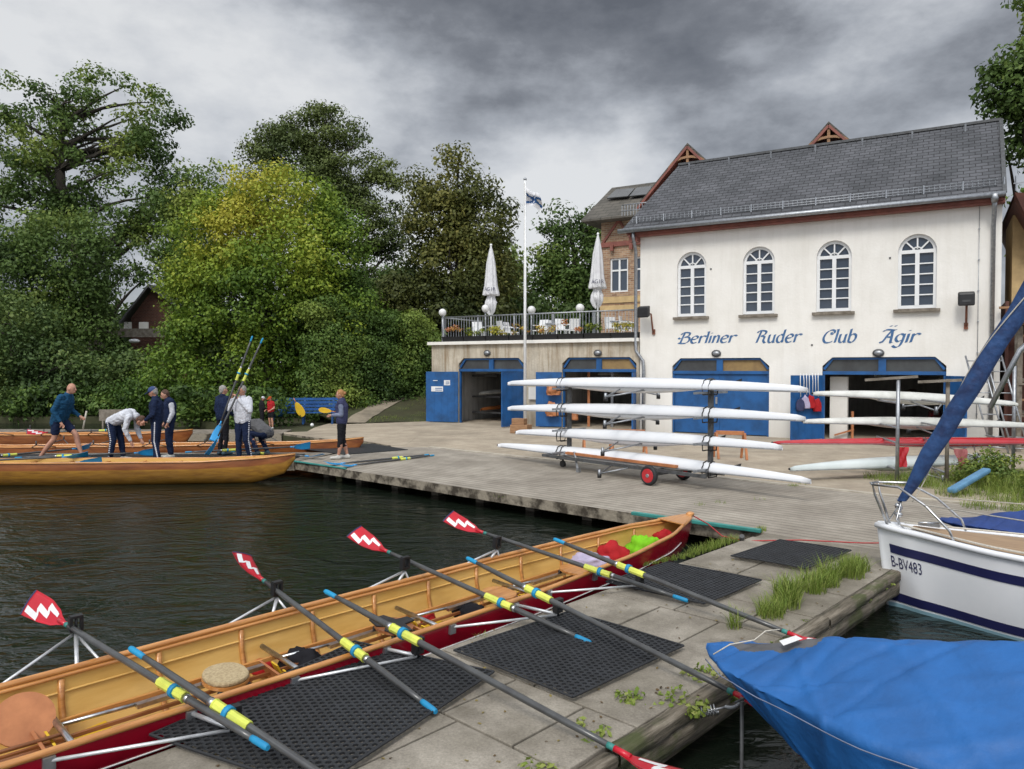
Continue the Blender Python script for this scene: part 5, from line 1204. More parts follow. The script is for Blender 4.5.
# riggers and oarlocks
GMi=GM.inverted()
dk_px=[(640,582),(558,611),(418,652),(233,724)]; wt_px=[(497,547),(405,568),(277,594),(76,630)]
locks={}
for i in range(4):
    for side,px,z in ((1,dk_px[i],.12),(-1,wt_px[i],.33)):
        e=GMi@G(px[0],px[1],z); W=lambda s:gw(s)+.0
        s=e.x
        t=MB(); 
        t.tube([e+Vector((0,0,-.03)),(s+.1,side*W(s),gg(s)-.03)],.014,n=8)
        bo=.85 if side>0 else .6; t.tube([e+Vector((0.02,0,-.03)),(s+bo,side*(W(s+bo)+.01),gg(s)-.035)],.011,n=8)
        t.tube([e+Vector((0,0,-.03)),(s-.12,side*W(s),gg(s)-.12)],.010,n=8)
        r_=t.build('rigger',M['alu'],gig,True)
        for ds in (.1,bo): t=MB(); t.box((s+ds,side*(W(s+ds)+.012),gg(s)-.05),(.06,.025,.075)); t.build('bracket',M['galv'],r_,True)
        t=MB(); t.tube([e+Vector((0,0,-.04)),e+Vector((0,0,.10))],.010,n=8); t.box(e+Vector((.035,0,.05)),(.02,.05,.1)); t.box(e+Vector((0,0,.1)),(.08,.045,.018)); t.box(e+Vector((0,0,.0)),(.08,.045,.02)); t.box(e+Vector((-.035,0,.05)),(.016,.04,.1)); t.build('oarlock',M['black'],r_,True)
for s,y,lab in ((.25,.03,'x'),):
    pass
def gl(s,y,z): return GM@Vector((s,y,z))
# ------------------------------------------------------------ oars
def oar(ph,pb,label,roll=0,blade='red',mirror=1,group='sculls lying across the crimson boat',band=True,name='oar',shaft=None,up=(0,0,1),bl=.46,sl_at=.8,hb=True):
    ph=Vector(ph);pb=Vector(pb); e=(pb-ph); L=e.length; e.normalize(); u=Vector(up); sdv=e.cross(u).normalized(); nv=sdv.cross(e).normalized()
    w=(sdv*cos(roll)+nv*sin(roll)); nn=e.cross(w).normalized()*-1
    if nn.z<0: nn=-nn
    t=thing(name,label,'oar',tuple(ph),0,group)
    P=lambda d: ph+e*d
    q=MB(); q.tube([P(.12),P(.3),P(.75),P(L-bl-.35),P(L-bl+.03)],[.0165,.021,.0235,.021,.016],n=12); q.build('shaft',shaft or M['carbon'],t)
    q=MB(); q.tube([P(0),P(.02),P(.11),P(.145)],[.015,.0195,.0195,.0175],n=12); q.build('grip',M['bluegrip'] if hb else M['wood'],t)
    a=sl_at
    q=MB(); q.tube([P(a),P(a+.29)],.031,n=8,smooth=False); q.tube([P(a),P(a+.01)],.034,n=8); q.build('sleeve',M['sleeve'],t)
    q=MB(); q.tube([P(a-.04),P(a)],.026,n=10); q.build('shaft_ring',M['steel'],t)
    q=MB(); q.tube([P(a+.1),P(a+.135)],.042,n=12); q.build('button',M['bluegrip'],t)
    if band:
        q=MB(); q.tube([P(L-bl-.09),P(L-bl-.045)],.0185,n=10); q.build('band',M['teal'],t)
    q=MB(); q.tube([P(L-bl-.045),P(L-bl+.06)],.018,n=10)
    top=[(0,.018),(.05,.03),(.13,.058),(.28,.08),(.46,.086)]; bot=[(0,-.018),(.05,-.03),(.13,-.065),(.28,-.098),(.46,-.106)]
    K=bl/.46
    def bp(u_,v_,off=0): 
        tt=interp(top,u_); bb=interp(bot,u_); vv=bb+(tt-bb)*v_
        if mirror<0: vv=-vv
        cu=.38*(u_**2)-.9*(vv**2)
        return P(L-bl+u_*K)+w*vv*K+nn*(cu-.004+off)
    n,m=14,8; vs=[];fs=[]
    for sgn in (.003,-.003):
        for i in range(n+1):
            for j in range(m+1): vs.append(bp(.46*i/n,j/m,sgn))
    o=(n+1)*(m+1)
    for i in range(n):
        for j in range(m):
            a0=i*(m+1)+j; fs.append((a0,a0+m+1,a0+m+2,a0+1)); fs.append((o+a0,o+a0+1,o+a0+m+2,o+a0+m+1))
    for i in range(n):
        for j in (0,m): a0=i*(m+1)+j; fs.append((a0,o+a0,o+a0+m+1,a0+m+1))
    for j in range(m): a0=n*(m+1)+j; fs.append((a0,o+a0,o+a0+1,a0+1))
    q.add(vs,fs,True); B=q.build('blade',M['redblade'] if blade=='red' else M['blueblade'],t)
    if blade=='red':
        # white zigzag on both faces
        zig=[(.10,.30),(.24,.22),(.20,.62),(.335,.45),(.30,.86),(.43,.72)]
        for sg in (.0052,-.0052):
            q=MB()
            for a_,b_ in zip(zig[:-1],zig[1:]):
                N=5
                for k in range(N):
                    u0=a_[0]+(b_[0]-a_[0])*k/N;u1=a_[0]+(b_[0]-a_[0])*(k+1.15)/N;v0=a_[1]+(b_[1]-a_[1])*k/N;v1=a_[1]+(b_[1]-a_[1])*(k+1.15)/N
                    h=.125; q.poly([bp(u0,v0-h,sg),bp(u1,v1-h,sg),bp(u1,v1+h,sg),bp(u0,v0+h,sg)])
            q.build('white_mark',M['whitepaint'],B)
            q=MB()
            for k in range(6): q.poly([bp(.447,k/6,sg*.9),bp(.46,k/6,sg*.9),bp(.46,(k+1)/6,sg*.9),bp(.447,(k+1)/6,sg*.9)])
            q.build('dark_tip',M['navystripe'],B)
    else:
        q=MB()
        for sg in (.0052,-.0052): 
            for k in range(4): q.poly([bp(.0+.01,k/4,sg),bp(.05,k/4,sg),bp(.05,(k+1)/4,sg),bp(.01,(k+1)/4,sg)])
        q.build('white_root',M['whitepaint'],B)
    print('oar',label[:40],round(L,2)); return t
def fit(ph,px,py,L,z0,z1):   # point on the sight line with distance L from ph
    best=None
    for i in range(400):
        z=z0+(z1-z0)*i/399; p=G(px,py,z); d=abs((p-ph).length-L)
        if best is None or d<best[0]: best=(d,p)
    return best[1]
OL=2.88
A_h=G(268,748,.2); oar(A_h,fit(A_h,36,606,OL,.15,.9),'grey scull with upright red and white blade at the far left of the water side',roll=R(58),mirror=-1)
h=G(436,712,.07); oar(h,fit(h,238,561,OL,.15,.9),'grey scull whose red blade rises over the water, second from the left',roll=R(-20),mirror=-1)
h=G(591,643,.07); oar(h,fit(h,355,537,OL,.15,.9),'grey scull whose red blade rises over the water, third from the left',roll=R(26),mirror=-1)
h=G(688,601,.07); oar(h,fit(h,449,521,OL,.15,.9),'grey scull whose red blade rises over the water, nearest the red bow',roll=R(30),mirror=-1)
def dockoar(hp,mid,tipz,lab,roll=R(-10)):
    h=G(hp[0],hp[1],hp[2]); m_=G(mid[0],mid[1],mid[2]); e=(m_-h).normalized(); LL=(m_-h).length+(.52 if hp[0]>200 else 1.3); return oar(h,h+e*LL,lab,roll=roll)
dockoar((130,648,.45),(296,758,.13),0,'grey scull with grip over the boat, leaving the picture at the bottom left')
dockoar((325,591,.45),(612,747,.10),0,'grey scull crossing the near dock, red blade over its edge at the bottom',R(6))
dockoar((467,558,.45),(732,692,.10),0,'grey scull across the middle mat, red blade reaching under the blue tarpaulin',R(8))
dockoar((554,539,.45),(786,632,.09),0,'grey scull nearest the red bow, running over the dock towards the grass')
# things lying in the boat
def blob(name,c,r,m,lab,cat,seed=0,amp=.35,f=5,flat=1):
    q=MB(); q.ell((0,0,0),1,28,18); vs=[]
    for v in q.v:
        n_=1+amp*noise.noise(v*1.6+Vector((seed,0,0)))+amp*.45*noise.noise(v*f+Vector((0,seed,0))); z=v.z*r[2]*n_
        vs.append(Vector((v.x*r[0]*n_,v.y*r[1]*n_,max(z,-r[2]*.45)))+Vector(c))
    q.v=vs; return tag(q.build(name,m),lab,cat)
def atpx(x,y,z,dz=0): return G(x,y,z)+Vector((0,0,dz))
blob('bag',atpx(613,556,-.02),(.2,.15,.15),M['c_red'],'crumpled red bag in the bow part of the crimson boat','bag',1)
blob('bag',atpx(645,549,.0),(.22,.16,.17),M['c_green'],'lime green bag in the bow of the crimson boat','bag',2)
blob('jacket',atpx(663,540,.03),(.16,.12,.12),M['c_red'],'dark red bundled jacket behind the green bag in the bow','jacket',3)
blob('shirt',atpx(586,562,-.05),(.25,.15,.1),M['c_lilac'],'white and lilac patterned shirt on the foremost seat','shirt',4)
blob('jacket',atpx(302,662,-.1),(.15,.11,.1),M['c_black'],'black bundle of cloth at the second footrest in the boat','bundle',5)
blob('bottle_bag',atpx(262,668,-.15),(.1,.07,.07),M['c_red'],'small red pouch beside the beige seat cushion','pouch',6,.1)
blob('bottle_bag',atpx(428,620,-.12),(.07,.07,.08),M['c_red'],'small round red pouch in the middle of the boat','pouch',7,.1)
blob('jacket',atpx(470,612,-.1),(.16,.1,.07),M['c_black'],'flat black cloth beside the red pouch in the middle of the boat','cloth',8)
q=MB(); q.tube([gl(.02,0,.29),gl(-.25,.1,.15),G(722,536,.0)+Vector((0,0,.0)),G(745,541,.02),G(800,540,.1),G(862,543,.12),G(882,543,.15)],.008,n=6); tag(q.build('mooring_rope',M['redrope']),'thin red rope from the crimson bow to the sailboat','rope')
q=MB(); q.tube([G(742,541,.02),G(742,536,.1)],.03,n=8); tag(q.build('cleat',M['dsteel']),'small rusty cleat at the dock corner by the red rope','cleat')
# ------------------------------------------------------------ the far gigs
def fargig(org,xdir,L,W,lab,mh,mi_,mtop=None,g0=.15,fl=.0,riggers=True,roll=0):
    Mx=frame(org,xdir,roll); t=thing('rowing_gig',lab,'rowing boat',M=Mx)
    wq=[(0,.015),(.25,W*.24),(1,W*.6),(2.2,W*.85),(L*.5,W),(L-2,W*.75),(L-.6,W*.3),(L,.02)]; gq=[(0,g0+.12),(.8,g0+.05),(2,g0),(L-1.5,g0),(L,g0+.1)]; kq=[(0,g0),(.2,-.15),(.9,-.36),(L*.5,-.42),(L-.8,-.34),(L,g0-.1)]
    w=lambda s:interp(wq,s); g=lambda s:interp(gq,s); k=lambda s:interp(kq,s)
    b=MB(); v,f=hull_surf(L,w,g,k,n=44,m=48); b.add(v,f,True)
    for i,fc in enumerate(b.f):
        z=min(b.v[a].z-g(b.v[a].x) for a in fc)
        if z>-.17: b.mi[i]=1
    b.build('hull',[mh,mtop or mh],t,True)
    b=MB(); v,f=hull_surf(L,w,g,k,n=44,m=12,off=.02,zoff=.04); b.add(v,[q[::-1] for q in f],True); b.build('inner_skin',mi_,t,True)
    for sd_ in (-1,1):
        b=MB(); b.tube([(s,sd_*w(s),g(s)) for s in np.linspace(0,L,50)],.02,n=6); b.build('gunwale',M['varn'],t,True)
    b=MB(); b.prism([(0,-.02,g(0)+.01),(.5,-w(.5),g(.5)+.01),(.5,w(.5),g(.5)+.01),(0,.02,g(0)+.01)],(0,0,.012)); b.build('bow_deck',M['varn'],t,True)
    for s in np.arange(1.8,L-1.2,.8):
        b=MB(); b.bar((s,-w(s)+.02,g(s)-.06),(s,w(s)-.02,g(s)-.06),.04,.03); b.build('thwart',M['varn'],t,True)
    if riggers:
        for s in np.arange(2.6,L-2,1.35):
            for sd_ in (-1,1):
                b=MB(); e=(s,sd_*(W+.32),g(s)+.1); b.tube([e,(s+.3,sd_*w(s),g(s))],.012,n=5); b.tube([e,(s-.3,sd_*w(s),g(s))],.012,n=5); b.tube([Vector(e),Vector(e)+Vector((0,0,.1))],.018,n=5); b.build('rigger',M['dsteel'],t,True)
    return t
fb=G(288,457,.27)
fargig((fb.x,16.35,0),(-.995,-.045,0),10.5,.42,'gold and amber rowing boat moored nearest in front of the finger pier',M['goldhull'],M['yellow_in'],M['orangehull'],roll=R(0),riggers=False)
s2=G(370,441,.25)
fargig((-4.05,20.15,0),(-.99,-.12,0),10.5,.4,'reddish brown rowing boat in the slip behind the finger pier',M['orangehull'],M['varn'],M['orangehull'],riggers=True)
fargig((-9.6,22.2,0),(-.998,-.02,0),11,.45,'amber rowing boat farthest back, along the back jetty',M['orangehull'],M['varn'],M['orangehull'],g0=.2)
# loose oars on the finger pier / deck
def lo(x0,y0,x1,y1,z,lab,rl=R(25),L=2.85,bl='blue'):
    h=G(x0,y0,z); e=(G(x1,y1,z)-h).normalized(); tip=G(x1,y1,z); return oar(tip-e*L,tip,lab,roll=rl,blade=bl,group='loose oars on the far pier and deck',band=False)
lo(20,464,101,462,.12,'oar with wide blue blade lying at the feet of the bald man',R(70))
lo(40,452,92,447,.2,'oar with pale blue blade behind the bald man and the bending man',R(50))
lo(60,456,158,452,.2,'oar with upright blue blade at the feet of the woman with the cap',R(75))
lo(20,459,88,456,.2,'oar with blue blade under the stepping foot of the bald man',R(40))
lo(230,450,311,446,.25,'oar with round blue blade on the slip beside the brown boat bow',R(70))
lo(240,452,322,457,.06,'oar with flat blue blade lying by the pier corner',R(5))
lo(405,457,325,465,.03,'dark oar with blue blade lying on the deck corner, upper one of two',R(8))
lo(403,459,338,467,.03,'dark oar with blue blade lying on the deck corner, lower one of two',R(8))
lo(118,430,27,433,.35,'oar with a red and white blade at the left edge behind the bald man',R(40),bl='red')
# ------------------------------------------------------------ people
def fold(m2,name):
    a=dict(jacket=.016,sweater=.014,trousers=.013,shorts=.012,vest=.008,shirt=.008,hair=.01).get(name,0)
    if not a: return
    N=len(m2.vertices); P=np.empty(N*3,np.float32); m2.vertices.foreach_get('co',P); P=P.reshape(-1,3); Nn=np.empty(N*3,np.float32); m2.vertex_normals.foreach_get('vector',Nn); Nn=Nn.reshape(-1,3)
    x,y,z=P.T; k=np.sin(x*23+4*np.sin(z*17))*np.sin(z*41+3*np.sin(x*15+y*19))*.6+.4*np.sin(y*37+z*23+5*np.sin(x*29)); P=P+Nn*(a*.6*k)[:,None]; m2.vertices.foreach_set('co',P.ravel().astype(np.float32))
def remesh(b,name,mats,parent,vox=.014,sm=3):
    me=bpy.data.meshes.new('tmp'); me.from_pydata([tuple(v) for v in b.v],[],b.f); o=bpy.data.objects.new('tmp',me); COL.objects.link(o)
    r=o.modifiers.new('r','REMESH'); r.mode='VOXEL'; r.voxel_size=vox
    s=o.modifiers.new('s','SMOOTH'); s.iterations=sm; s.factor=.5
    bpy.context.view_layer.update(); dg=bpy.context.evaluated_depsgraph_get(); m2=bpy.data.meshes.new_from_object(o.evaluated_get(dg)); bpy.data.objects.remove(o)
    m2.name=name; m2.materials.clear(); m2.materials.append(mats); m2.polygons.foreach_set('use_smooth',[True]*len(m2.polygons)); fold(m2,name)
    o=bpy.data.objects.new(name,m2); COL.objects.link(o); o.parent=parent; MW[o]=MW[parent]; return o
def cap(b,p,q,r0,r1):
    p=Vector(p);q=Vector(q); b.tube([p,p.lerp(q,.33),p.lerp(q,.66),q],[r0,r0*.67+r1*.33+.003,r0*.33+r1*.67,r1],n=12); b.ell(p,r0,12,8); b.ell(q,r1,12,8)
STD=dict(pelvis=(0,0,.95),chest=(0,0,1.33),neck=(0,-.005,1.49),head=(0,.03,1.64),
 shL=(-.18,0,1.43),shR=(.18,0,1.43),elL=(-.24,-.03,1.14),elR=(.24,-.03,1.14),wrL=(-.23,.08,.9),wrR=(.23,.08,.9),
 hpL=(-.09,0,.93),hpR=(.09,0,.93),knL=(-.1,.02,.5),knR=(.1,.02,.5),anL=(-.1,-.02,.09),anR=(.1,-.02,.09))
def person(label,loc,rz,sc_,pose,top,bottom,shoes,hair,length='long',sleeve='long',capm=None,stripe=None,vest=None,hdir=None,extra=None,tlen=0.0,bald=False):
    J={k:Vector(v) for k,v in {**STD,**pose}.items()}
    t=thing('person',label,'person',loc,rz); t.scale=(1,1,1)
    J={k:v*sc_ for k,v in J.items()}; S=sc_
    MW[t]=Matrix.Translation(Vector(loc))@Matrix.Rotation(rz,4,'Z')
    ax=Vector((1,0,0)); spine=(J['neck']-J['pelvis']).normalized()
    hd=Vector(hdir).normalized() if hdir else Vector((0,1,-.05)).normalized(); hu=(J['head']-J['neck']).normalized(); hx=hd.cross(hu).normalized(); hu=hx.cross(hd).normalized()
    Hm=Matrix((hx,hd,hu)).transposed()
    def torso(b,inf,lo=0):
        for sg in (-1,1):
            p=J['pelvis']+ax*sg*.065*S-spine*lo; c=J['chest']+ax*sg*.085*S; cap(b,p,c,(.105+inf)*S,(.118+inf)*S)
            cap(b,c,(J['shL'] if sg<0 else J['shR'])-ax*sg*.02*S,(.1+inf)*S,(.062+inf)*S)
        cap(b,J['chest'],J['neck'],(.1+inf)*S,(.06+inf)*S)
    b=MB(); torso(b,0); cap(b,J['neck'],J['head'],.055*S,.05*S)
    H=J['head']
    b.ell(H,(.076*S,.094*S,.118*S),16,12,Hm); b.ell(H+hd*.025*S-hu*.055*S,(.055*S,.065*S,.06*S),12,8,Hm)
    b.tube([H+hd*.085*S+hu*.02*S,H+hd*.118*S-hu*.02*S],[.01*S,.016*S],n=6); b.ell(H+hd*.095*S-hu*.055*S,(.025*S,.014*S,.01*S),8,6,Hm)
    for sg in (-1,1): b.ell(H+hx*sg*.08*S-hu*.005*S,(.012*S,.02*S,.032*S),8,6,Hm)
    for sd_ in ('L','R'):
        sg=-1 if sd_=='L' else 1
        cap(b,J['sh'+sd_],J['el'+sd_],.052*S,.041*S); cap(b,J['el'+sd_],J['wr'+sd_],.04*S,.027*S)
        cap(b,J['hp'+sd_],J['kn'+sd_],.085*S,.055*S); cap(b,J['kn'+sd_],J['kn'+sd_].lerp(J['an'+sd_],.35)+Vector((0,-.015,0)),.053*S,.056*S); cap(b,J['kn'+sd_].lerp(J['an'+sd_],.35)+Vector((0,-.015,0)),J['an'+sd_],.054*S,.036*S)
        ft=J.get('tf'+sd_,Vector((sg*.02,.17,-.045))*S) if ('tf'+sd_) in J else Vector((sg*.02,.17,-.045))*S
        cap(b,J['an'+sd_]+Vector((0,-.03*S,-.035*S)),J['an'+sd_]+ft,.036*S,.026*S)
        # hand: palm, four fingers, thumb
        w=J['wr'+sd_]; dv=(w-J['el'+sd_]).normalized(); sv=dv.cross(Vector((0,1,0)));
        if sv.length<.2: sv=dv.cross(Vector((1,0,0)))
        sv.normalize(); cv=sv.cross(dv).normalized(); pc=w+dv*.05*S
        cap(b,w,w+dv*.07*S,.026*S,.03*S)
        for k in range(4):
            o=pc+cv*(k-1.5)*.019*S+dv*.03*S; l=[.07,.08,.075,.06][k]*S; m1=o+dv*l*.5; m2=m1+dv*l*.3+sv*l*.35*sg; b.tube([o,m1,m2],[.011*S,.010*S,.008*S],n=6)
        o=pc-cv*.03*S; b.tube([o,o-cv*.03*S+dv*.02*S,o-cv*.035*S+dv*.05*S+sv*.02*S*sg],[.013*S,.011*S,.008*S],n=6)
    remesh(b,'body',M['skin'],t,.0125)
    for sg in (-1,1):
        q=MB(); q.ell(H+hd*.084*S+hu*.018*S+hx*sg*.032*S,(.012*S,.008*S,.008*S),8,6,Hm); q.build('eye',M['eye'],t,True)
    # top
    b=MB(); torso(b,.022,tlen)
    if vest is None or True:
        if sleeve=='long':
            for sd_ in ('L','R'):
                cap(b,J['sh'+sd_],J['el'+sd_],.07*S,.058*S); e=J['el'+sd_].lerp(J['wr'+sd_],.88); cap(b,J['el'+sd_],e,.057*S,.043*S)
        elif sleeve=='short':
            for sd_ in ('L','R'): cap(b,J['sh'+sd_],J['sh'+sd_].lerp(J['el'+sd_],.6),.07*S,.064*S)
    if vest: 
        remesh(b,'shirt',top,t,.0135,4); b=MB(); torso(b,.036,tlen-.02); remesh(b,'vest',vest,t,.0135,4)
    else: remesh(b,'jacket' if top in (M['c_navy'],M['c_blue']) else 'sweater',top,t,.0135,4)
    # bottoms
    b=MB()
    for sd_ in ('L','R'):
        sg=-1 if sd_=='L' else 1; cap(b,J['pelvis']+ax*sg*.06*S,J['hp'+sd_],.125*S,.105*S)
        K_=J['kn'+sd_]
        if length=='shorts': cap(b,J['hp'+sd_],J['hp'+sd_].lerp(K_,.62),.105*S,.088*S)
        else:
            cap(b,J['hp'+sd_],K_,.105*S,.076*S); e=K_.lerp(J['an'+sd_],.92 if length=='long' else .4); cap(b,K_,e,.074*S,(.056 if length=='long' else .062)*S)
    tr_=remesh(b,'shorts' if length=='shorts' else 'trousers',bottom,t,.0135,4)
    if stripe:
        for sd_ in stripe[1]:
            sg=-1 if sd_=='L' else 1; q=MB(); off=Vector(stripe[2])*S
            for a_,b_ in (('hp','kn'),('kn','an')):
                A_=J[a_+sd_];B_=J[b_+sd_]
                for k in range(9):
                    u=(k+.2)/9; p=A_.lerp(B_,u); r=(.105 if a_=='hp' else .076)*S; r=r+((.076 if a_=='hp' else .056)*S-r)*u
                    q.ell(p+off.normalized()*(r-.004),(.02*S,.02*S,.018*S) if stripe[0]=='dots' else (.016*S,.016*S,.035*S),6,5)
            q.build('trouser_stripe',M['c_white'],tr_,True)
    for sd_ in ('L','R'):
        sg=-1 if sd_=='L' else 1; b=MB(); a_=J['an'+sd_]; ft=Vector((sg*.02,.18,-.05))*S
        cap(b,a_+Vector((0,-.035*S,-.04*S)),a_+ft,.048*S,.036*S); cap(b,a_+Vector((0,-.01,-.02*S)),a_+Vector((0,.0,.0)),.048*S,.046*S); remesh(b,'shoe',shoes,t,.012,2)
    if capm:
        b=MB(); b.ell(H+hu*.045*S-hd*.01*S,(.088*S,.104*S,.088*S),16,8,Hm); 
        b.prism([H+hd*.07*S+hu*.04*S-hx*.07*S,H+hd*.07*S+hu*.04*S+hx*.07*S,H+hd*.17*S+hu*.02*S+hx*.045*S,H+hd*.17*S+hu*.02*S-hx*.045*S],hu*.012*S); b.build('cap',capm,t,True)
    if hair:
        b=MB(); b.ell(H+hu*.028*S-hd*.022*S,(.086*S,.095*S,.105*S),14,10,Hm); b.ell(H-hd*.05*S-hu*.02*S,(.075*S,.055*S,.08*S),12,8,Hm); remesh(b,'hair',hair,t,.012,1)
    if extra: extra(t,J,S,hd,hu,hx)
    return t
def gp2(x,y,z=0.0): return G(x,y,z)
E_=-PI/2  # facing +x
# 1 bald man striding to the right in a petrol jacket
person('bald man in a blue jacket and dark shorts striding along the finger pier',G(60,461.5,.015),E_,1.06,
 dict(pelvis=(0,.0,.93),chest=(0,.13,1.30),neck=(0,.19,1.45),head=(0,.27,1.59),shL=(-.18,.14,1.4),shR=(.18,.14,1.4),elL=(-.24,.12,1.11),elR=(.25,.02,1.12),wrL=(-.2,.33,.98),wrR=(.22,.16,.87),
 hpL=(-.09,0,.9),hpR=(.09,0,.9),knL=(-.1,.3,.58),knR=(.1,-.06,.5),anL=(-.1,.42,.14),anR=(.1,-.38,.09)),M['c_blue'],M['c_navy'],M['c_dsole'],None,length='shorts',tlen=.1,hdir=(0,1,-.2),bald=True)
# 2 bending man
person('man in a white sweater and navy trousers bending down over the oars on the pier',G(119,461,.015),E_,1.0,
 dict(pelvis=(0,-.13,.92),chest=(0,.24,1.08),neck=(0,.40,1.04),head=(0,.52,.93),shL=(-.18,.33,1.04),shR=(.18,.33,1.04),elL=(-.2,.32,.74),elR=(.2,.25,.75),wrL=(-.12,.46,.5),wrR=(.15,.36,.47),
 hpL=(-.09,-.13,.9),hpR=(.09,-.13,.9),knL=(-.1,.0,.5),knR=(.1,-.08,.5),anL=(-.1,.05,.09),anR=(.1,-.15,.09)),M['c_white'],M['c_navy'],M['c_sole'],M['brownhair'],hdir=(0,.75,-.8),stripe=('dots','R',(1,-.2,0)))
# 3 woman with cap
person('woman with a blue cap and navy jacket standing and looking down',G(157,462.5,.015),PI/2+.25,.99,
 dict(head=(0,.07,1.63),neck=(0,.02,1.49),elL=(-.25,.02,1.14),elR=(.22,.06,1.14),wrL=(-.2,.2,.98),wrR=(.18,.22,1.0),anL=(-.13,-.06,.09),anR=(.1,.05,.09)),M['c_navy'],M['c_navy'],M['c_sole'],M['greyhair'],capm=M['c_cap'],hdir=(0,1,-.45),stripe=('line','L',(-1,0,0)))
# 4 person behind
person('person with white sleeves and dark vest half hidden behind the woman with the cap',G(170,458,.015),PI/2+.6,.95,
 dict(head=(0,.1,1.6),neck=(0,.03,1.47)),M['c_white'],M['c_navy'],M['c_sole'],M['brownhair'],vest=M['c_navy'],hdir=(0,1,-.4))
# 5 grey haired man in dark jacket, seen from behind
person('grey-haired man in a dark blue jacket standing behind the raised oars',G(223,455,.015),R(-35),.98,
 dict(wrL=(-.2,.15,.95),wrR=(.2,.2,1.0)),M['c_navy'],M['c_black'],M['c_dsole'],M['greyhair'],hdir=(.3,1,-.1))
# 6 man holding two oars
p6=G(243,461,.015); 
o1h=D(252.5,336,17.3); o1b=D(214,441,17.0); o2h=D(263,338,17.25); o2b=D(209,456,16.75)
M6=(Matrix.Translation(p6)@Matrix.Rotation(R(165),4,'Z')).inverted()
def on_(a,b_,px,py):
    best=min((abs((512+a.lerp(b_,k/200).x/a.lerp(b_,k/200).y*740)-px)+abs((367+(CH-a.lerp(b_,k/200).z)/a.lerp(b_,k/200).y*740)-py),k) for k in range(201)); return M6@a.lerp(b_,best[1]/200)
w1=on_(o1h,o1b,231,396); w2=on_(o2h,o2b,246,396); s6=1.0
print('wrists',w1,w2)
def cl(sh,w,mx=.52):
    sh=Vector(sh); d=w-sh; return sh+d*min(1,mx/d.length)
wR=cl((.18,.02,1.43),w1-Vector((0,.03,.05))); wL=cl((-.18,.02,1.43),w2-Vector((0,.03,.05)))
person('grey-haired man in a white sweater holding two upright oars',p6,R(165),s6,
 dict(wrR=tuple(wR),wrL=tuple(wL),elR=(.28,.1,1.2),elL=(-.27,.1,1.17),head=(-.02,.05,1.64),anR=(.1,.0,.09),anL=(-.12,-.1,.09),knL=(-.11,.03,.5)),M['c_white'],M['c_navy'],M['c_sole'],M['greyhair'],hdir=(.25,1,-.15),stripe=('dots','L',(-1,.25,0)))
def oar2(ph,pb,lab,roll): return oar(ph,ph+(pb-ph),lab,roll=roll,blade='blue',group='oars held upright by the man in white',band=False,up=(0,1,0),bl=.44)
oar2(o1h,o1b,'oar held upright, left one, its blue blade hanging at the side',R(15)); oar2(o2h,o2b,'oar held upright, right one, its blue blade down on the mat',R(75))
# 7 crouching
person('crouching person in a grey top and dark trousers behind the man with the oars',G(261,455,.015),R(70),.98,
 dict(pelvis=(0,-.2,.56),chest=(0,.15,.78),neck=(0,.3,.8),head=(0,.42,.76),shL=(-.18,.22,.78),shR=(.18,.22,.78),elL=(-.2,.34,.52),elR=(.2,.34,.52),wrL=(-.1,.48,.35),wrR=(.12,.48,.35),
 hpL=(-.1,-.2,.54),hpR=(.1,-.2,.54),knL=(-.14,.22,.56),knR=(.14,.15,.5),anL=(-.12,.02,.09),anR=(.12,-.1,.09)),M['c_grey'],M['c_navy'],M['c_dsole'],M['brownhair'],hdir=(0,.8,-.6))
# 8,9 children at the bench
person('child in dark clothes with a white cap standing behind the crouching person',G(262,429,0),R(-60),.66,
 dict(head=(0,.06,1.63),wrL=(-.1,.25,1.05),wrR=(.1,.28,1.08),elL=(-.24,.05,1.13),elR=(.24,.05,1.13)),M['c_black'],M['c_black'],M['c_dsole'],M['brownhair'],capm=M['c_white'],hdir=(0,1,-.3))
person('child in a red shirt and orange cap in front of the blue bench',G(271,429,0),R(150),.66,
 dict(head=(0,.05,1.63),wrL=(-.12,.2,1.0),wrR=(.14,.24,1.02),anL=(-.12,0,.09)),M['c_red'],M['c_black'],M['c_sole'],M['brownhair'],length='shorts',sleeve='short',capm=M['c_orange'],hdir=(.2,1,-.4))
# 10 woman in vest
def bun(t,J,S,hd,hu,hx):
    q=MB(); q.ell(J['head']-hd*.12*S+hu*.02*S,(.04*S,.04*S,.045*S),10,8); q.build('hair_bun',M['blond'],t,True)
person('ginger-haired woman in a dark vest and capri trousers at the deck corner',G(342,459,0),R(95),.94,
 dict(head=(0,.04,1.64),elL=(-.22,-.02,1.14),elR=(.22,-.02,1.14),wrL=(-.1,.24,1.12),wrR=(.1,.26,1.1),anL=(-.07,.08,.09),anR=(.1,-.12,.09),knR=(.1,.0,.5)),M['c_steelblue'],M['c_black'],M['c_sole'],M['blond'],length='capri',vest=M['c_slate'],hdir=(0,1,-.15),extra=bun)
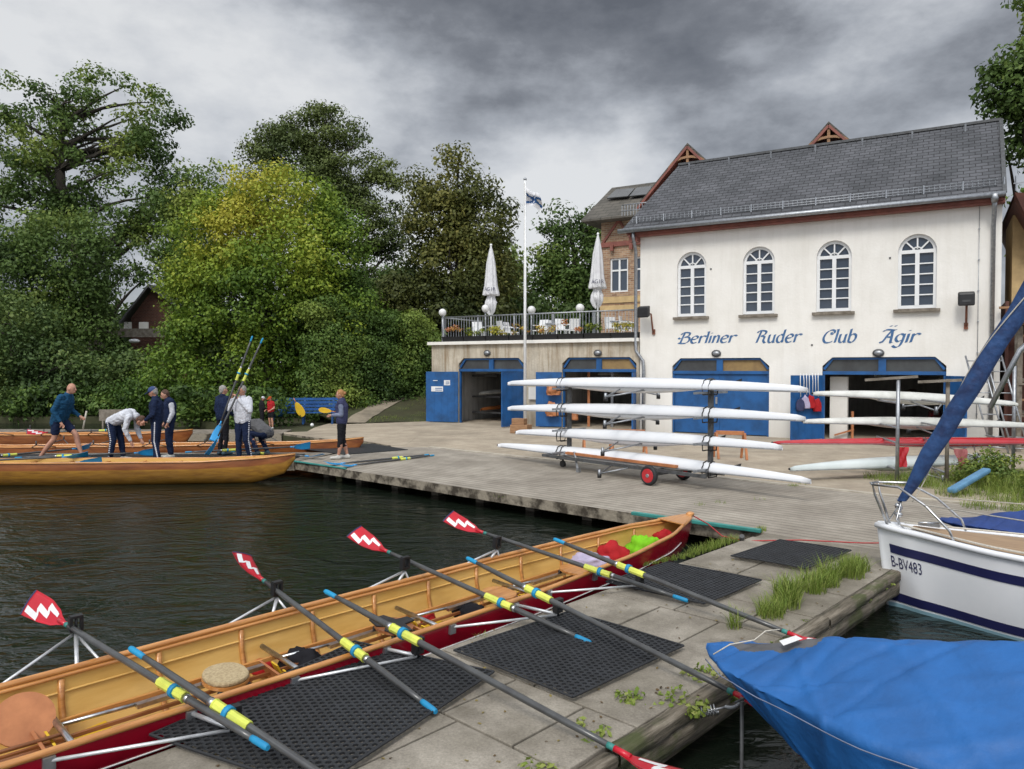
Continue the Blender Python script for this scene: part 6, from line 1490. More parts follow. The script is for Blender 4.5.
# ------------------------------------------------------------ blue bench and yellow blades
bc=G(303,424,0); BM=Matrix.Translation(Vector((bc.x,28.6,0)))@Matrix.Rotation(R(8),4,'Z')
t=thing('park_bench','long blue slatted bench against the hedge','bench',M=BM); BL=2.55
for k in range(4): q=MB(); q.box((0,-.22+k*.13,.44),(BL,.1,.035)); q.build('seat_slat',M['bluebench'],t,True)
for k in range(4): q=MB(); q.box((0,.3+k*.035,.55+k*.13),(BL,.03,.1)); q.build('back_slat',M['bluebench'],t,True)
for x in (-1.1,0,1.1):
    q=MB(); q.box((x,-.18,.21),(.06,.06,.42)); q.build('leg',M['bluebench'],t,True); q=MB(); q.bar((x,.22,0),(x,.44,1.0),.06); q.bar((x,-.2,.4),(x,.28,.4),.05); q.build('back_leg',M['bluebench'],t,True)
def paddle(c,ang,lab,L=.75,w=.34):
    q=MB(); pts=[]
    for j in range(24):
        a=2*PI*j/24; x=L/2*cos(a)*(1+.0); z=w/2*sin(a)*(1-.25*cos(a)); pts.append(Vector((x*cos(ang)-z*sin(ang),0,x*sin(ang)+z*cos(ang)))+c)
    q.prism(pts,(0,.03,0)); o=thing('yellow_paddle',lab,'paddle',tuple(c),0,'yellow paddles on the bench'); q.build('blade',M['yellow'],o,bevel=.01); q=MB(); q.tube([c+Vector((cos(ang)*L*.45,.015,sin(ang)*L*.45)),c+Vector((cos(ang)*L*.8,.03,sin(ang)*L*.8))],.018,n=8); q.build('shaft',M['orangewood'],o); return o
paddle(D(299.5,409.5,28.2),R(118),'large yellow oar blade standing on the blue bench',.62,.3); paddle(D(325,410.5,28.2),R(-8),'smaller yellow blade lying at the right end of the blue bench',.5,.2)
q=MB(); q.ell(D(280,411.5,28.1),.2,16,10); tag(q.build('ball',M['bluedoor']),'blue ball on the left end of the bench','ball')
q=MB(); q.ell(G(312,425,.05),.07,10,8); tag(q.build('cup',M['white']),'small white cup on the ground below the bench','cup')
# ------------------------------------------------------------ white racing shells on the trailer
def shell(p0,p1,W,Hh,lab,m,group,flip=True,blunt=(.25,.25),sag=0.0,rig=True):
    """upside-down racing shell from p0 to p1 (centre line at deck height)"""
    p0=Vector(p0);p1=Vector(p1); x=(p1-p0); L=x.length; x.normalize(); up=Vector((0,0,1)); y=up.cross(x).normalized(); c=(p0+p1)/2
    Mx=Matrix(((x.x,y.x,0,p0.x),(x.y,y.y,0,p0.y),(x.z,y.z,1,p0.z),(0,0,0,1))); t=thing('racing_shell',lab,'racing shell',tuple(p0),math.atan2(x.y,x.x),group)
    n,mm=50,14; vs=[];fs=[]
    for i in range(n+1):
        u=i/n; e=min(1,u/.5) if u<.5 else min(1,(1-u)/.5); w=W*(blunt[0]*.0+.12+.88*(sin(e*PI/2))**.9); h=Hh*(.42+.58*sin(e*PI/2)**.8)
        if u<.012 or u>.988: w*=.6; h*=.75
        dpt=Hh*.45*max(0,1-((u-.5)/.22)**2)
        for j in range(mm+1):
            a=PI*j/mm; vs.append((L*u,w*cos(a),h*abs(sin(a))**.8+sag*4*u*(1-u)))
        vs.append((L*u,0,-dpt+sag*4*u*(1-u)-.01))
    k=mm+2
    for i in range(n):
        for j in range(k): fs.append((i*k+j,(i+1)*k+j,(i+1)*k+(j+1)%k,i*k+(j+1)%k))
    fs.append(tuple(range(k))[::-1]); fs.append(tuple(n*k+q for q in range(k)))
    q=MB(); q.add([Mx@Vector(v) for v in vs],fs,True); q.build('hull',m,t)
    if rig:
        q=MB(); s=L*.5
        for sd_ in (-1,1):
            q.tube([Mx@Vector(v) for v in ((s-.1,sd_*W*.8,-.03),(s+.1,sd_*.8,-.16),(s+.5,sd_*W*.6,-.03))],.016,n=6); q.tube([Mx@Vector((s+.1,sd_*.8,-.22)),Mx@Vector((s+.1,sd_*.8,-.08))],.03,n=6)
        q.build('wing_rigger',M['galv'],t)
        q=MB(); 
        for sd_ in (-1,1): q=MB(); q.tube([Mx@Vector((s+.1,sd_*.8,-.24)),Mx@Vector((s+.1,sd_*.8,-.16))],.04,n=8); q.build('oarlock',M['black'],t)
        f_=MB(); f_.prism([Mx@Vector(v) for v in ((L*.82,-.004,Hh*.75),(L*.838,-.004,Hh*.72),(L*.84,-.004,Hh*.75+.05))],(Mx.to_3x3()@Vector((0,.008,0)))); f_.build('fin',M['black'],t)
        f_=MB(); f_.ell(Mx@Vector((-.015,0,Hh*.2)),.022,10,8); f_.build('bow_ball',M['black'],t)
        for sd_ in (-1,1):
            f_=MB(); f_.tube([Mx@Vector((L*u,sd_*(W*(.12+.88*sin(min(1,min(u,1-u)/.5)*PI/2)**.9)+.003),.012)) for u in np.linspace(.02,.98,30)],.006,n=4); f_.build('seam',M['galv'],t)
    return t,Mx,L
def endfit(px0,py0,px1,py1,zl,L,c_dep):
    # both ends at level zl
    return G(px0,py0,zl),G(px1,py1,zl)
lv=[1.80,1.37,.90,.42]; ends=[((508,382),(808,390)),((508,407),(806,419)),((516,431),(783,448)),((498,444),(812,482))]
labs=['white upside-down shell on the trailer, topmost of four','white upside-down shell on the trailer, second from the top','white upside-down shell on the trailer, third from the top','white upside-down shell on the trailer, lowest of four']
ax0=Vector((2.72,14.3,0)); dirv=Vector((-.649,.76,0))
shellM=[]
for i,(a,c) in enumerate(ends):
    def solve(px):  # distance along the rack axis whose image column is px
        k=(px-512)/740; o=ax0; return (k*o.y-o.x)/(dirv.x-k*dirv.y)
    tl=solve(a[0]); tr_=solve(c[0]); pl=ax0+dirv*tl; pr=ax0+dirv*tr_
    zl=CH-(a[1]-367+3)*pl.y/740; zr=CH-(c[1]-367+2)*pr.y/740
    print('shell',i,tl-tr_,zl,zr)
    t,Mx,L=shell((pl.x,pl.y,zl),(pr.x,pr.y,zr),.17 if i else .2,.21,labs[i],M['shell'],'white shells stacked on the trailer',sag=-.0)
    shellM.append((Mx,L,zl,zr,tl,tr_))
TR=Matrix.Translation(ax0)@Matrix.Rotation(math.atan2(-dirv.y,-dirv.x),4,'Z')   # local +x towards the viewer end
t=thing('boat_trailer','low steel boat trailer with red wheels carrying four white shells','trailer',M=TR)
def solve(px): k=(px-512)/740; return -((k*ax0.y-ax0.x)/(dirv.x-k*dirv.y))
x1=solve(569.5); x2=solve(711); xw=solve(667)
print('trailer',x1,x2,xw)
for y in (-.28,.28):
    q=MB(); q.bar((x1-.55,y,.26),(x2+.1,y,.26),.05,.06); q.build('frame_beam',M['dsteel'],t,True)
for x in (x1-.5,x1,xw,x2):
    q=MB(); q.bar((x,-.3,.263),(x,.3,.263),.05); q.build('cross_beam',M['dsteel'],t,True)
for x in (x1,x2):
    q=MB(); q.bar((x,0,.25),(x,0,2.0 if x==x2 else 1.95),.075); q.build('mast',M['dsteel'],t,True)
    for zz in (.36,.84,1.30,1.74):
        q=MB(); q.bar((x,-.5,zz),(x,.5,zz),.04); q.build('arm',M['galv'],t,True)
q=MB(); q.bar((x1+.1,.18,.36),(x2-.6,.18,.36),.09,.05); q.bar((x1+.1,-.18,.36),(x2-.6,-.18,.36),.09,.05); q.build('load_board',M['orangewood'],t,True)
for sg in (-1,1):
    y=.52*sg; wl=MB(); wl.tube([(xw,y-.05,.185),(xw,y+.05,.185)],.13,n=24); W_=wl.build('wheel',M['redhull'],t,True)
    q=MB(); 
    vs=[];fs=[]; n,m=28,10
    for i in range(n):
        a=2*PI*i/n
        for j in range(m):
            b_=2*PI*j/m; r=.148+.042*cos(b_); vs.append((xw+r*cos(a),y+.05*sin(b_),.188+r*sin(a)))
    for i in range(n):
        for j in range(m): fs.append((i*m+j,((i+1)%n)*m+j,((i+1)%n)*m+(j+1)%m,i*m+(j+1)%m))
    q.add(vs,fs,True); q.build('tyre',M['rubber'],W_,True)
    q=MB(); q.tube([(xw,y-.06,.185),(xw,y+.06,.185)],.035,n=12); q.build('hub',M['galv'],W_,True)
q=MB(); q.bar((xw,-.5,.19),(xw,.5,.19),.05); q.build('axle',M['dsteel'],t,True)
q=MB(); q.tube([(x1-.25,.05,.24),(x1-.25,.05,.1)],.025,n=6); q.tube([(x1-.25,.02,.07),(x1-.25,.08,.07)],.07,n=12); q.build('jockey_wheel',M['black'],t,True)
q=MB(); q.bar((x1+.35,-.2,.4),(x1+.55,-.3,.04),.04); q.box((x1+.57,-.3,.05),(.07,.07,.09)); q.build('prop_stand',M['galv'],t,True)
# straps round each shell
for Mx,L,zl,zr,tl,tr_ in shellM:
    for px_ in (561,565,707,713):
        s=tl-((solve(px_)*-1)); 
        if s<.3 or s>L-.3: continue
        u=s/L; e=(u/.5) if u<.5 else (1-u)/.5; e=min(e,1); w=.18*(.12+.88*sin(e*PI/2)**.9)+.008; h=.21*(.42+.58*sin(e*PI/2)**.8)+.008
        q=MB(); pts=[Mx@Vector((s+.02*cos(3*a_),w*cos(PI*a_/10),h*sin(PI*a_/10)**.8)) for a_ in range(11)]+[Mx@Vector((s,-w*.9,-.09)),Mx@Vector((s,w*.9,-.09)),Mx@Vector((s,w,0))]
        q.tube(pts,.012,n=4); q.build('strap',M['black'],t)
# trestles beyond
for i,(xa,xb,y,z,lab) in enumerate(((584,611,452,.55,'orange wooden trestle behind the trailer, left one'),(612,645,452,.55,'orange wooden trestle behind the trailer, middle one'),(716,744,458,.62,'orange wooden trestle behind the trailer, right one'))):
    a=G(xa,y,0);c=G(xb,y+1,0); t=thing('trestle',lab,'trestle',tuple((a+c)/2),0,'wooden trestles in the yard')
    q=MB(); q.bar(a+Vector((0,0,z)),c+Vector((0,0,z)),.09,.09); q.build('beam',M['orangewood'],t)
    for p in (a,c):
        for s_ in (-.22,.22):
            q=MB(); q.bar(p+Vector((0,s_,0)),p+Vector((0,s_*.15,z)),.05); q.build('leg',M['orangewood'],t)
# ------------------------------------------------------------ garage contents
def inner(s,d0,d1,z,m,lab,L=None):
    t,_,_=shell(F(s,d0,z),F(s+.1,d1,z),.2,.2,lab,m,None,rig=False); return t
sA=g1[0]+.25
for s_,z,m,lab in ((sA+.35,1.95,M['shellg'],'white shell on the top rack inside the leftmost garage'),(sA+.5,1.1,M['shello'],'cream boat on the middle rack inside the leftmost garage'),(sA+.55,.45,M['orangehull'],'orange-brown boat on the low rack inside the leftmost garage')):
    inner(s_-.35,-.9,-6.2,z,m,lab); 
    q=MB(); q.bar(F(g1[0]-.38,-1.6,z-.12),F(s_+.2,-1.6,z-.12),.07)
    tag(q.build('boat_rack',M['dsteel']),'rack arms carrying the '+lab.split(' inside')[0],'rack')
for k,(s_,z) in enumerate(((g2[0]+.9,1.9),(g2[0]+1.6,1.2),(g2[0]+2.2,.5))):
    inner(s_,-1.2,-6,z,[M['shello'],M['darkwood'],M['orangehull']][k],['pale shell high inside the second garage','dark boat in the middle of the second garage','orange-brown boat low inside the second garage'][k])
for k in range(3):
    q=MB(); q.bar(F(g2[0]+.65+k*.8,-.9-k*.3,0),F(g2[0]+.65+k*.8,-.9-k*.3,2.3),.09); tag(q.build('rack_post',M['galv'] if k else M['orangewood']),['orange post','grey post in the middle','grey post on the right side'][k]+' inside the second garage','post')
for k,(s_,z) in enumerate(((g4[0]+1.3,1.9),(g4[0]+2.2,1.25),(g4[0]+2.9,.6),(g4[0]+3.2,1.75))):
    inner(s_,-2.0,-7,z,[M['shellg'],M['darkwood'],M['redhull'],M['shello']][k],['grey shell high at the left inside the right garage','dark hull in the middle of the right garage','red hull low inside the right garage','pale shell high at the right inside the right garage'][k])
q=MB(); q.obox(F(g4[0]+.15,-.6,0),FU*.5,FV*.3,Vector((0,0,1.9))); tag(q.build('cupboard',M['cream']),'white cupboard just inside the left door of the right garage','cupboard')
q=MB(); q.bar(F(g4[0]+.8,-.5,0),F(g4[0]+.8,-.5,.85),.06); q.bar(F(g4[0]+.3,-.5,.1),F(g4[0]+.85,-.5,.3),.05); tag(q.build('timber_stand',M['orangewood']),'orange timber stand at the left inside the right garage','stand')
# cloths hanging on the open door leaf
o1,a1,n1=LEAF; fr_n=n1 if n1.dot(Vector((0,0,CH))-o1)>0 else -n1
random.seed(4)
for k in range(7):
    u=.22+k*.12; p=o1+a1*u+fr_n*.05; q=MB(); q.tube([p+Vector((0,0,1.98)),p+Vector((.01*k%.03,0,1.75)),p+fr_n*.02+Vector((0,0,1.28+.06*(k%3)))],.014,n=5); tag(q.build('strap',M['whitepaint']),'white strap hanging in a row on the open blue door leaf','strap','white straps on the open door')
for k,(u,z,m,lab) in enumerate(((.3,.95,'c_red','red cloth hanging lowest left on the open blue door'),(.55,1.05,'c_red','red cloth hanging in the middle of the open blue door'),(.78,1.05,'c_lilac','lilac cloth hanging on the open blue door'),(.98,.98,'c_slate','dark cloth hanging at the edge of the open blue door'))):
    blob('cloth',tuple(o1+a1*u+fr_n*.1+Vector((0,0,z))),(.13,.06,.26),M[m],lab,'cloth',seed=k+11,amp=.3)
# orange slings on the second garage's left leaf and inside, crate, buoys
for k,(x,y,lab) in enumerate(((553,391,'orange sling bundle hanging upper at the second garage door'),(551,412,'orange sling bundle hanging lower at the second garage door'),(573,416,'orange-brown sling bundle standing just inside the second garage'))):
    s_,z=FX(x,y,.35 if k<2 else -.5); blob('sling_bundle',tuple(F(s_,.35 if k<2 else -.5,z)),(.22,.12,.33),M['orangewood'],lab,'sling bundle',seed=20+k,amp=.6,f=6)
c=G(521,433,0); q=MB(); Rz=R(-25)
q.box((c.x,c.y,.14),(.62,.42,.28),Rz); q.box((c.x-.05,c.y+.1,.38),(.45,.3,.2),Rz); tag(q.build('crate',M['wood'],bevel=.01),'small wooden crate on the apron under the shell tips','crate')
# ------------------------------------------------------------ right-hand rack with shells
def post(px,py,ytop,lab,dep=None,w=.06):
    a=G(px,py,0); q=MB(); q.tube([a,(a.x,a.y,D(px,ytop,a.y).z)],w/2+.005,n=8); return q,a
rk=thing('boat_rack','grey steel tube rack holding white and red shells at the right of the yard','rack',(6.9,14,0))
q,a=post(897,483,378,''); q.build('post',M['galv'],rk); z0=D(897,378,a.y).z; q=MB(); q.bar(D(865,380,a.y+.3)-Vector((0,0,0)),D(918,376.5,a.y-.2),.05); q.build('top_bar',M['greywood'],rk)
q,a2=post(946.5,486,379,''); q.build('post',M['greywood'],rk); q=MB(); q.bar(D(918,382,a2.y+.2),D(962,380,a2.y-.2),.05); q.build('top_bar',M['greywood'],rk)
q,a3=post(1013,471,366,''); q.build('post',M['galv'],rk)
for aa_,ys in ((a,(403,428,443,470)),(a2,(403,428,445,473)),(a3,(402,425,441,458))):
    for y_ in ys:
        px_=512+740*aa_.x/aa_.y; z_=D(px_,y_,aa_.y).z; q=MB(); q.tube([(aa_.x,aa_.y,z_),(aa_.x+.25,aa_.y+1.3,z_)],.02,n=6); q.build('arm',M['galv'],rk)
for i,(x0,y0_,x1_,y1_,d0,d1,m,lab,w,h) in enumerate(((813,395,1018,406,15.4,14.9,'shello','weathered white shell on the right rack, topmost',.17,.17),(803,423,1040,428,15.4,14.8,'shello','weathered white shell on the right rack, second from the top',.17,.17),(773,444,1120,444,14.9,14.9,'redhull','long red shell on the right rack reaching out of the picture',.14,.14),(790,471,1012,461,14.2,15.6,'shellg','pale grey-green shell, lowest on the right rack',.2,.2))):
    p0=D(x0,y0_,d0);p1=D(x1_,y1_,d1); shell(p0,p1,w,h,lab,M[m],'shells on the right rack')
for i,(x,y0_,y1_,lab) in enumerate(((902,448,466,'dark red cloth hanging from the rack left of the blue sail'),(960,450,468,'red patterned cloth hanging from the rack right of the blue sail'))):
    c=D(x,(y0_+y1_)/2,14.0); vs=[];fs=[]
    for j in range(9):
        for k in range(6): u=k/5-.5;v=j/8; vs.append(c+Vector((u*.24*(1-.3*v)+.09*v*i,.03*sin(k*2+j),.19-.38*v)))
    for j in range(8):
        for k in range(5): fs.append((j*6+k,j*6+k+1,(j+1)*6+k+1,(j+1)*6+k))
    q=MB(); q.add(vs,fs,True); tag(q.build('cloth',[M['redhull'],M['c_red']][0] if i==0 else mat('faded_pink_cloth',(.45,.16,.16),(.3,.08,.08),scale=30)),lab,'cloth')
q=MB(); q.bar(G(951,491,.1),D(987,470,13.2),.15,.09); o=q.build('blue_float',mat('faded_blue_float',(.12,.28,.45),(.08,.2,.33),rough=.5),bevel=.03); tag(o,'faded blue float lying slanted in the grass behind the sailboat','float')
# ------------------------------------------------------------ the white sailboat
sb0=G(877,524,.5); SBd=Vector((.77,-.64,0)).normalized(); SM=frame((sb0.x,sb0.y,0),SBd)
sbt=thing('sailboat','white sailboat with navy stripes moored bow to the dock at the right edge','sailboat',M=SM)
swp=[(0,.03),(.3,.17),(1.2,.50),(2.4,.85),(4,1.1),(6,1.05),(7,.9)]; sgp=[(0,.5),(1.2,.45),(3,.42),(7,.45)]; skp=[(0,.3),(.12,-.2),(.3,-.55),(7,-.6)]
sw=lambda s:interp(swp,s); sg_=lambda s:interp(sgp,s); sk=lambda s:interp(skp,s)
# hull with flare: vertical-ish sides
def sside(s,v): # v 0 gunwale .. 1 waterline bottom
    z=sg_(s)-v*(sg_(s)+.55); ww_=sw(max(s-.16*v,0))*(1-.10*v-.25*v*v*v); return ww_,z
for nm in ('hull',):
    vs=[];fs=[];mi=[]; n,m=110,30
    for sd_ in (1,-1):
        o=len(vs)
        for i in range(n+1):
            s0=7*(i/n)**1.3
            for j in range(m+1):
                v=j/m; ww_,z=sside(s0,v); s_=s0+.13*v*max(0,1-s0/2); vs.append((s_,sd_*ww_ if i else sd_*.012,z))
        for i in range(n):
            for j in range(m):
                f=(o+i*(m+1)+j,o+(i+1)*(m+1)+j,o+(i+1)*(m+1)+j+1,o+i*(m+1)+j+1); fs.append(f if sd_<0 else f[::-1])
    q=MB(); q.add(vs,fs,True)
    q.build('hull',M['shell'],sbt,True)
def band(v0,v1,s0,s1,m_,name,off=.007):
    q=MB()
    for sd_ in (1,-1):
        vs=[];n=80
        for i in range(n+1):
            s=s0+(s1-s0)*i/n
            for v in (v0,(v0+v1)/2,v1):
                ww_,z=sside(s,v); vs.append((s+.13*v*max(0,1-s/2),sd_*(ww_+off),z))
        q.add(vs,[f for i in range(n) for f in ((i*3,(i+1)*3,(i+1)*3+1,i*3+1),(i*3+1,(i+1)*3+1,(i+1)*3+2,i*3+2))],True)
    q.build(name,m_,sbt,True)
band(.165,.255,.12,7,M['navystripe'],'navy_stripe'); band(.66,.75,.03,7,M['navystripe'],'waterline_stripe'); band(.77,.83,.03,7,mat('pale_blue_antifouling',(.25,.42,.5),(.2,.35,.42),rough=.5),'boot_top')
# deck
q=MB(); vs=[];n=30
for i in range(n+1):
    s=7*i/n; 
    for u in (-1,-.5,0,.5,1): vs.append((s,u*(sw(s)-.0),sg_(s)+.03*(1-u*u)-.002))
q.add(vs,[(i*5+j,(i+1)*5+j,(i+1)*5+j+1,i*5+j+1) for i in range(n) for j in range(4)],True); q.build('deck',M['white'],sbt,True)
q=MB(); vs=[];n=24
for i in range(n+1):
    s=.35+2.6*i/n
    for u in (-1,-.5,0,.5,1): w_=max(sw(s)-.09,.03); vs.append((s,u*w_,sg_(s)+.034*(1-(u*w_/sw(s))**2)+.004))
q.add(vs,[(i*5+j,(i+1)*5+j,(i+1)*5+j+1,i*5+j+1) for i in range(n) for j in range(4)],True); q.build('teak_deck',M['teak'],sbt,True)
for sd_ in (1,-1):
    q=MB(); q.tube([(s,sd_*(sw(s)+.006),sg_(s)+.0) for s in np.linspace(0,7,50)],.032,n=8); q.build('toe_rail',M['shell'],sbt,True)
    q=MB(); q.tube([(s,sd_*max(sw(s)-.07,.01),sg_(s)+.045) for s in np.linspace(.25,3,20)],.01,n=5); q.build('jackline',M['straw'],sbt,True)
q=MB(); vs=[];fs=[]
prof=[(1.7,.0,.0),(1.85,.3,.09),(2.2,.48,.2),(3.2,.62,.33),(5,.66,.4)]
for (s,w_,h) in prof:
    for u in (-1,-.9,-.6,0,.6,.9,1): vs.append((s,u*w_,sg_(s)+.03+h*(1 if abs(u)<.95 else 0)*(1-.12*u*u)))
q.add(vs,[(i*7+j,(i+1)*7+j,(i+1)*7+j+1,i*7+j+1) for i in range(4) for j in range(6)],True); q.build('cabin',M['shell'],sbt,True)
# pulpit
H_=.44
for sd_ in (1,-1):
    q=MB(); q.tube([(.12,sd_*.05,.5),(.0,sd_*.1,.5+H_*.75),(-.02,sd_*.12,.5+H_),(.25,sd_*.2,.5+H_+.01),(.52,sd_*.29,.5+H_*.68),(.74,sd_*.35,.5+H_*.2),(.78,sd_*.33,.48)],.0125,n=8); q.tube([(.03,sd_*.1,.5+H_*.5),(.5,sd_*.26,.5+H_*.52)],.009,n=6) if False else None; q.build('pulpit_rail',M['steel'],sbt,True)
q=MB(); q.tube([(-.02,.12,.5+H_),(-.07,0,.5+H_),(-.02,-.12,.5+H_)],.0125,n=8); q.build('pulpit_rail',M['steel'],sbt,True)
q=MB()
for sd_ in (1,-1): q.tube([(.5,sd_*.29,.5+H_*.7),(3.0,sd_*.92,.5+H_*.62),(7,sd_*.95,.5+H_*.65)],.006,n=5)
q.build('guard_wire',M['straw'],sbt,True)
q=MB(); q.tube([(.22,0,.5),(.2,.0,.62),(.23,.03,.7),(.2,0,.8)],.014,n=6); q.ell((.21,0,.63),(.04,.03,.03)); q.ell((.2,.0,.72),(.03,.03,.035)); q.box((.5,.0,.56),(.2,.05,.03)); q.tube([(.42,-.06,.58),(.58,.06,.58)],.012,n=6); q.build('bow_fitting',M['steel'],sbt,True)
# furled foresail under a blue cover: forestay from the bow to the mast head
st0=SM.inverted()@D(903,492,sb0.y-.22); fs0=Vector((.24,0,.78)); fs1=Vector((3.75,0,7.75))
pB_=D(1012,300,0.0001) 
q=MB(); n=46; e=(fs1-fs0)
pts=[];rs=[]
for i in range(n+1):
    u=i/n*.93+.0; p=fs0+e*u+Vector((.02*noise.noise(Vector((i*.4,0,0))),.02*noise.noise(Vector((0,i*.4,3))),0)); pts.append(p); rs.append((.04+.044*min(1,i/4))*(1+.09*noise.noise(Vector((i*.8,4,4)))) if i<n-4 else .04)
vs=[];fs=[]; K_=18
for i,p in enumerate(pts):
    for k in range(K_):
        a=2*PI*k/K_; r=rs[i]*(1+.13*noise.noise(Vector((cos(a)*1.5,sin(a)*1.5,i*.33)))+.05*sin(5*a+i*.5)); vs.append(p+Vector((r*cos(a)*1.15,r*sin(a),0)))
for i in range(len(pts)-1):
    for k in range(K_): fs.append((i*K_+k,i*K_+(k+1)%K_,(i+1)*K_+(k+1)%K_,(i+1)*K_+k))
q.add(vs,fs,True); sc1=q.build('furled_sail',M['navytarp'],sbt,True)
q=MB(); pts=[]
for i in range(90):
    u=i/90*.9; p=fs0+e*u; a=i*.16; pts.append(p+Vector((.10*cos(a),.095*sin(a),0)))
q.tube(pts,.006,n=5); q.build('lashing',M['straw'],sc1,True)
q=MB(); q.tube([Vector((.1,0,.52)),fs0],.008,n=5); q.tube([fs0+Vector((0,-.02,0)),fs0+Vector((-.04,-.05,-.2)),fs0+Vector((.05,-.1,-.28))],.009,n=5); q.build('forestay',M['steel'],sbt,True)
q=MB(); q.tube([(3.8,0,.6),(3.8,0,8.3)],.06,n=10); q.build('mast',M['galv'],sbt,True)
# registration on both bows
def regtext(side):
    pts=[]
    s=.2; me=text('registration','B-BV483',.13,Matrix.Identity(4),M['navystripe'],None,align='LEFT'); inv=[]
    for v in me.data.vertices:
        x=v.co.x; y=v.co.y; ss=(.11+x*.72) if side<0 else (.6-x*.72); vv=.345-y*1.25+(.02*ss); ww_,z=sside(ss,vv); v.co=Vector((ss+.13*vv*max(0,1-ss/2),side*(ww_+.006),z))
    me.parent=sbt; me.name='registration'; return me
regtext(-1); regtext(1)
# ------------------------------------------------------------ covered boats
def covered(org,xd,L,W,zr,lab,name='covered_boat',mt=None,g0=.4,rise=None,near_low=-.05,amp=.03,blunt=.22,seed=0):
    Mx=frame(org,xd); t=thing(name,lab,'covered boat',M=Mx)
    wq=[(0,.02),(.06,blunt*.45),(.2,blunt),(.5,blunt+.16*W),(1.1,W*.72),(2.2,W*.97),(L*.6,W),(L,W*.8)]
    w=lambda s:interp(wq,s)
    rise=rise or [(0,.05),(.5,.14),(1.5,.38),(2.6,.48),(L,.3)]
    n,m=230,140; vs=[];fs=[]
    for i in range(n+1):
        s=L*(i/n)**1.15
        for j in range(m+1):
            q_=j/m*2-1; a=abs(q_); sg=1 if q_>0 else -1; ww_=w(s); r=interp(rise,s)
            if a<.72:
                u=a/.72; y=ww_*u; z=g0+r*(1-u**1.25)
            else:
                u=(a-.72)/.28; y=ww_*(1-.06*u-.10*u*u); z=g0-(g0-(near_low+.26*max(0,1-s/1.1)))*u
            pn=Vector((s*1.1+seed,y*1.6,z*1.5)); d_=amp*(noise.noise(pn*1.2)+.5*noise.noise(Vector((s*3-y*4,y*2.5+s*1.2,seed+z)))+.25*noise.noise(pn*6))
            wr=.022*(1-min(1,abs(noise.noise(Vector((s*1.9-y*1.1,y*.8,9+seed))))*7))*(.3+.7*abs(q_))-.014*(1-min(1,abs(noise.noise(Vector((s*3.6+y*2.5,y*1.1,seed))))*5))+.012*(1-min(1,abs(noise.noise(Vector((s*.8,y*3.5+s*.4,seed+4))))*9))
            sx_=s-(.10*u if a>=.72 else 0)*max(0,1-s*.0)+( .42*u*max(0,1-s/1.5) if a>=.72 else 0)
            vs.append((sx_,sg*(y+((d_*.6+wr*.9) if a>=.72 else 0)),z+(d_+wr if a<.72 else .3*d_)))
    for i in range(n):
        for j in range(m): fs.append((i*(m+1)+j,(i+1)*(m+1)+j,(i+1)*(m+1)+j+1,i*(m+1)+j+1))
    fs.append(tuple(range(m+1))[::-1])
    b=MB(); b.add(vs,fs,True); cv=b.build('tarpaulin',mt or M['tarp'],t,True)
    # hull under the cover
    b=MB(); v,f=hull_surf(L,lambda s:max(w(s)*.74-.03,.01),lambda s:g0-.03,lambda s:-.5+.62*max(0,1-s/2.0),n=40,m=14); b.add([(x+.42,y*.9,z) for x,y,z in v],f,True); b.build('hull',M['c_grey'],t,True)
    return t,Mx,w,cv
tp_=G(707,648,.42); TD=Vector((.80,-.60,0))
t,TM,tw,tcv=covered((tp_.x,tp_.y,0),TD,5.2,.98,0,'boat wrapped in bright blue tarpaulin in the bottom right corner',rise=[(0,.03),(.3,.1),(.9,.25),(1.8,.45),(3,.55),(5.2,.4)],blunt=.26,g0=.42,near_low=-.06,amp=.024)
# seam rope and patches
tcv.data.materials.append(M['c_grey'])
for p_ in tcv.data.polygons:
    c=p_.center; n_=noise.noise(Vector((c.x*9,c.y*9,1)))*.45
    if ((c.x-.42)/.30)**2+((c.y-.02)/.10)**2<1+n_ and c.z>.44 and c.x>.1: p_.material_index=1

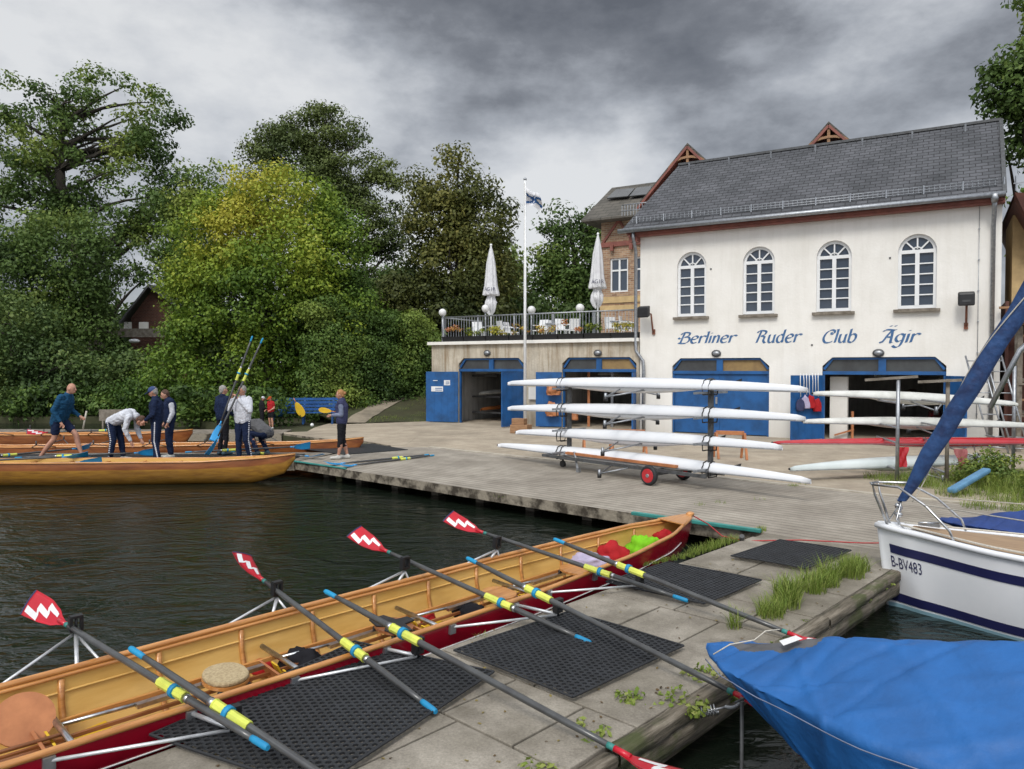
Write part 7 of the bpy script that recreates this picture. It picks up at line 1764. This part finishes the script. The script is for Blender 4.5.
q=MB(); q.tube([(s,-(tw(s)+.035),.40-.015*sin(s*3)) for s in np.linspace(.04,5,60)],.0035,n=5); q.build('edge_rope',M['c_steelblue'],t,True) 
q=MB(); q.tube([(.12,-.2,.47),(.2,-.14,.53),(.32,-.06,.56),(.36,.02,.60),(.42,.1,.60)],.004,n=5); q.build('tie_string',M['straw'],t,True)
for nm,pts,mm in (('white_tag',[(.47,-.07),(.55,-.02),(.60,-.06),(.51,-.12)],'whitepaint'),):
    q=MB(); 
    def tz(s,y): 
        u=abs(y)/max(tw(s),.01)*1.0; r=interp([(0,.03),(.3,.1),(.9,.25),(1.8,.45),(3,.55),(5.2,.4)],s); return .42+r*(1-min(u,1)**1.25)+.05
    q.add([(a,c,tz(a,c)) for a,c in pts],[(0,1,2,3)]); q.build(nm,M[mm],tcv,True)
t2,_,_,_=covered((5.35,9.25,0),(.93,-.36,0),4.2,.75,0,'boat under a dark blue cover behind the sailboat at the right edge',mt=mat('deep_blue_cover',(.015,.05,.22),(.01,.035,.15),rough=.6,bump=.4,bscale=6),rise=[(0,.02),(.5,.12),(1.5,.3),(4.2,.3)],g0=.28,near_low=-.1,seed=5)
# mooring spring with chains and steel rod
c0=G(655,722,-.12); p1=G(690,716,-.02); p2=G(742,701,.1)
sp_=thing('mooring_spring','steel mooring spring with chain between timber edge and blue tarpaulin boat','mooring spring',tuple(c0))
a=G(622,709,-.12); s0_=G(686,716,-.05); s1_=G(717,709,.0); 
q=MB(); 
e=(s1_-s0_); eu=e.normalized(); n1=eu.cross(Vector((0,0,1))).normalized(); n2=n1.cross(eu); pts=[]
for i in range(180):
    u=i/179; an=u*2*PI*10; pts.append(s0_+e*u+(n1*cos(an)+n2*sin(an))*.03)
q.tube(pts,.0055,n=6); q.build('coil',M['steel'],sp_)
q=MB(); q.tube([s0_-eu*.03,s0_+eu*.0,s1_+eu*.02,s1_+eu*.08],.007,n=6); 
for k in range(14):
    u=k/13; c=a.lerp(s0_-eu*.05,u)-Vector((0,0,.03*sin(PI*u))); q.ell(c,(.018,.018,.01) if k%2 else (.018,.01,.018),8,6)
for k in range(16):
    u=k/15; c=(s1_+eu*.06).lerp(p2,u)-Vector((0,0,.02*sin(PI*u))); q.ell(c,(.013,.013,.007) if k%2 else (.013,.007,.013),8,6)
q.build('chain',M['galv'],sp_)
q=MB(); q.tube([p2+Vector((0,0,.02)),(p2.x,p2.y,-1)],.012,n=8); q.tube([p2-Vector((.05,.02,0)),p2+Vector((.05,.02,.02))],.008,n=6); tag(q.build('mooring_rod',M['dsteel']),'thin upright steel rod in the water by the red blade','rod')

random.seed(77)
for k in range(9):
    s0=SR+.25+random.uniform(0,.6); z=.5+k*.42; q=MB(); q.bar(F(s0,.75+random.uniform(-.2,.2),z),F(s0+3.2,.7,z+random.uniform(-.05,.2)),.07+.05*random.random(),.05)
    tag(q.build('stored_timber',M['greywood'] if k%2 else M['wood']),'long stacked timber in the shelter at the right edge','timber','timbers stored in the shelter')
